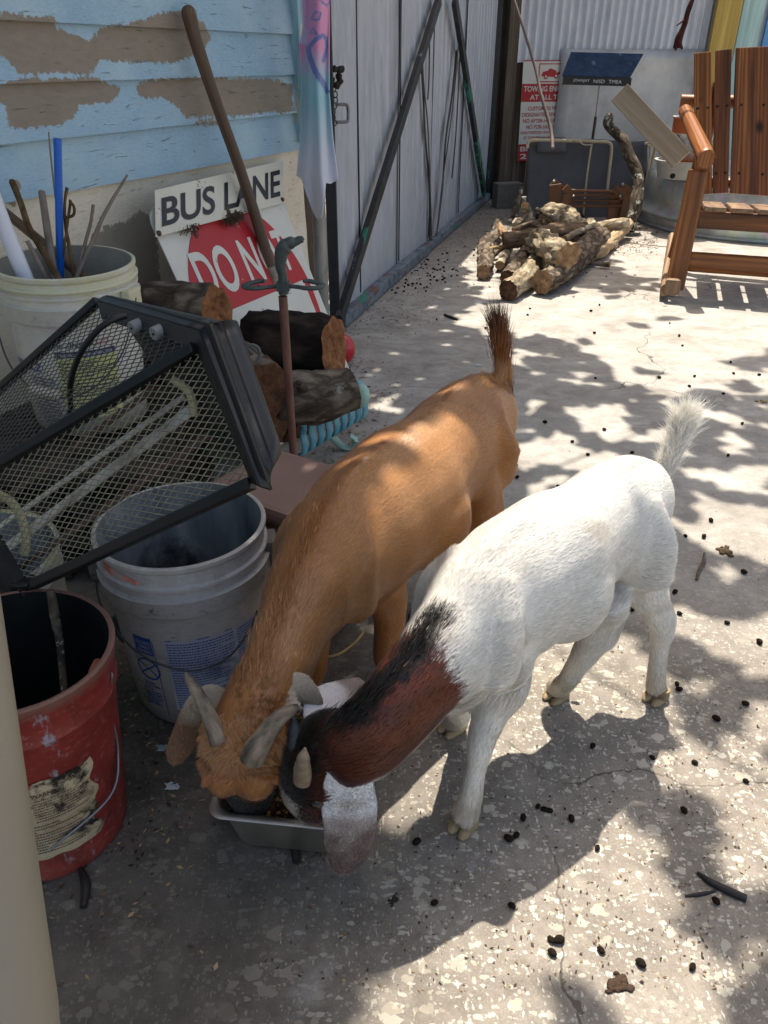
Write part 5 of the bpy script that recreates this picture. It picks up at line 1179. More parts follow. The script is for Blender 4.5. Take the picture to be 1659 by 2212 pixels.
# ---- horse head rod
def rod():
    y = 1.80
    T = thing('iron_rod', 'rusty iron rod with a horse head top and horseshoe cross bar standing before the logs', 'iron rod', (UD(632, 1000, y).x, y, 0))
    ir = plain('iron_grey', '#4d5452', .55, .3, var=.25, ns=60, bump=.5); rs = mat('rod_rust', [(.3, '#5b3c33'), (.7, '#8a5f50')], (1, 1, .3), 40, rough=.7, bump=.3)
    a = UD(611, 640, y); b = V(UD(622, 900, y).x+.002, y+.04, 0)
    M().sweep([a, b], [.0105, .0105], 14, sub=1).build('rod_shaft', rs, T, smooth=True)
    m = M(); q = lambda u, v, o=0.: UD(u, v, y-o)
    m.sweep([q(613, 635), q(611, 600), q(606, 570), q(608, 548), q(616, 532), q(626, 526)], [.012, .011, .013, .016, .017, .012], 14, up=(0, 1, 0), sub=5)
    m.sweep([q(612, 530), q(628, 524), q(641, 521), q(652, 516)], [.014, .014, .009, .008], 12, up=(0, 1, 0), sub=4)
    m.sweep([q(648, 521), q(655, 513)], [.007, .005], 8, up=(0, 1, 0)); m.sweep([q(614, 528), q(608, 520)], [.005, .002], 6, up=(0, 1, 0))
    for k in range(7): m.ball(q(603+k*1.2, 572-k*6.5), .006, 5, .4, k)
    for i, v in enumerate(m.v): p = Vector(v); m.v[i] = tuple(p+V(mn.noise(p*120), 0, mn.noise(p*120+V(5, 0, 0)))*.002)
    m.build('horse_head', ir, T, smooth=True)
    m = M(); z = q(612, 618).z; cx = q(612, 618).x
    for s in (-1, 1):
        m.sweep([V(cx, y, z), V(cx+s*.03, y-.006, z), V(cx+s*.06, y-.02, z), V(cx+s*.085, y-.012, z), V(cx+s*.088, y+.015, z), V(cx+s*.06, y+.03, z+.004), V(cx+s*.045, y+.026, z+.005)], [(.006, .004), (.008, .0045), (.010, .005), (.010, .005), (.010, .005), (.009, .005), (.006, .004)], 10, sub=5)
    m.box((cx, y, z), (.03, 0, 0), (0, .03, 0), (0, 0, .018)); m.build('horseshoe_bar', ir, T, smooth=True, angle=45)
rod()
# ---- beige post, bottom left, very close
o = M().sweep([US(-200, 700, .72), US(-119, 1390, .62), US(-24, 2212, .53), US(5, 2700, .5)], [.045]*4, 40, up=(0, 1, 0)).build('leaning_post', mat('post_beige', [(.3, '#776f60'), (.7, '#877f6f')], (1, 1, .5), 6, rough=.6, dirt=('#5f574a', 18, .62, .68, (1, 1, .3)), bump=.2), smooth=True, angle=50); tag(o, 'smooth beige plastic post leaning at the lower left edge of the photo', 'post')

# ================================================================ PAN AND FEED
def pan():
    T = thing('feed_pan', 'rectangular stainless steel feed pan under the goats\' heads', 'pan', (-.13, .87, 0))
    st = NT('stainless'); v = st.coord('lc', (1, 1, .2)); f = st.noise(v, 60, 5, .7); g = st.noise(st.coord('lc'), 9, 6, .7)
    st.base(st.ramp(g, [(.3, '#b3aea5'), (.7, '#d3cfc7')]), st.math('ADD', .28, st.math('MULTIPLY', g, .25)), .94); st.bump(f, .05, .001)
    FL, FR, BR = V(-.264, .731, .10), V(-.026, .703, .10), V(-.000, .993, .10)
    ex = (FR-FL).normalized(); ey = V(-ex.y, ex.x, 0); wx = (FR-FL).length; wy = .295
    def loop(ins, z, r, n=8):
        out = []
        for cx, cy, a0 in ((wx-ins-r, wy-ins-r, 0), (ins+r, wy-ins-r, 90), (ins+r, ins+r, 180), (wx-ins-r, ins+r, 270)):
            for k in range(n+1):
                a = math.radians(a0+90*k/n); x, y = cx+r*math.cos(a), cy+r*math.sin(a); p = FL+ex*x+ey*y; out.append(V(p.x, p.y, z))
        return out
    L = [loop(.045, .001, .03), loop(.030, .004, .035), loop(.024, .012, .036), loop(.012, .088, .03), loop(.008, .0955, .03), loop(.002, .097, .026), loop(0, .0985, .026), loop(-.001, .101, .026), loop(.002, .1035, .026), loop(.008, .1035, .028), loop(.012, .101, .028), loop(.0145, .09, .028), loop(.027, .012, .034), loop(.034, .0045, .034), loop(.05, .003, .03)]
    m = M(); n = len(L[0]); vs = [p for l in L for p in l]; fs = [(i*n+k, i*n+(k+1) % n, (i+1)*n+(k+1) % n, (i+1)*n+k) for i in range(len(L)-1) for k in range(n)]
    fs += [tuple(range((len(L)-1)*n, len(L)*n)), tuple(range(n-1, -1, -1))]
    m.add(vs, fs); m.build('pan_wall', st.m, T, smooth=True, angle=60)
    fm = NT('grain'); A = fm.n('ShaderNodeAttribute', attribute_name='Col'); fm.base(A.outputs['Color'], .8)
    m = M(); cols = []; cc = [lin(x) for x in ('#7b5a34', '#b08a55', '#4a3420', '#c7a066', '#8b4f26', '#2f241a', '#5b4c2c')]
    for i in range(3600):
        x, y = R.uniform(.022, wx-.022), R.uniform(.022, wy-.022); h = .070+.012*mn.noise(V(x*14, y*14, 0))-.01*abs(x/wx-.5)
        p = FL+ex*x+ey*y; s = R.uniform(.002, .0042); c = V(p.x, p.y, h+R.uniform(-.003, .004)); a = V(R.gauss(0, 1), R.gauss(0, 1), R.gauss(0, 1)).normalized(); b = a.orthogonal().normalized(); d = a.cross(b)
        n0 = len(m.v); m.box(c, a*s*1.6, b*s, d*s*.7); q = R.choice(cc); cols += [q]*(len(m.v)-n0)
    n0 = len(m.v); m.grid(lambda a, b: (lambda p: V(p.x, p.y, .067+.012*mn.noise(V((.02+(wx-.04)*a)*14, (.02+(wy-.04)*b)*14, 0))))(FL+ex*(.02+(wx-.04)*a)+ey*(.02+(wy-.04)*b)), 10, 10); cols += [cc[2]]*(len(m.v)-n0)
    o = m.build('feed', fm.m, None, attrs={'Col': cols}); tag(o, 'coarse brown grain feed filling the steel pan', 'feed', kind='stuff')
pan()
# ================================================================ GOATS
def remesh(m, vox=.0055, sm=15):
    ob = m.build('tmp', [], None); md = ob.modifiers.new('r', 'REMESH'); md.mode = 'VOXEL'; md.voxel_size = vox
    s = ob.modifiers.new('s', 'SMOOTH'); s.factor = .5; s.iterations = sm
    bpy.context.view_layer.update(); dg = bpy.context.evaluated_depsgraph_get(); me = bpy.data.meshes.new_from_object(ob.evaluated_get(dg))
    n = len(me.vertices); co = np.empty(n*3); me.vertices.foreach_get('co', co); co = co.reshape(-1, 3)+np.array(ob.location)
    me.calc_loop_triangles(); t = np.empty(len(me.loop_triangles)*3, dtype=np.int64); me.loop_triangles.foreach_get('vertices', t)
    nr = np.empty(n*3); me.vertices.foreach_get('normal', nr)
    fs = [tuple(p.vertices) for p in me.polygons]
    bpy.data.objects.remove(ob); return co, fs, t.reshape(-1, 3), nr.reshape(-1, 3)
def furmesh(name, parent, P, D, N, L, Wd, C, mt, bend=.35, lay=.22):
    """N strands: roots P, growth direction D (tangent), surface normal N, length L, width W, colours C -> slivers"""
    n = len(P); S = np.cross(D, N); S /= np.linalg.norm(S, axis=1)[:, None]+1e-9
    L = L[:, None]; Wd = Wd[:, None]; lay = np.asarray(lay).reshape(-1, 1) if np.ndim(lay) else lay
    d0 = D*(1-lay)+N*lay*1.6; d0 /= np.linalg.norm(d0, axis=1)[:, None]; d1 = D*(1-lay*.3)+N*lay*.25*(1-bend); d1 /= np.linalg.norm(d1, axis=1)[:, None]
    r = P-N*.0008; p1 = r+d0*L*.45; p2 = p1+d1*L*.55
    vs = np.stack([r-S*Wd*.5, r+S*Wd*.5, p1-S*Wd*.42, p1+S*Wd*.42, p2], 1).reshape(-1, 3)
    b = (np.arange(n)*5)[:, None]
    loops = np.concatenate([b+0, b+1, b+3, b+2, b+2, b+3, b+4], 1).ravel()
    me = bpy.data.meshes.new(name); inv = np.array(wm(parent).inverted()); vs = vs@inv[:3, :3].T+inv[:3, 3]
    me.vertices.add(n*5); me.vertices.foreach_set('co', vs.ravel().astype(np.float32)); me.loops.add(n*7); me.loops.foreach_set('vertex_index', loops.astype(np.int32))
    me.polygons.add(n*2); ls = np.empty(n*2, dtype=np.int32); ls[0::2] = np.arange(n)*7; ls[1::2] = np.arange(n)*7+4; me.polygons.foreach_set('loop_start', ls)
    me.update(calc_edges=True)
    cc = np.repeat(C, 5, 0).reshape(n, 5, 3).copy(); cc[:, :2] *= .8; cc[:, 4] *= 1.1
    at = me.attributes.new('Col', 'FLOAT_COLOR', 'POINT'); at.data.foreach_set('color', np.c_[cc.reshape(-1, 3), np.ones(n*5)].astype(np.float32).ravel())
    me.polygons.foreach_set('use_smooth', [True]*(n*2)); me.materials.append(mt)
    o = bpy.data.objects.new(name, me); COL.objects.link(o); o.parent = parent; return o
def scatter(co, tri, nr, n, wfn=None):
    a, b, c = co[tri[:, 0]], co[tri[:, 1]], co[tri[:, 2]]; ar = np.linalg.norm(np.cross(b-a, c-a), axis=1)
    if wfn is not None: ar = ar*wfn((a+b+c)/3)
    i = NR.choice(len(tri), n, p=ar/ar.sum()); u = NR.random((n, 1)); v = NR.random((n, 1)); f = u+v > 1; u = np.where(f, 1-u, u); v = np.where(f, 1-v, v)
    P = a[i]+(b[i]-a[i])*u+(c[i]-a[i])*v; nn = nr[tri[i, 0]]*(1-u-v)+nr[tri[i, 1]]*u+nr[tri[i, 2]]*v; nn /= np.linalg.norm(nn, axis=1)[:, None]+1e-9
    return P, nn
def catm(pts, vals, sub=8):
    out = []
    P = [Vector(p) for p in pts]
    for i in range(len(P)-1):
        for k in range(sub): out.append(tuple(P[i].lerp(P[i+1], k/sub)))
    out.append(tuple(P[-1])); return np.array(out)
def flow(P, N, lines):
    """growth direction = tangent of the nearest guide line; lines = list of (pts array, flip)"""
    best = np.full(len(P), 1e9); D = np.zeros_like(P)
    for pts, rad in lines:
        t = np.gradient(pts, axis=0); t /= np.linalg.norm(t, axis=1)[:, None]+1e-9
        for s in range(0, len(P), 20000):
            q = P[s:s+20000]; d = np.linalg.norm(q[:, None]-pts[None], axis=2)/rad; j = d.argmin(1); dd = d[np.arange(len(q)), j]; m = dd < best[s:s+20000]
            best[s:s+20000] = np.where(m, dd, best[s:s+20000]); D[s:s+20000] = np.where(m[:, None], t[j], D[s:s+20000])
    return D
def vnoise(P, s, o=0.):  # cheap smooth noise from sines
    x, y, z = (P*s+o).T; return (np.sin(x*1.7+np.sin(y*2.3+o)*1.3)+np.sin(y*1.9+np.sin(z*2.1)*1.4+1.)+np.sin(z*2.2+np.sin(x*1.6)*1.2+2.))/3
def tang(D, N):
    D = D-N*(D*N).sum(1)[:, None]; return D/(np.linalg.norm(D, axis=1)[:, None]+1e-9)
def furmat(nm, rough=.38, spec=.5):
    k = NT(nm); A = k.n('ShaderNodeAttribute', attribute_name='Col'); k.base(A.outputs['Color'], rough, spec=spec); k.b.inputs['Sheen Weight'].default_value = .15; k.b.inputs['Sheen Roughness'].default_value = .4; return k.m
FUR = furmat('fur'); SKIN = furmat('coat_base', .8, .1)
HORN = mat('horn', [(.36, '#3a342f'), (.5, '#6f6457'), (.66, '#968874')], (1, 1, .35), 60, rough=.75, bump=.9, bd=.002)
HORND = mat('horn_dark', [(.3, '#1b1c1f'), (.6, '#3f4348')], (1, 1, 1.6), 36, rough=.5, bump=.6)
HOOF = mat('hoof', [(.3, '#6d5a41'), (.7, '#b29d78')], (1, 1, .5), 30, rough=.6, bump=.4)
HOOFD = mat('hoof_dark', [(.3, '#2a231d'), (.7, '#54473a')], (1, 1, .5), 30, rough=.6)
def ear_mesh(pts, wid, up, thick=.004, fold=.25):
    """leaf-like ear: sweep with wide flat section, curled a little"""
    m = M(); m.sweep(pts, [(w, thick) for w in wid], 18, up=up, sub=6); 
    return m
def goat(root, parts, lines, colfn, n_fur, lenfn, curl=None, densw=None):
    co, fs, tri, nr = remesh(parts)
    m = M(); m.add(co, fs); C = colfn(co); m.build('body', SKIN, root, smooth=True, attrs={'Col': C*.9})
    P, N = scatter(co, tri, nr, n_fur, densw); D = flow(P, N, lines)
    sw = np.stack([vnoise(P, 14, 1.), vnoise(P, 14, 4.), vnoise(P, 14, 7.)], 1)*(.16+(curl(P)[:, None] if curl else 0))+NR.normal(0, .06, P.shape)
    D = tang(D+sw, N); C = colfn(P+NR.normal(0, .0028, P.shape)); Q = P-D*((P*D).sum(1)*.9)[:, None]; stv = vnoise(Q, 260, 1.)*.6+vnoise(Q, 520, 5.)*.4; br = 1+NR.normal(0, .10, (len(P), 1))+.26*stv[:, None]; C = np.clip(C*br, 0.004, .95)
    L = lenfn(P)*NR.uniform(.7, 1.3, len(P)); furmesh('fur', root, P, D, N, L, np.full(len(P), .0008)*(1+.6*NR.random(len(P))), C, FUR, lay=(.15+.05*vnoise(P, 30)+.06*stv)[:, None])
    return co
def hoof(root, foot, fwd, mt, s=1.0):
    f = Vector(fwd).normalized(); sd = V(-f.y, f.x, 0); m = M()
    for k in (-1, 1):
        c = Vector(foot)+sd*k*.0095*s
        m.sweep([c-f*.012*s+V(0, 0, .004), c-f*.002*s+V(0, 0, .006), c+f*.014*s+V(0, 0, .006), c+f*.026*s+V(0, 0, .004)], [(.0085*s, .005), (.0105*s, .008), (.0095*s, .0075), (.004*s, .004)], 12, sub=3)
        m.sweep([c-f*.004*s+V(0, 0, .008), c-f*.006*s+V(0, 0, .026)], [(.0115*s, .016*s), (.010*s, .013*s)], 12, up=f)
    return m.build('hoof', mt, root, smooth=True)
def earfur(root, parent_name, pts, wid, up, colfn, nf, L=.007, thick=.0045, curl=None):
    m = M(); m.sweep(pts, [(w, thick) for w in wid], 20, up=up, sub=7, caps=True)
    if curl:
        for i, v in enumerate(m.v): m.v[i] = tuple(curl(Vector(v)))
    ob = m.build(parent_name, SKIN, root, smooth=True, attrs={'Col': colfn(np.array(m.v))*.9})
    co = np.array(m.v); tri = []
    for f in m.f:
        tri.append(f[:3]); 
        if len(f) == 4: tri.append((f[0], f[2], f[3]))
    tri = np.array(tri); fn = np.cross(co[tri[:, 1]]-co[tri[:, 0]], co[tri[:, 2]]-co[tri[:, 0]]); nr = np.zeros_like(co)
    for k in range(3): np.add.at(nr, tri[:, k], fn)
    nr /= np.linalg.norm(nr, axis=1)[:, None]+1e-12
    P, N = scatter(co, tri, nr, nf); gl = catm(pts, None); D = tang(flow(P, N, [(gl, 1.)])+NR.normal(0, .12, P.shape), N)
    C = np.clip(colfn(P+NR.normal(0, .0015, P.shape))*(1+NR.normal(0, .09, (nf, 1))), .004, .95)
    furmesh('ear_fur', ob, P, D, N, L*NR.uniform(.6, 1.2, nf), np.full(nf, .0007), C, FUR, lay=.2)
def seg(co, a, b):
    a, b = np.array(a), np.array(b); t = np.clip(((co-a)@(b-a))/((b-a)@(b-a)), 0, 1); return np.linalg.norm(co-(a+t[:, None]*(b-a)), axis=1), t
sst = lambda x, a, b: (lambda t: t*t*(3-2*t))(np.clip((x-a)/(b-a), 0, 1))
def lerpc(a, b, t): return a+(b-a)*t[:, None]

# ---------------- tan goat
def tan_goat():
    T = thing('goat', 'tan goat with curved grey horns and dark tail tip, eating from the pan', 'goat', (-.02, 1.2, 0))
    sp = [(1058, 903, .40), (1040, 908, .41), (1000, 940, .41), (940, 1000, .405), (868, 1072, .388), (785, 1145, .38), (722, 1212, .372), (668, 1285, .352), (628, 1368, .325), (595, 1450, .298), (562, 1522, .272)]
    r = [(.058, .075), (.078, .095), (.092, .106), (.094, .110), (.116, .128), (.104, .128), (.088, .112), (.066, .086), (.052, .066), (.049, .058), (.047, .052)]
    S = [U(*p) for p in sp]; m = M()
    m.sweep(S, r, 22, sub=5)
    h = (S[6]-S[1]); h.z = 0; h.normalize(); l = V(-h.y, h.x, 0)   # heading, left
    if l.x < 0: l = l
    lf = V(h.y*-1, h.x, 0)  # left of heading
    # spine ridge, hip points, shoulder blades, belly, brisket
    m.sweep([S[i]+V(0, 0, r[i][1]*.90) for i in range(1, 8)], [.016, .022, .016, .013, .022, .024, .016], 10, sub=4)
    for s in (-1, 1):
        m.sweep([S[2]+lf*s*.060+V(0, 0, .062), S[2]+lf*s*.074-V(0, 0, .02), S[2]+lf*s*.078-V(0, 0, .09)-h*.01], [(.024, .022), (.034, .05), (.03, .05)], 14, sub=4)
        m.sweep([S[6]+lf*s*.035+V(0, 0, .092), S[6]+lf*s*.056+V(0, 0, .02)+h*.015, S[6]+lf*s*.060-V(0, 0, .06)+h*.03], [(.018, .022), (.030, .045), (.030, .045)], 14, sub=4)
        m.ball(S[4]+lf*s*.03-V(0, 0, .03), (.10, .10, .10), 10)
    m.ball(S[7]-V(0, 0, .035)-h*.02, (.05, .05, .055), 10)
    # head
    po = S[-1]; hp_ = [po+V(.003, .02, .03), U(548, 1558, .262), U(530, 1598, .232), U(528, 1634, .195), U(536, 1680, .14), U(542, 1715, .10), U(545, 1722, .08)]; mz = hp_[-1]
    fw = (mz-po).normalized()
    m.sweep(hp_, [(.044, .04), (.056, .052), (.062, .056), (.057, .054), (.043, .042), (.036, .034), (.030, .028)], 20, up=(0, 1, .2), sub=4)
    for s in (-1, 1): m.ball(U(526+s*48, 1640, .195)+V(0, -.012, 0), (.020, .02, .024), 8)
    # legs
    L = []
    def leg(pts, rad): m.sweep(pts, rad, 14, up=(0, 1, 0), sub=4); L.append(pts)
    fl = U(832, 1560, 0); fr = U(668, 1545, 0)
    leg([U(790, 1210, .32), U(828, 1275, .27), U(842, 1340, .215), U(833, 1410, .15), U(834, 1460, .10), V(fl.x, fl.y, .02)], [(.052, .065), (.042, .050), (.029, .034), (.0235, .026), (.0165, .018), (.017, .018)])
    leg([U(655, 1290, .30), U(672, 1360, .24), U(680, 1430, .17), U(672, 1480, .10), V(fr.x, fr.y, .02)], [(.045, .055), (.034, .04), (.023, .025), (.017, .019), (.017, .018)])
    hl = U(1085, 1330, 0); hr = U(905, 1330, 0)
    leg([U(1018, 990, .37), U(1040, 1095, .29), U(1060, 1180, .22), U(1085, 1240, .165), U(1090, 1290, .08), V(hl.x, hl.y, .02)], [(.055, .085), (.046, .065), (.028, .036), (.020, .024), (.0155, .017), (.017, .018)])
    leg([U(960, 1010, .35), U(965, 1140, .26), U(960, 1200, .21), U(945, 1235, .15), U(925, 1285, .08), V(hr.x, hr.y, .02)], [(.05, .07), (.042, .055), (.028, .034), (.020, .024), (.0155, .017), (.017, .018)])
    tb = U(1080, 868, .44); tp = [tb+V(-.01, -.02, -.02), tb, U(1086, 820, .50), U(1082, 765, .545), U(1078, 720, .58)]
    m.sweep(tp, [.028, .026, .019, .013, .007], 12, up=(0, 1, 0), sub=4)
    m.ball(U(490, 1650, .205)+V(0, -.03, 0), (.024, .02, .03), 8); m.ball(U(556, 1655, .205)+V(0, -.03, 0), (.028, .02, .03), 8)
    cA, cB, cC, cD = np.array(lin('#a37145')), np.array(lin('#ba8b5e')), np.array(lin('#7a4a26')), np.array(lin('#2a1812'))
    ridge = catm([S[i]+V(0, 0, r[i][1]) for i in range(len(S))], None)
    pon, mzn = np.array(po), np.array(mz); legs = [catm(a[2:], None) for a in L]
    def col(P):
        dr = np.linalg.norm(P[:, None, :2]-ridge[None, ::2, :2], axis=2).min(1)+.05*(P[:, 2] < .36)
        C = lerpc(np.tile(cA, (len(P), 1)), cB, np.clip(.35+.45*vnoise(P, 9)+.25*vnoise(P, 30, 3), 0, 1))
        C = lerpc(C, cC, .62*(1-sst(dr+.004*vnoise(P, 60), .004, .016)))
        dl = np.min([np.linalg.norm(P[:, None]-a[None, ::3], axis=2).min(1) for a in legs], axis=0); C = lerpc(C, np.array(lin('#9c683c')), .6*(1-sst(dl, .03, .05)))
        d, t = seg(P, pon, mzn); nearh = (1-sst(d, .07, .085)); C = lerpc(C, np.array(lin('#a2693a')), nearh*.6); C = lerpc(C, np.array(lin('#1d1612')), (1-sst(d, .075, .085))*sst(-(P[:, 2]+.006*vnoise(P, 80)), -.172, -.158))
        tz = P[:, 2]; tail = sst(tz, .56, .60)*(np.linalg.norm(P[:, :2]-np.array(tb)[:2], axis=1) < .25); C = lerpc(C, cD, tail)
        lo = (P[:, 2] < .06)&(P[:, 1] > .99); C = lerpc(C, cD, lo*.5)
        return C
    lines = [(catm(S[::-1], None), 1.), (catm([mz, po], None), .7)]+[(catm(a[1:], None), .45) for a in L]+[(catm(tp, None), .4)]
    nk = np.array(S[8]); tbn = np.array(tb)
    hd = pon
    def ln(P):
        neck = 1-sst(np.linalg.norm(P-nk, axis=1), .05, .14); head = 1-sst(np.linalg.norm(P-hd, axis=1), .04, .1); tl = sst(P[:, 2], .46, .5)*(P[:, 1] > 1.3)
        return .010+.007*neck+.004*head+.016*tl
    tco = goat(T, m, lines, col, 240000, ln, curl=lambda P: 1.5*(1-sst(np.linalg.norm(P-(pon+mzn)/2, axis=1), .07, .12)))
    # tail plume
    n = 2600; tt = NR.random(n)**.8; line = catm(tp[1:], None); i = (tt*(len(line)-1)).astype(int); P = line[i]+NR.normal(0, .007, (n, 3))
    up = np.array([0.02, .1, 1.]); D = np.tile(up, (n, 1))+NR.normal(0, .11, (n, 3))+np.array([.30, 0, 0])*(NR.random((n, 1))-.2)*(1-tt[:, None])-np.array([.75, 0, 0])*(tt[:, None]**2)*NR.random((n, 1))**1.5; D /= np.linalg.norm(D, axis=1)[:, None]
    N = np.cross(D, NR.normal(0, 1, (n, 3))); N /= np.linalg.norm(N, axis=1)[:, None]
    C = lerpc(np.tile(np.array(lin('#96592b')), (n, 1)), np.array(lin('#3a1f14')), sst(tt+NR.normal(0, .14, n), .5, .95))*(1+NR.normal(0, .25, (n, 1))); furmesh('tail_hair', T, P, D, N, np.where(tt < .5, .045, .06)*NR.uniform(.6, 1.3, n)*(1+.15*(tt > .7)), np.full(n, .0011), np.clip(C, .003, 1), FUR, lay=.03, bend=.2)
    # mane on neck
    n = 7000; ml = catm([S[i]+V(0, 0, r[i][1]*.9) for i in (6, 7, 8, 9, 10)], None); i = NR.integers(0, len(ml), n); P = ml[i]+NR.normal(0, .012, (n, 3)); tdir = -np.gradient(ml, axis=0)[i]; tdir /= np.linalg.norm(tdir, axis=1)[:, None]
    D = tdir+np.array([-.25, 0, .35])+NR.normal(0, .22, (n, 3)); D /= np.linalg.norm(D, axis=1)[:, None]; N = np.cross(D, NR.normal(0, 1, (n, 3))); N /= np.linalg.norm(N, axis=1)[:, None]
    furmesh('mane', T, P, D, N, NR.uniform(.010, .024, n), np.full(n, .0007), np.clip(lerpc(np.tile(np.array(lin('#96653a')), (n, 1)), np.array(lin('#b98350')), NR.random(n)), .01, 1), FUR, lay=.05)
    # forehead curls: locks rooted on the brow, swirling down to a fringe over the dark muzzle
    d_ = tco-np.array(C0); zc_ = d_[:, 1]*CT-d_[:, 2]*ST; uu = 829.5+FPX*d_[:, 0]/zc_; vv = 1106+FPX*(-d_[:, 2]*CT-d_[:, 1]*ST)/zc_
    sel = np.where((uu > 440)&(uu < 612)&(vv > 1545)&(vv < 1686)&(zc_ < 1.12)&(tco[:, 2] > .15))[0]
    nl = 620; pk = NR.choice(sel, nl); per = 26; n = nl*per; rt = tco[pk]; cen = np.array(S[-1])
    rad = rt-np.array(U(530, 1630, .22)); rad[:, 1] = 0; rad /= np.linalg.norm(rad, axis=1)[:, None]+1e-6
    base = np.stack([rad[:, 0]*.8+.9*vnoise(rt, 46, 1.), -.10+0*rad[:, 0], -.75+.8*vnoise(rt, 52, 3.)], 1)
    outw = np.tile(np.array([0., -.88, .47]), (nl, 1)); base = tang(base, outw)
    P = np.repeat(rt, per, 0)+NR.normal(0, .0022, (n, 3)); D = np.repeat(base, per, 0)+NR.normal(0, .13, (n, 3)); N = np.repeat(outw, per, 0)+NR.normal(0, .15, (n, 3)); N /= np.linalg.norm(N, axis=1)[:, None]; D = tang(D, N)
    lc_ = np.repeat(NR.uniform(.7, 1.15, (nl, 1)), per, 0); C = lerpc(np.tile(np.array(lin('#85491f')), (n, 1)), np.array(lin('#ad7541')), NR.random(n))*lc_; C = lerpc(C, np.array(lin('#a9794c')), .8*sst(P[:, 2], .225, .25))
    furmesh('forelock', T, P, D, N, np.repeat(NR.uniform(.006, .0125, nl), per)*NR.uniform(.75, 1.1, n), np.full(n, .0009), np.clip(C, .01, 1), FUR, lay=.26, bend=.9)
    n2 = 1000; pk = NR.choice(np.where((zc_ < 1.25)&(tco[:, 2] > .24)&(uu > 500)&(uu < 700)&(vv > 1290)&(vv < 1560))[0], n2); per = 14; n = n2*per; rt = tco[pk]
    base = np.array(S[8])-np.array(S[10])+np.stack([.05*vnoise(rt, 40, 1.), 0*rt[:, 0], .05*vnoise(rt, 44, 2.)], 1); outw = rt-np.array(S[9]); outw /= np.linalg.norm(outw, axis=1)[:, None]+1e-6; base = tang(base, outw)
    P = np.repeat(rt, per, 0)+NR.normal(0, .0018, (n, 3)); N = np.repeat(outw, per, 0)+NR.normal(0, .1, (n, 3)); N /= np.linalg.norm(N, axis=1)[:, None]; D = tang(np.repeat(base, per, 0)+NR.normal(0, .08, (n, 3)), N)
    C = lerpc(np.tile(np.array(lin('#a07046')), (n, 1)), np.array(lin('#bd9063')), NR.random(n))*np.repeat(NR.uniform(.7, 1.2, (n2, 1)), per, 0)
    furmesh('neck_locks', T, P, D, N, np.repeat(NR.uniform(.006, .011, n2), per), np.full(n, .0008), np.clip(C, .01, 1), FUR, lay=.2)
    # horns
    def horn(px, rad, nm='horn', mt=HORN):
        pts = [U(*p) for p in px]; q = M(); q.sweep(pts, rad, 18, sub=9, up=(0, 1, .2))
        n_ = 18
        for i in range(len(q.v)): 
            L_ = q.lc[i][2]-q.off[2]; ri = i//n_; 
        ctr = {}
        for i in range(0, len(q.v)-2*(n_+1), n_):
            c = sum((Vector(q.v[i+k]) for k in range(n_)), Vector())/n_; sc = 1+.035*math.sin((q.lc[i][2]-q.off[2])*1100)
            for k in range(n_): q.v[i+k] = tuple(c+(Vector(q.v[i+k])-c)*sc*(1+.05*mn.noise(Vector(q.v[i+k])*90)))
        q.build(nm, mt, T, smooth=True)
    horn([(474, 1606, .268), (462, 1570, .285), (445, 1532, .300), (428, 1500, .315), (413, 1474, .33), (400, 1453, .342)], [(.0125, .012), (.0125, .011), (.011, .010), (.0095, .008), (.007, .006), (.002, .002)])
    horn([(545, 1640, .262), (556, 1615, .285), (578, 1580, .300), (602, 1552, .312), (626, 1535, .318), (645, 1525, .32)], [(.017, .014), (.0165, .014), (.0145, .012), (.012, .010), (.010, .008), (.003, .003)])
    # ears
    eW, eT = np.array(lin('#b5a694')), np.array(lin('#8c6c55'))
    def ecol(a, b, lo=.35):
        a, b = np.array(a), np.array(b)
        def f(P): d, t = seg(P, a, b); return lerpc(np.tile(eW, (len(P), 1)), eT, sst(t+.2*vnoise(P, 45), lo, lo+.35))
        return f
    e1 = [U(485, 1515, .27), U(455, 1505, .275), U(432, 1518, .265), U(415, 1550, .235), U(400, 1592, .195), U(387, 1622, .168), U(380, 1640, .153), U(377, 1650, .146)]
    earfur(T, 'ear', e1, [.016, .019, .019, .020, .0215, .020, .014, .004], (.35, -.9, .3), ecol(e1[0], e1[-1], .15), 6000)
    e2 = [U(592, 1548, .275), U(612, 1515, .295), U(636, 1494, .302), U(660, 1508, .288), U(677, 1548, .25), U(682, 1588, .22)]
    earfur(T, 'ear', e2, [.016, .024, .027, .024, .018, .006], (-.3, -.8, .5), ecol(e2[0], e2[-1], .6), 7000)
    for p, mt in ((fl, HOOFD), (fr, HOOFD), (hl, HOOFD), (hr, HOOFD)): hoof(T, p, h, mt)
    # eyes
    eyem = plain('eye_dark', '#1a120a', .1, spec=.8)
    for s in (-1, 1): M().ball(U(526+s*56, 1650, .185)+V(0, -.012, 0), (.008, .010, .010), 10).build('eye', eyem, T, smooth=True)
tan_goat()

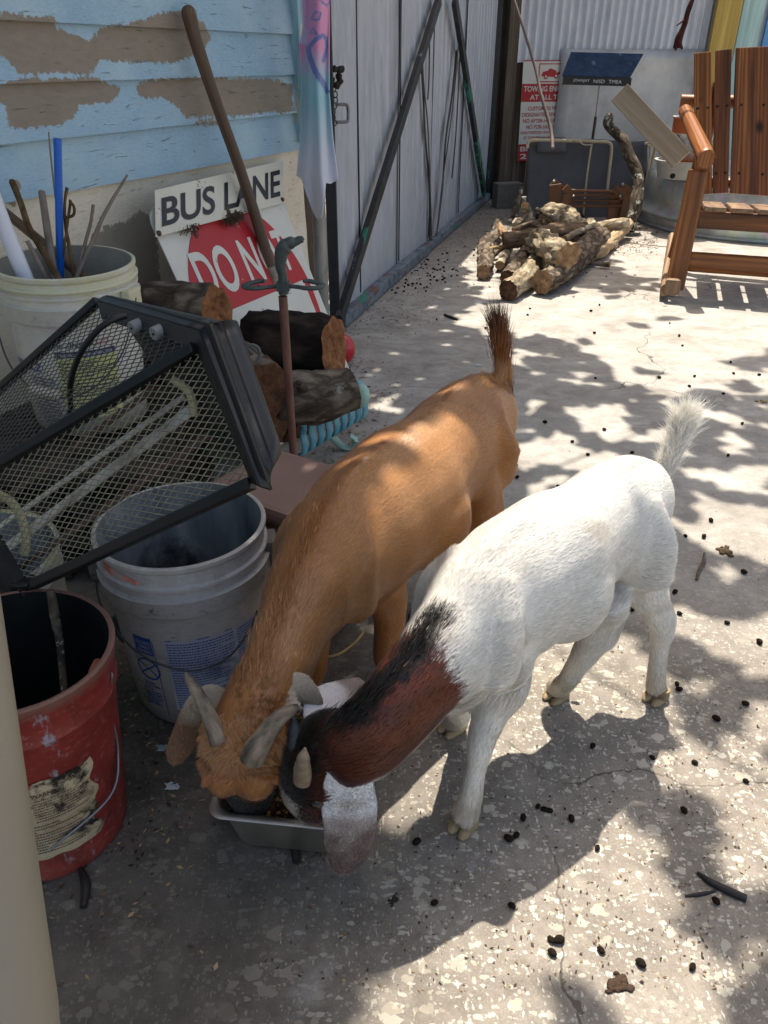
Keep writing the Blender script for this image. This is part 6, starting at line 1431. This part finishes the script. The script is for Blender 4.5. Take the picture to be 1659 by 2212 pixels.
# ---------------- white goat
def white_goat():
    T = thing('goat', 'white goat with red brown neck and black mane stripe, right of the tan goat', 'goat', (.28, .95, 0))
    sp = [(1384, 1082, .395), (1368, 1090, .405), (1324, 1116, .405), (1262, 1160, .40), (1184, 1218, .388), (1104, 1276, .378), (1035, 1330, .365), (972, 1403, .345), (900, 1480, .325), (840, 1548, .298), (784, 1600, .272), (724, 1628, .25)]
    r = [(.048, .062), (.066, .084), (.080, .098), (.080, .100), (.094, .118), (.090, .122), (.080, .114), (.063, .088), (.054, .066), (.051, .060), (.050, .057), (.047, .050)]
    S = [U(*p) for p in sp]; m = M(); m.sweep(S, r, 22, sub=5)
    h = (S[6]-S[1]); h.z = 0; h.normalize()
    lf = V(-h.y, h.x, 0)
    m.sweep([S[i]+V(0, 0, r[i][1]*.90) for i in range(1, 8)], [.016, .022, .016, .013, .022, .024, .016], 10, sub=4)
    for s in (-1, 1):
        m.sweep([S[2]+lf*s*.050+V(0, 0, .056), S[2]+lf*s*.068-V(0, 0, .02), S[2]+lf*s*.070-V(0, 0, .09)], [(.024, .022), (.034, .05), (.03, .05)], 14, sub=4)
        m.sweep([S[6]+lf*s*.035+V(0, 0, .092), S[6]+lf*s*.054+V(0, 0, .02)+h*.015, S[6]+lf*s*.058-V(0, 0, .06)+h*.02], [(.018, .022), (.030, .045), (.032, .05)], 14, sub=4)
        m.ball(S[4]+lf*s*.022-V(0, 0, .03), (.085, .085, .092), 10)
    m.ball(S[7]-V(0, 0, .055)-h*.02, (.05, .05, .055), 10); m.ball(S[7]-V(0, 0, .02)-h*.05, (.06, .06, .08), 10)
    po = S[-1]; hp_ = [po+V(.02, .01, .012), U(712, 1612, .25), U(698, 1640, .222), U(684, 1690, .17), U(684, 1730, .11), U(689, 1752, .07), U(690, 1758, .055)]; hr_ = [.040, .050, .058, .054, .038, .028, .022]; mz = hp_[-1]; fw = (mz-po).normalized()
    m.sweep(hp_, hr_, 20, up=(-.6, -.6, 0), sub=4)
    L = []
    def leg(pts, rad): m.sweep(pts, rad, 14, up=(0, 1, 0), sub=4); L.append(pts)
    FL, FR, HL, HR = U(1002, 1785, 0), U(978, 1575, 0), U(1416, 1508, 0), U(1202, 1505, 0)
    leg([U(1080, 1400, .30), U(1086, 1470, .25), U(1060, 1540, .20), U(1040, 1598, .160), U(1028, 1665, .11), U(1016, 1725, .06), V(FL.x+.002, FL.y+.006, .022)], [(.052, .070), (.042, .050), (.027, .031), (.0225, .024), (.0165, .018), (.0185, .019), (.023, .024)])
    leg([U(985, 1430, .28), U(980, 1490, .21), U(985, 1525, .12), U(992, 1545, .07), V(FR.x, FR.y+.006, .022)], [(.045, .055), (.032, .036), (.0225, .024), (.0195, .020), (.024, .025)])
    leg([U(1345, 1165, .36), U(1380, 1245, .29), U(1415, 1310, .225), U(1430, 1350, .180), U(1424, 1400, .12), U(1418, 1455, .06), V(HL.x, HL.y+.006, .022)], [(.055, .090), (.044, .060), (.029, .034), (.0235, .028), (.0170, .018), (.0175, .018), (.022, .022)])
    leg([U(1300, 1270, .30), U(1295, 1350, .22), U(1270, 1400, .165), U(1245, 1440, .10), U(1222, 1475, .055), V(HR.x, HR.y+.006, .022)], [(.045, .07), (.036, .044), (.025, .028), (.0205, .021), (.0185, .019), (.023, .024)])
    for p in (U(1440, 1335, .205),): m.ball(p, (.016, .02, .02), 8)
    tb = U(1424, 1038, .43); tp = [tb+V(-.02, -.02, -.03), tb, U(1450, 988, .475), U(1466, 942, .51), U(1480, 905, .54)]
    m.sweep(tp, [(.024, .02), (.020, .018), (.016, .014), (.013, .012), (.007, .007)], 12, up=(0, 1, 0), sub=4)
    m.ball(U(664, 1660, .215), (.024, .024, .028), 8)
    hl_ = catm(hp_[1:], None); hrr = np.interp(np.linspace(0, 5, len(hl_)), range(6), hr_[1:])
    cW, cS, cB, cK = np.array(lin('#dedbd4')), np.array(lin('#d9cfc0')), np.array(lin('#592814')), np.array(lin('#0f0c0b'))
    neckA, neckB = np.array(S[7]), np.array(po); neckl = catm(S[7:], None); topl = catm([S[i]+V(0, 0, r[i][1]) for i in range(6, 12)], None)
    pon, mzn = np.array(po), np.array(mz); f_ = np.array(fw); hx = np.array([-.97, .2, -.08]); 
    def col(P):
        n = len(P); C = lerpc(np.tile(cW, (n, 1)), cS, np.clip(sst(-P[:, 2], -.25, -.02)*.6+.25*vnoise(P, 12), 0, 1)); C = lerpc(C, np.array(lin('#a8967c')), np.clip(.55*sst(-P[:, 2]+.02*vnoise(P, 40), -.13, -.02)+.35*sst(vnoise(P, 30, 6), .55, .95), 0, .8))
        # neck coordinate
        j = np.linalg.norm(P[:, None]-neckl[None], axis=2).argmin(1)/(len(neckl)-1); c = neckl[(j*(len(neckl)-1)).astype(int)]; rel = P-c
        under = rel[:, 2]
        nz = .02*vnoise(P, 48)+.02*vnoise(P, 190, 2)
        brown = sst(j+nz*2, .155, .19)*sst(under+nz*.4, -.034, -.024)
        C = lerpc(C, cB, brown); C = lerpc(C, cB*1.6, brown*.45*sst(vnoise(P, 45, 5), -.2, .6)); C = lerpc(C, cK*2, brown*.35*sst(vnoise(P, 60, 8), 0, .7))
        dt = np.linalg.norm(P[:, None]-topl[None], axis=2).min(1); jt = sst(j+nz, .0, .02)
        jj = np.linalg.norm(P[:, None]-topl[None], axis=2).argmin(1)/(len(topl)-1)
        C = lerpc(C, cK, (1-sst(dt+nz*.5, .016, .030))*sst(jj, .20, .30))
        gs = np.exp(-((P[:, 0]-U(960, 1300, .48).x)/.02)**2-((P[:, 1]-U(960, 1300, .48).y)/.03)**2)*(P[:, 2] > .4); C = lerpc(C, np.array(lin('#b9aea0')), gs*.6)
        # head
        dd_ = np.linalg.norm(P[:, None]-hl_[None], axis=2); ji = dd_.argmin(1); t = ji/(len(hl_)-1); d = dd_.min(1)/hrr[ji]; hd = (1-sst(d, 1.2, 1.3))*(j > .85); q = ((P-hl_[ji])@hx)/hrr[ji]
        side = ((P-hl_[ji])@np.array([.2, -.97, 0]))/hrr[ji]
        hc = lerpc(np.tile(np.array(lin('#4a2012')), (n, 1)), np.array(lin('#8a4a22')), sst(t, .35, .6)); hc = lerpc(hc, cK*1.5, (1-sst(t, .5, .62))*sst(q+nz*8, -.2, .3))
        st = sst(q+nz*4, .22, .34)*sst(t, .34, .42); hc = lerpc(hc, np.array(lin('#dcd3c6')), st); hc = lerpc(hc, np.array(lin('#dcd3c6')), sst(t+nz, .72, .78))
        return lerpc(C, np.ones(3), hd*0)*(1-hd[:, None])+hc*hd[:, None]
    lines = [(catm(S[::-1], None), 1.), (catm([mz, po], None), .7)]+[(catm(a[1:], None), .45) for a in L]+[(catm(tp, None), .4)]
    def ln(P):
        low = sst(-P[:, 2], -.1, -.03); bel = sst(-P[:, 2], -.30, -.27)*(P[:, 2] > .2); tl = sst(P[:, 2], .455, .48)*(P[:, 0] > .5); return .012+.004*low+.005*bel+.012*tl
    wco = goat(T, m, lines, col, 250000, ln)
    n = 5200; tt = NR.random(n)**.8; line = catm(tp[1:], None); i = (tt*(len(line)-1)).astype(int); P = line[i]+NR.normal(0, .006, (n, 3))
    D = np.tile(np.array([.10, 0, .8]), (n, 1))+NR.normal(0, .32, (n, 3))*np.array([1.2, .7, .5])+np.array([.8, 0, 0])*(NR.random((n, 1))-.5)*(.4+tt[:, None]*.6); D /= np.linalg.norm(D, axis=1)[:, None]; N = np.cross(D, NR.normal(0, 1, (n, 3))); N /= np.linalg.norm(N, axis=1)[:, None]
    furmesh('tail_hair', T, P, D, N, (.025+.022*tt)*NR.uniform(.6, 1.2, n), np.full(n, .0010), np.clip(np.tile(np.array(lin('#f4f0e8')), (n, 1))*(1+NR.normal(0, .06, (n, 1))), .1, .97), FUR, lay=.03)
    n = 9000; i = NR.integers(int(len(topl)*.27), len(topl), n); P = topl[i]+NR.normal(0, .008, (n, 3))-np.array([0, 0, .003]); td = -np.gradient(topl, axis=0)[i]; td /= np.linalg.norm(td, axis=1)[:, None]
    D = td+np.array([0, 0, .30])+NR.normal(0, .2, (n, 3)); D /= np.linalg.norm(D, axis=1)[:, None]; N = np.cross(D, NR.normal(0, 1, (n, 3))); N /= np.linalg.norm(N, axis=1)[:, None]
    furmesh('mane', T, P, D, N, NR.uniform(.010, .026, n), np.full(n, .0009), np.clip(cK*NR.uniform(.6, 2., (n, 1)), .003, 1), FUR, lay=.05)
    def horn(px, rad, mt): M().sweep([U(*p) for p in px], rad, 16, sub=8, up=(0, 1, .2)).build('horn', mt, T, smooth=True)
    horn([(655, 1685, .235), (653, 1662, .262), (655, 1640, .283), (659, 1616, .300)], [(.0135, .012), (.012, .011), (.009, .008), (.002, .002)], mat('horn_tan', [(.3, '#4f463d'), (.7, '#8d7b67')], ns=40, rough=.6, bump=.5))
    horn([(650, 1640, .235), (641, 1612, .26), (636, 1580, .278), (634, 1550, .295)], [(.012, .012), (.012, .011), (.010, .009), (.003, .003)], HORND)
    eW, eG, eD = np.array(lin('#efeff2')), np.array(lin('#b3a7a2')), np.array(lin('#5f463c'))
    e1 = [U(730, 1644, .266), U(742, 1652, .268), U(752, 1692, .236), U(755, 1745, .185), U(757, 1800, .15), U(749, 1845, .12), U(741, 1870, .10), U(738, 1882, .092)]
    a1, b1 = np.array(e1[0]), np.array(e1[-1])
    def ec1(P): d, t = seg(P, a1, b1); C = lerpc(np.tile(eW, (len(P), 1)), eG, sst(t+.12*vnoise(P, 70), .30, .60)); return lerpc(C, eD, .8*sst(t+.15*vnoise(P, 90, 3), .50, .85))
    earfur(T, 'ear', e1, [.014, .022, .033, .038, .036, .029, .019, .006], (.1, -.95, .3), ec1, 20000, .011)
    e2 = [U(712, 1585, .255), U(700, 1558, .268), U(706, 1526, .275), U(740, 1508, .272), U(772, 1495, .268), U(792, 1496, .262)]
    a2, b2 = np.array(e2[0]), np.array(e2[-1])
    def ec2(P): d, t = seg(P, a2, b2); return lerpc(np.tile(eW, (len(P), 1)), eG*.9, sst(t+.2*vnoise(P, 60), .55, .8))
    earfur(T, 'ear', e2, [.016, .028, .032, .028, .023, .010], (0, -.5, .85), ec2, 7000)
    for p in (FL, FR, HL, HR): hoof(T, Vector(p), h+V(0, -.35 if p is FL else 0, 0), HOOF, 1.05)
    # dewclaw
    dc = M(); 
    for p in (U(1248, 1462, .05), U(1240, 1466, .045)): dc.sweep([p, p+V(.004, -.006, -.010)], [.005, .002], 8)
    dc.build('dewclaw', HOOF, T, smooth=True)
    d_ = wco-np.array(C0); zc_ = d_[:, 1]*CT-d_[:, 2]*ST; uu = 829.5+FPX*d_[:, 0]/zc_; vv = 1106+FPX*(-d_[:, 2]*CT-d_[:, 1]*ST)/zc_
    sel = np.where((np.abs(uu-683) < 7)&(np.abs(vv-1738) < 7)&(zc_ < 1.3))[0]; ey = Vector(wco[sel[zc_[sel].argmin()]]); vd = (C0-ey).normalized(); ey = ey-vd*.0065
    M().ball(ey+vd*.004, (.010, .010, .008), 12).build('eye', plain('eye_amber', '#1c120a', .2, spec=.5), T, smooth=True)
white_goat()
# ================================================================ SHADE: unseen trees, leaves placed to cast the dapple on the yard
LIT = [ # (polygon on the slab, photo px) direct sun reaches
  [(640, 2430), (690, 2230), (722, 2156), (775, 2090), (790, 2030), (838, 1971), (895, 1890), (955, 1810), (980, 1730), (1000, 1650), (1050, 1500), (1090, 1420), (1180, 1330), (1290, 1350), (1370, 1440), (1480, 1450), (1700, 1520), (1700, 1890), (1600, 1880), (1542, 1845), (1505, 1870), (1470, 1930), (1505, 1985), (1572, 2040), (1609, 2119), (1635, 2230), (1650, 2430)],
  [(1480, 1080), (1700, 1080), (1700, 1230), (1560, 1215), (1470, 1170)], [(1440, 1330), (1700, 1270), (1700, 1480), (1480, 1430)],
  [(770, 760), (900, 715), (1010, 730), (1000, 790), (940, 850), (860, 900), (790, 950), (760, 1000), (740, 985), (800, 880)],
]
HOLES = [(900, 820, 75, 32), (1000, 770, 60, 22), (780, 950, 30, 40), (1240, 850, 60, 18), (1350, 872, 32, 14), (1290, 905, 55, 17), (1180, 800, 40, 14), (1180, 950, 50, 18), (1230, 1000, 60, 18), (1320, 1000, 50, 14), (1430, 790, 60, 16), (1540, 830, 70, 20), (1620, 780, 50, 26), (1590, 905, 60, 15), (1450, 930, 40, 12), (1600, 1010, 70, 20), (1340, 940, 40, 12), (1130, 720, 60, 12), (1240, 760, 50, 12),
  (1000, 1430, 42, 36), (930, 1530, 34, 50), (880, 1600, 26, 40), (800, 1690, 30, 50), (1150, 1500, 60, 60), (1010, 690, 60, 16), (1160, 650, 60, 12)]
DARK = [(1440, 1760, 90, 60), (1590, 1250, 110, 16), (1640, 1520, 80, 18), (1480, 1495, 60, 16), (1560, 1560, 45, 16), (1100, 1190, 60, 60), (1460, 1130, 40, 30), (1280, 1235, 20, 20), (1640, 2010, 60, 45), (1255, 2212, 50, 60), (1480, 2200, 40, 60), (1440, 1180, 30, 14)]
H3 = [((p.x, p.y-OFF*z), r_) for p, z, r_ in ((U(u, v, z), z, r_) for u, v, z, r_ in ((990, 1000, .47, .030), (955, 1110, .42, .045), (900, 1150, .42, .04), (830, 1200, .40, .05), (760, 1230, .42, .045), (965, 868, .5, .022), (1030, 1120, .40, .035), (1475, 930, .52, .05), (840, 1090, .5, .02), (1080, 800, .5, .03)))]
def litfn(x, y):
    if y < .95:
        u, v = PJ((x, y, 0))
        if u < 680 and v > 1840: return False
    for (hx_, hy_), rr_ in H3:
        if math.hypot(x-hx_, y-hy_) < rr_*(1+.5*mn.noise(V(x*16, y*16, 4))): return True
    u, v = PJ((x, y, 0)); n1 = mn.noise(V(x*2.1, y*2.1, 0)); n2 = mn.noise(V(x*7, y*7, 3))
    if y > 2.55:    # far slab: broad sun with drifting leaf shade
        d = mn.noise(V(x*1.3+4, y*1.0, 1))+.75*mn.noise(V(x*4.5, y*4.5, 7))+.55*mn.noise(V(x*10, y*10, 3))
        t = -.10
        if y < 3.4 and x < .9: t = .12
        if x > .5 and 3.7 < y < 5.4 and x < 2.1: t = -.5
        if x < -.1+.13*y: t = .3
        if y > 5.9: t = .1
        if 1.4 < x < 2.8 and 5.75 < y < 6.4: return False
        if x > 1.5 and 4.7 < y < 5.75: t = -.45
        return d > t
    for cx, cy, rx, ry in DARK:
        if ((u-cx)/rx)**2+((v-cy)/ry)**2 < 1+n2*.9: return False
    for p in LIT:
        if inpoly(u+n2*10, v+n1*8, p): return True
    for cx, cy, rx, ry in HOLES:
        if ((u-cx)/rx)**2+((v-cy)/ry)**2 < 1+n2*1.2: return True
    if u > 1130 and v < 1420: return (n1*.5+n2+.6*mn.noise(V(x*13, y*13, 1))) > -.02
    return False
def canopy():
    leaf = NT('leaf_green'); A = leaf.n('ShaderNodeAttribute', attribute_name='Col'); leaf.base(A.outputs['Color'], .55)
    tr = leaf.n('ShaderNodeBsdfTranslucent'); leaf.l(A.outputs['Color'], tr.inputs[0]); mx = leaf.n('ShaderNodeMixShader'); mx.inputs[0].default_value = .3; leaf.l(leaf.b.outputs[0], mx.inputs[1]); leaf.l(tr.outputs[0], mx.inputs[2]); leaf.l(mx.outputs[0], leaf.o.inputs[0])
    bark = barkmat('trunk_bark', '#2c2620', '#57493c', '#7d6f5f', 18, 1)
    cents = [(V(-1.2, 6.9, 0), V(-.4, 3.2, 4.2)), (V(4.6, 4.2, 0), V(2.6, 4.6, 4.4))]
    cr = [([], []), ([], [])]
    gx = .062; vs = [[], []]; fs = [[], []]; cs = [[], []]; tips = [[], []]
    x = -2.3
    while x < 4.6:
        y = -.6
        while y < 7.6:
            px, py = x+R.uniform(-.4, .4)*gx, y+R.uniform(-.4, .4)*gx
            # off the photographed slab: thin random cover so sky light still reaches the yard
            u, v = PJ((px, py, 0)); inside = -150 < u < 1800 and v < 2400
            shade = (not litfn(px, py)) if inside else (mn.noise(V(px*1.5, py*1.5, 9)) > .12)
            if shade and u < 560 and inside and mn.noise(V(px*9, py*9, 2)) > .55 and py > 1.6: shade = False
            if shade:
                k = 0 if px < 1.3+.3*mn.noise(V(px, py, 5)) else 1
                z = 3.1+.55*mn.noise(V(px*.8, py*.8, 11))+R.uniform(-.12, .12); c = V(px, py+OFF*z, z)
                for q in range(3 if (u < 680 and v > 1800) else 2):
                    s = R.uniform(.042, .062); o = c+V(R.gauss(0, .012), R.gauss(0, .012), R.gauss(0, .05)); a = R.uniform(0, 6.28)
                    X = V(math.cos(a), math.sin(a), R.uniform(-.25, .25))*s*1.25; Yv = V(-math.sin(a), math.cos(a), R.uniform(-.35, .35))*s*.72; b = len(vs[k])
                    vs[k] += [tuple(o-X), tuple(o-X*.25-Yv), tuple(o+X*.45-Yv*.8), tuple(o+X), tuple(o+X*.45+Yv*.8), tuple(o-X*.25+Yv)]; fs[k].append(tuple(range(b, b+6)))
                    g = R.uniform(.7, 1.3); cs[k] += [(.075*g, .10*g, .04*g)]*6
                if R.random() < .03: tips[k].append(c)
            y += gx
        x += gx
    for k, (base, top) in enumerate(cents):
        T = thing('tree', ('unseen leafy tree behind the gate, leaves placed to shade the left of the yard', 'unseen leafy tree right of the yard, leaves placed to shade the rocking chair')[k], 'tree', tuple(base))
        m = M(); m.v = vs[k]; m.f = fs[k]; m.m = [0]*len(fs[k]); m.lc = list(vs[k]); m.build('shade_crown', leaf.m, T, attrs={'Col': cs[k]})
        m = M(); fork = base.lerp(V(top.x, top.y, 0), .25)+V(0, 0, 2.6); m.sweep([base, base+V(.05, .02, 1.2), fork], [.19, .15, .12], 16, sub=6, jit=.15)
        R.shuffle(tips[k])
        mains = []
        for j in range(7):
            if j < len(tips[k]): t = tips[k][j]; mid = fork.lerp(t, .5)+V(0, 0, .35); m.sweep([fork, mid, t+V(0, 0, .1)], [.05, .022, .008], 10, sub=6); mains.append((mid, t))
        for t in tips[k][7:90]:
            b = min((q for pr in mains for q in pr), key=lambda q: (q-t).length)
            if (b-t).length < 1.6: m.sweep([b+V(0, 0, .05), b.lerp(t, .5)+V(0, 0, .12), t+V(0, 0, .04)], [.009, .006, .003], 6, sub=3, caps=False)
        m.build('trunk', bark, T, smooth=True)
canopy()

# ================================================================ LITTER
def litter():
    # droppings: counted things
    pm = plain('dropping_dark', '#221b16', .9, var=.4, spec=.1, ns=200, bump=.5)
    base = M().ball((0, 0, .0045), (.0068, .0048, .0045), 6, .2, 2).build('dropping', pm, smooth=True); base.location = (0, 0, 0)
    base.data.transform(Matrix.Translation(V(0, 0, .0)))
    pts = [(1162, 1745), (1175, 1752), (1186, 1754), (900, 1822), (938, 1953), (1115, 1808), (1098, 1815), (1233, 1772), (1290, 1835), (1476, 1754), (1190, 2033), (1207, 2035), (1192, 2062), (1297, 2056), (1383, 2085), (1495, 2092), (1280, 1615), (1408, 1640), (1462, 1480), (1466, 1492), (1609, 1523), (1546, 1556), (1130, 1770), (1500, 1650), (1610, 1690), (1545, 1950), (1105, 1960), (1570, 1348), (1639, 1390), (1365, 980), (1430, 1000), (1520, 1162), (1305, 930), (1480, 1160), (1410, 1410)]
    for i in range(95): 
        u, v = R.gauss(905, 45), R.gauss(590, 22); 
        u += (600-v)*.9; pts.append((u, v))
    for i in range(50): pts.append((R.uniform(900, 1640), 640+R.random()**1.3*700))
    first = True
    for i, (u, v) in enumerate(pts):
        p = U(u, v); t = (p-GP).dot(GN)
        if t < .05 and v < 760: continue
        o = base if first else base.copy()
        if not first: COL.objects.link(o)
        first = False; s = R.uniform(.8, 1.25); o.location = (p.x, p.y, 0.0); o.rotation_euler = (0, 0, R.uniform(0, 6.28)); o.scale = (s, s, s)
        tag(o, 'small dark goat dropping lying on the concrete slab', 'dropping', 'goat droppings scattered over the slab')
    # twigs and single leaves
    tw = MC['stick_bark']; dk = plain('twig_black', '#1c1a1a', .6, var=.4)
    for px, rr, mt, lb in (([(1507, 1885), (1535, 1905), (1575, 1925), (1612, 1942)], [.003, .0055, .006, .0055], dk, 'black twig with a small side bud on the slab at the right edge'), ([(1522, 1195), (1520, 1215), (1510, 1235), (1505, 1252)], [.003, .0045, .0045, .004], tw, 'short curved grey twig on the slab right of the white goat'),
                           ([(960, 680), (972, 685), (988, 690)], [.006, .007, .006], dk, 'small dark twig on the slab left of the tan goat tail'), ([(1480, 1935), (1510, 1932), (1545, 1925)], [.002, .003, .002], dk, 'thin dark splinter on the slab below the black twig'),
                           ([(632, 1825), (638, 1845), (640, 1862)], [.005, .007, .006], dk, 'dark wet twig on the slab in front of the steel pan'), ([(170, 1870), (185, 1910), (180, 1960)], [.004, .007, .005], dk, 'dark curled scrap on the slab beside the red bucket'),
                           ([(700, 1420), (735, 1412), (770, 1385), (785, 1365)], [.003, .003, .003, .003], MC['bare'], 'thin bent straw wire on the slab below the brown box'), ([(1395, 1565), (1440, 1600), (1500, 1660), (1540, 1700)][:2], [.001, .001], dk, '')):
        if not lb: continue
        m = M(); m.sweep([U(u, v, rr[i]*.8) for i, (u, v) in enumerate(px)], rr, 8, sub=5, jit=.25); o = m.build('twig', mt, smooth=True); tag(o, lb, 'twig')
    # dung patch, dry leaf
    for u, v, s, c, lb in ((1340, 2130, .016, '#3a2a1e', 'crumbled brown dung clod on the sunlit slab at the bottom'), (1565, 1190, .022, '#4a3c28', 'flattened grassy dung on the slab beside the curved twig'), (850, 1945, .008, '#2f2a24', 'small dark crumb at the edge of the sunlit patch'), (1540, 868, .02, '#a58d62', 'dry curled tan leaf')):
        if lb.startswith('dry'): u, v, lb = 1645, 868, 'dry curled tan leaf on the slab at the right edge'
        m = M(); p = U(u, v)
        for i in range(24 if not lb.startswith('dry') else 6): m.ball((p.x+R.gauss(0, s*.4), p.y+R.gauss(0, s*.4), s*.1), (s*R.uniform(.15, .4), s*R.uniform(.15, .4), s*R.uniform(.1, .22)), 5, .5, i)
        o = m.build('clod' if not lb.startswith('dry') else 'dry_leaf', plain('clod'+c, c, .95, var=.4, ns=80, bump=.6), smooth=True); tag(o, lb, 'dung' if not lb.startswith('dry') else 'leaf')
    for u, v, c, lb in ((1034, 790, '#c9d2dc', 'small crumpled silver foil scrap on the slab left of the tan goat tail'), (352, 1618, '#8fa0a4', 'pale blue paper scrap on the dark slab between the buckets and the pan'), (372, 1700, '#a9b4b6', 'second pale scrap on the dark slab just left of the pan')):
        m = M(); p = U(u, v); m.grid(lambda a, b: V(p.x+(a-.5)*.022+.003*math.sin(b*5), p.y+(b-.5)*.014, .002+.006*abs(mn.noise(V(a*3, b*3, u)))), 6, 5); o = m.build('scrap', plain('scrap'+c, c, .4), thick=.0006); tag(o, lb, 'scrap')
    # crumbs, leaf litter: uncountable
    k = NT('litter'); A = k.n('ShaderNodeAttribute', attribute_name='Col'); k.base(A.outputs['Color'], .9)
    m = M(); cols = []; cc = [lin(x) for x in ('#4c3a2a', '#6e5842', '#2c231c', '#8c7558', '#3a3128', '#a08b6c')]
    def bit(p, s):
        a = R.uniform(0, 6.28); n0 = len(m.v); X = V(math.cos(a), math.sin(a), R.uniform(-.3, .3))*s; Y = V(-math.sin(a), math.cos(a), R.uniform(-.4, .4))*s*R.uniform(.15, .6); c = V(p.x, p.y, .001+s*R.uniform(.15, .4))
        m.add([c-X, c-Y*.9, c+X*.9, c+Y], [(0, 1, 2, 3)]); q = R.choice(cc); cols.extend([q]*4)
    for i in range(2600):
        t = R.uniform(0, GL); d = abs(R.gauss(0, .16+.06*t)); bit(G(t, 0, .03+d), R.uniform(.002, .009))
    for i in range(2400): p = U(R.gauss(1160, 90), R.gauss(505, 45)); bit(p, R.uniform(.003, .016)) if 3.8 < p.y < 7 and (p-GP).dot(GN) > .06 else None
    for i in range(900): p = U(R.uniform(1250, 1420), R.gauss(520, 18)); bit(p, R.uniform(.003, .016)) if p.y < 6.5 else None
    for i in range(900): p = U(R.gauss(760, 50), R.gauss(860, 90)); bit(p, R.uniform(.002, .010)) if (p-GP).dot(GN) > .05 or p.y < 3.3 else None
    for i in range(2200): p = U(R.uniform(560, 1659), 640+R.random()**.7*1500); bit(p, R.uniform(.0015, .004))
    for i in range(600): p = U(R.gauss(270, 120), R.gauss(1650, 160)); bit(p, R.uniform(.002, .007))
    o = m.build('leaf_litter', k.m, attrs={'Col': cols}); tag(o, 'dry leaf crumbs and grit scattered over the slab and along the gate foot', 'litter', kind='stuff')
litter()
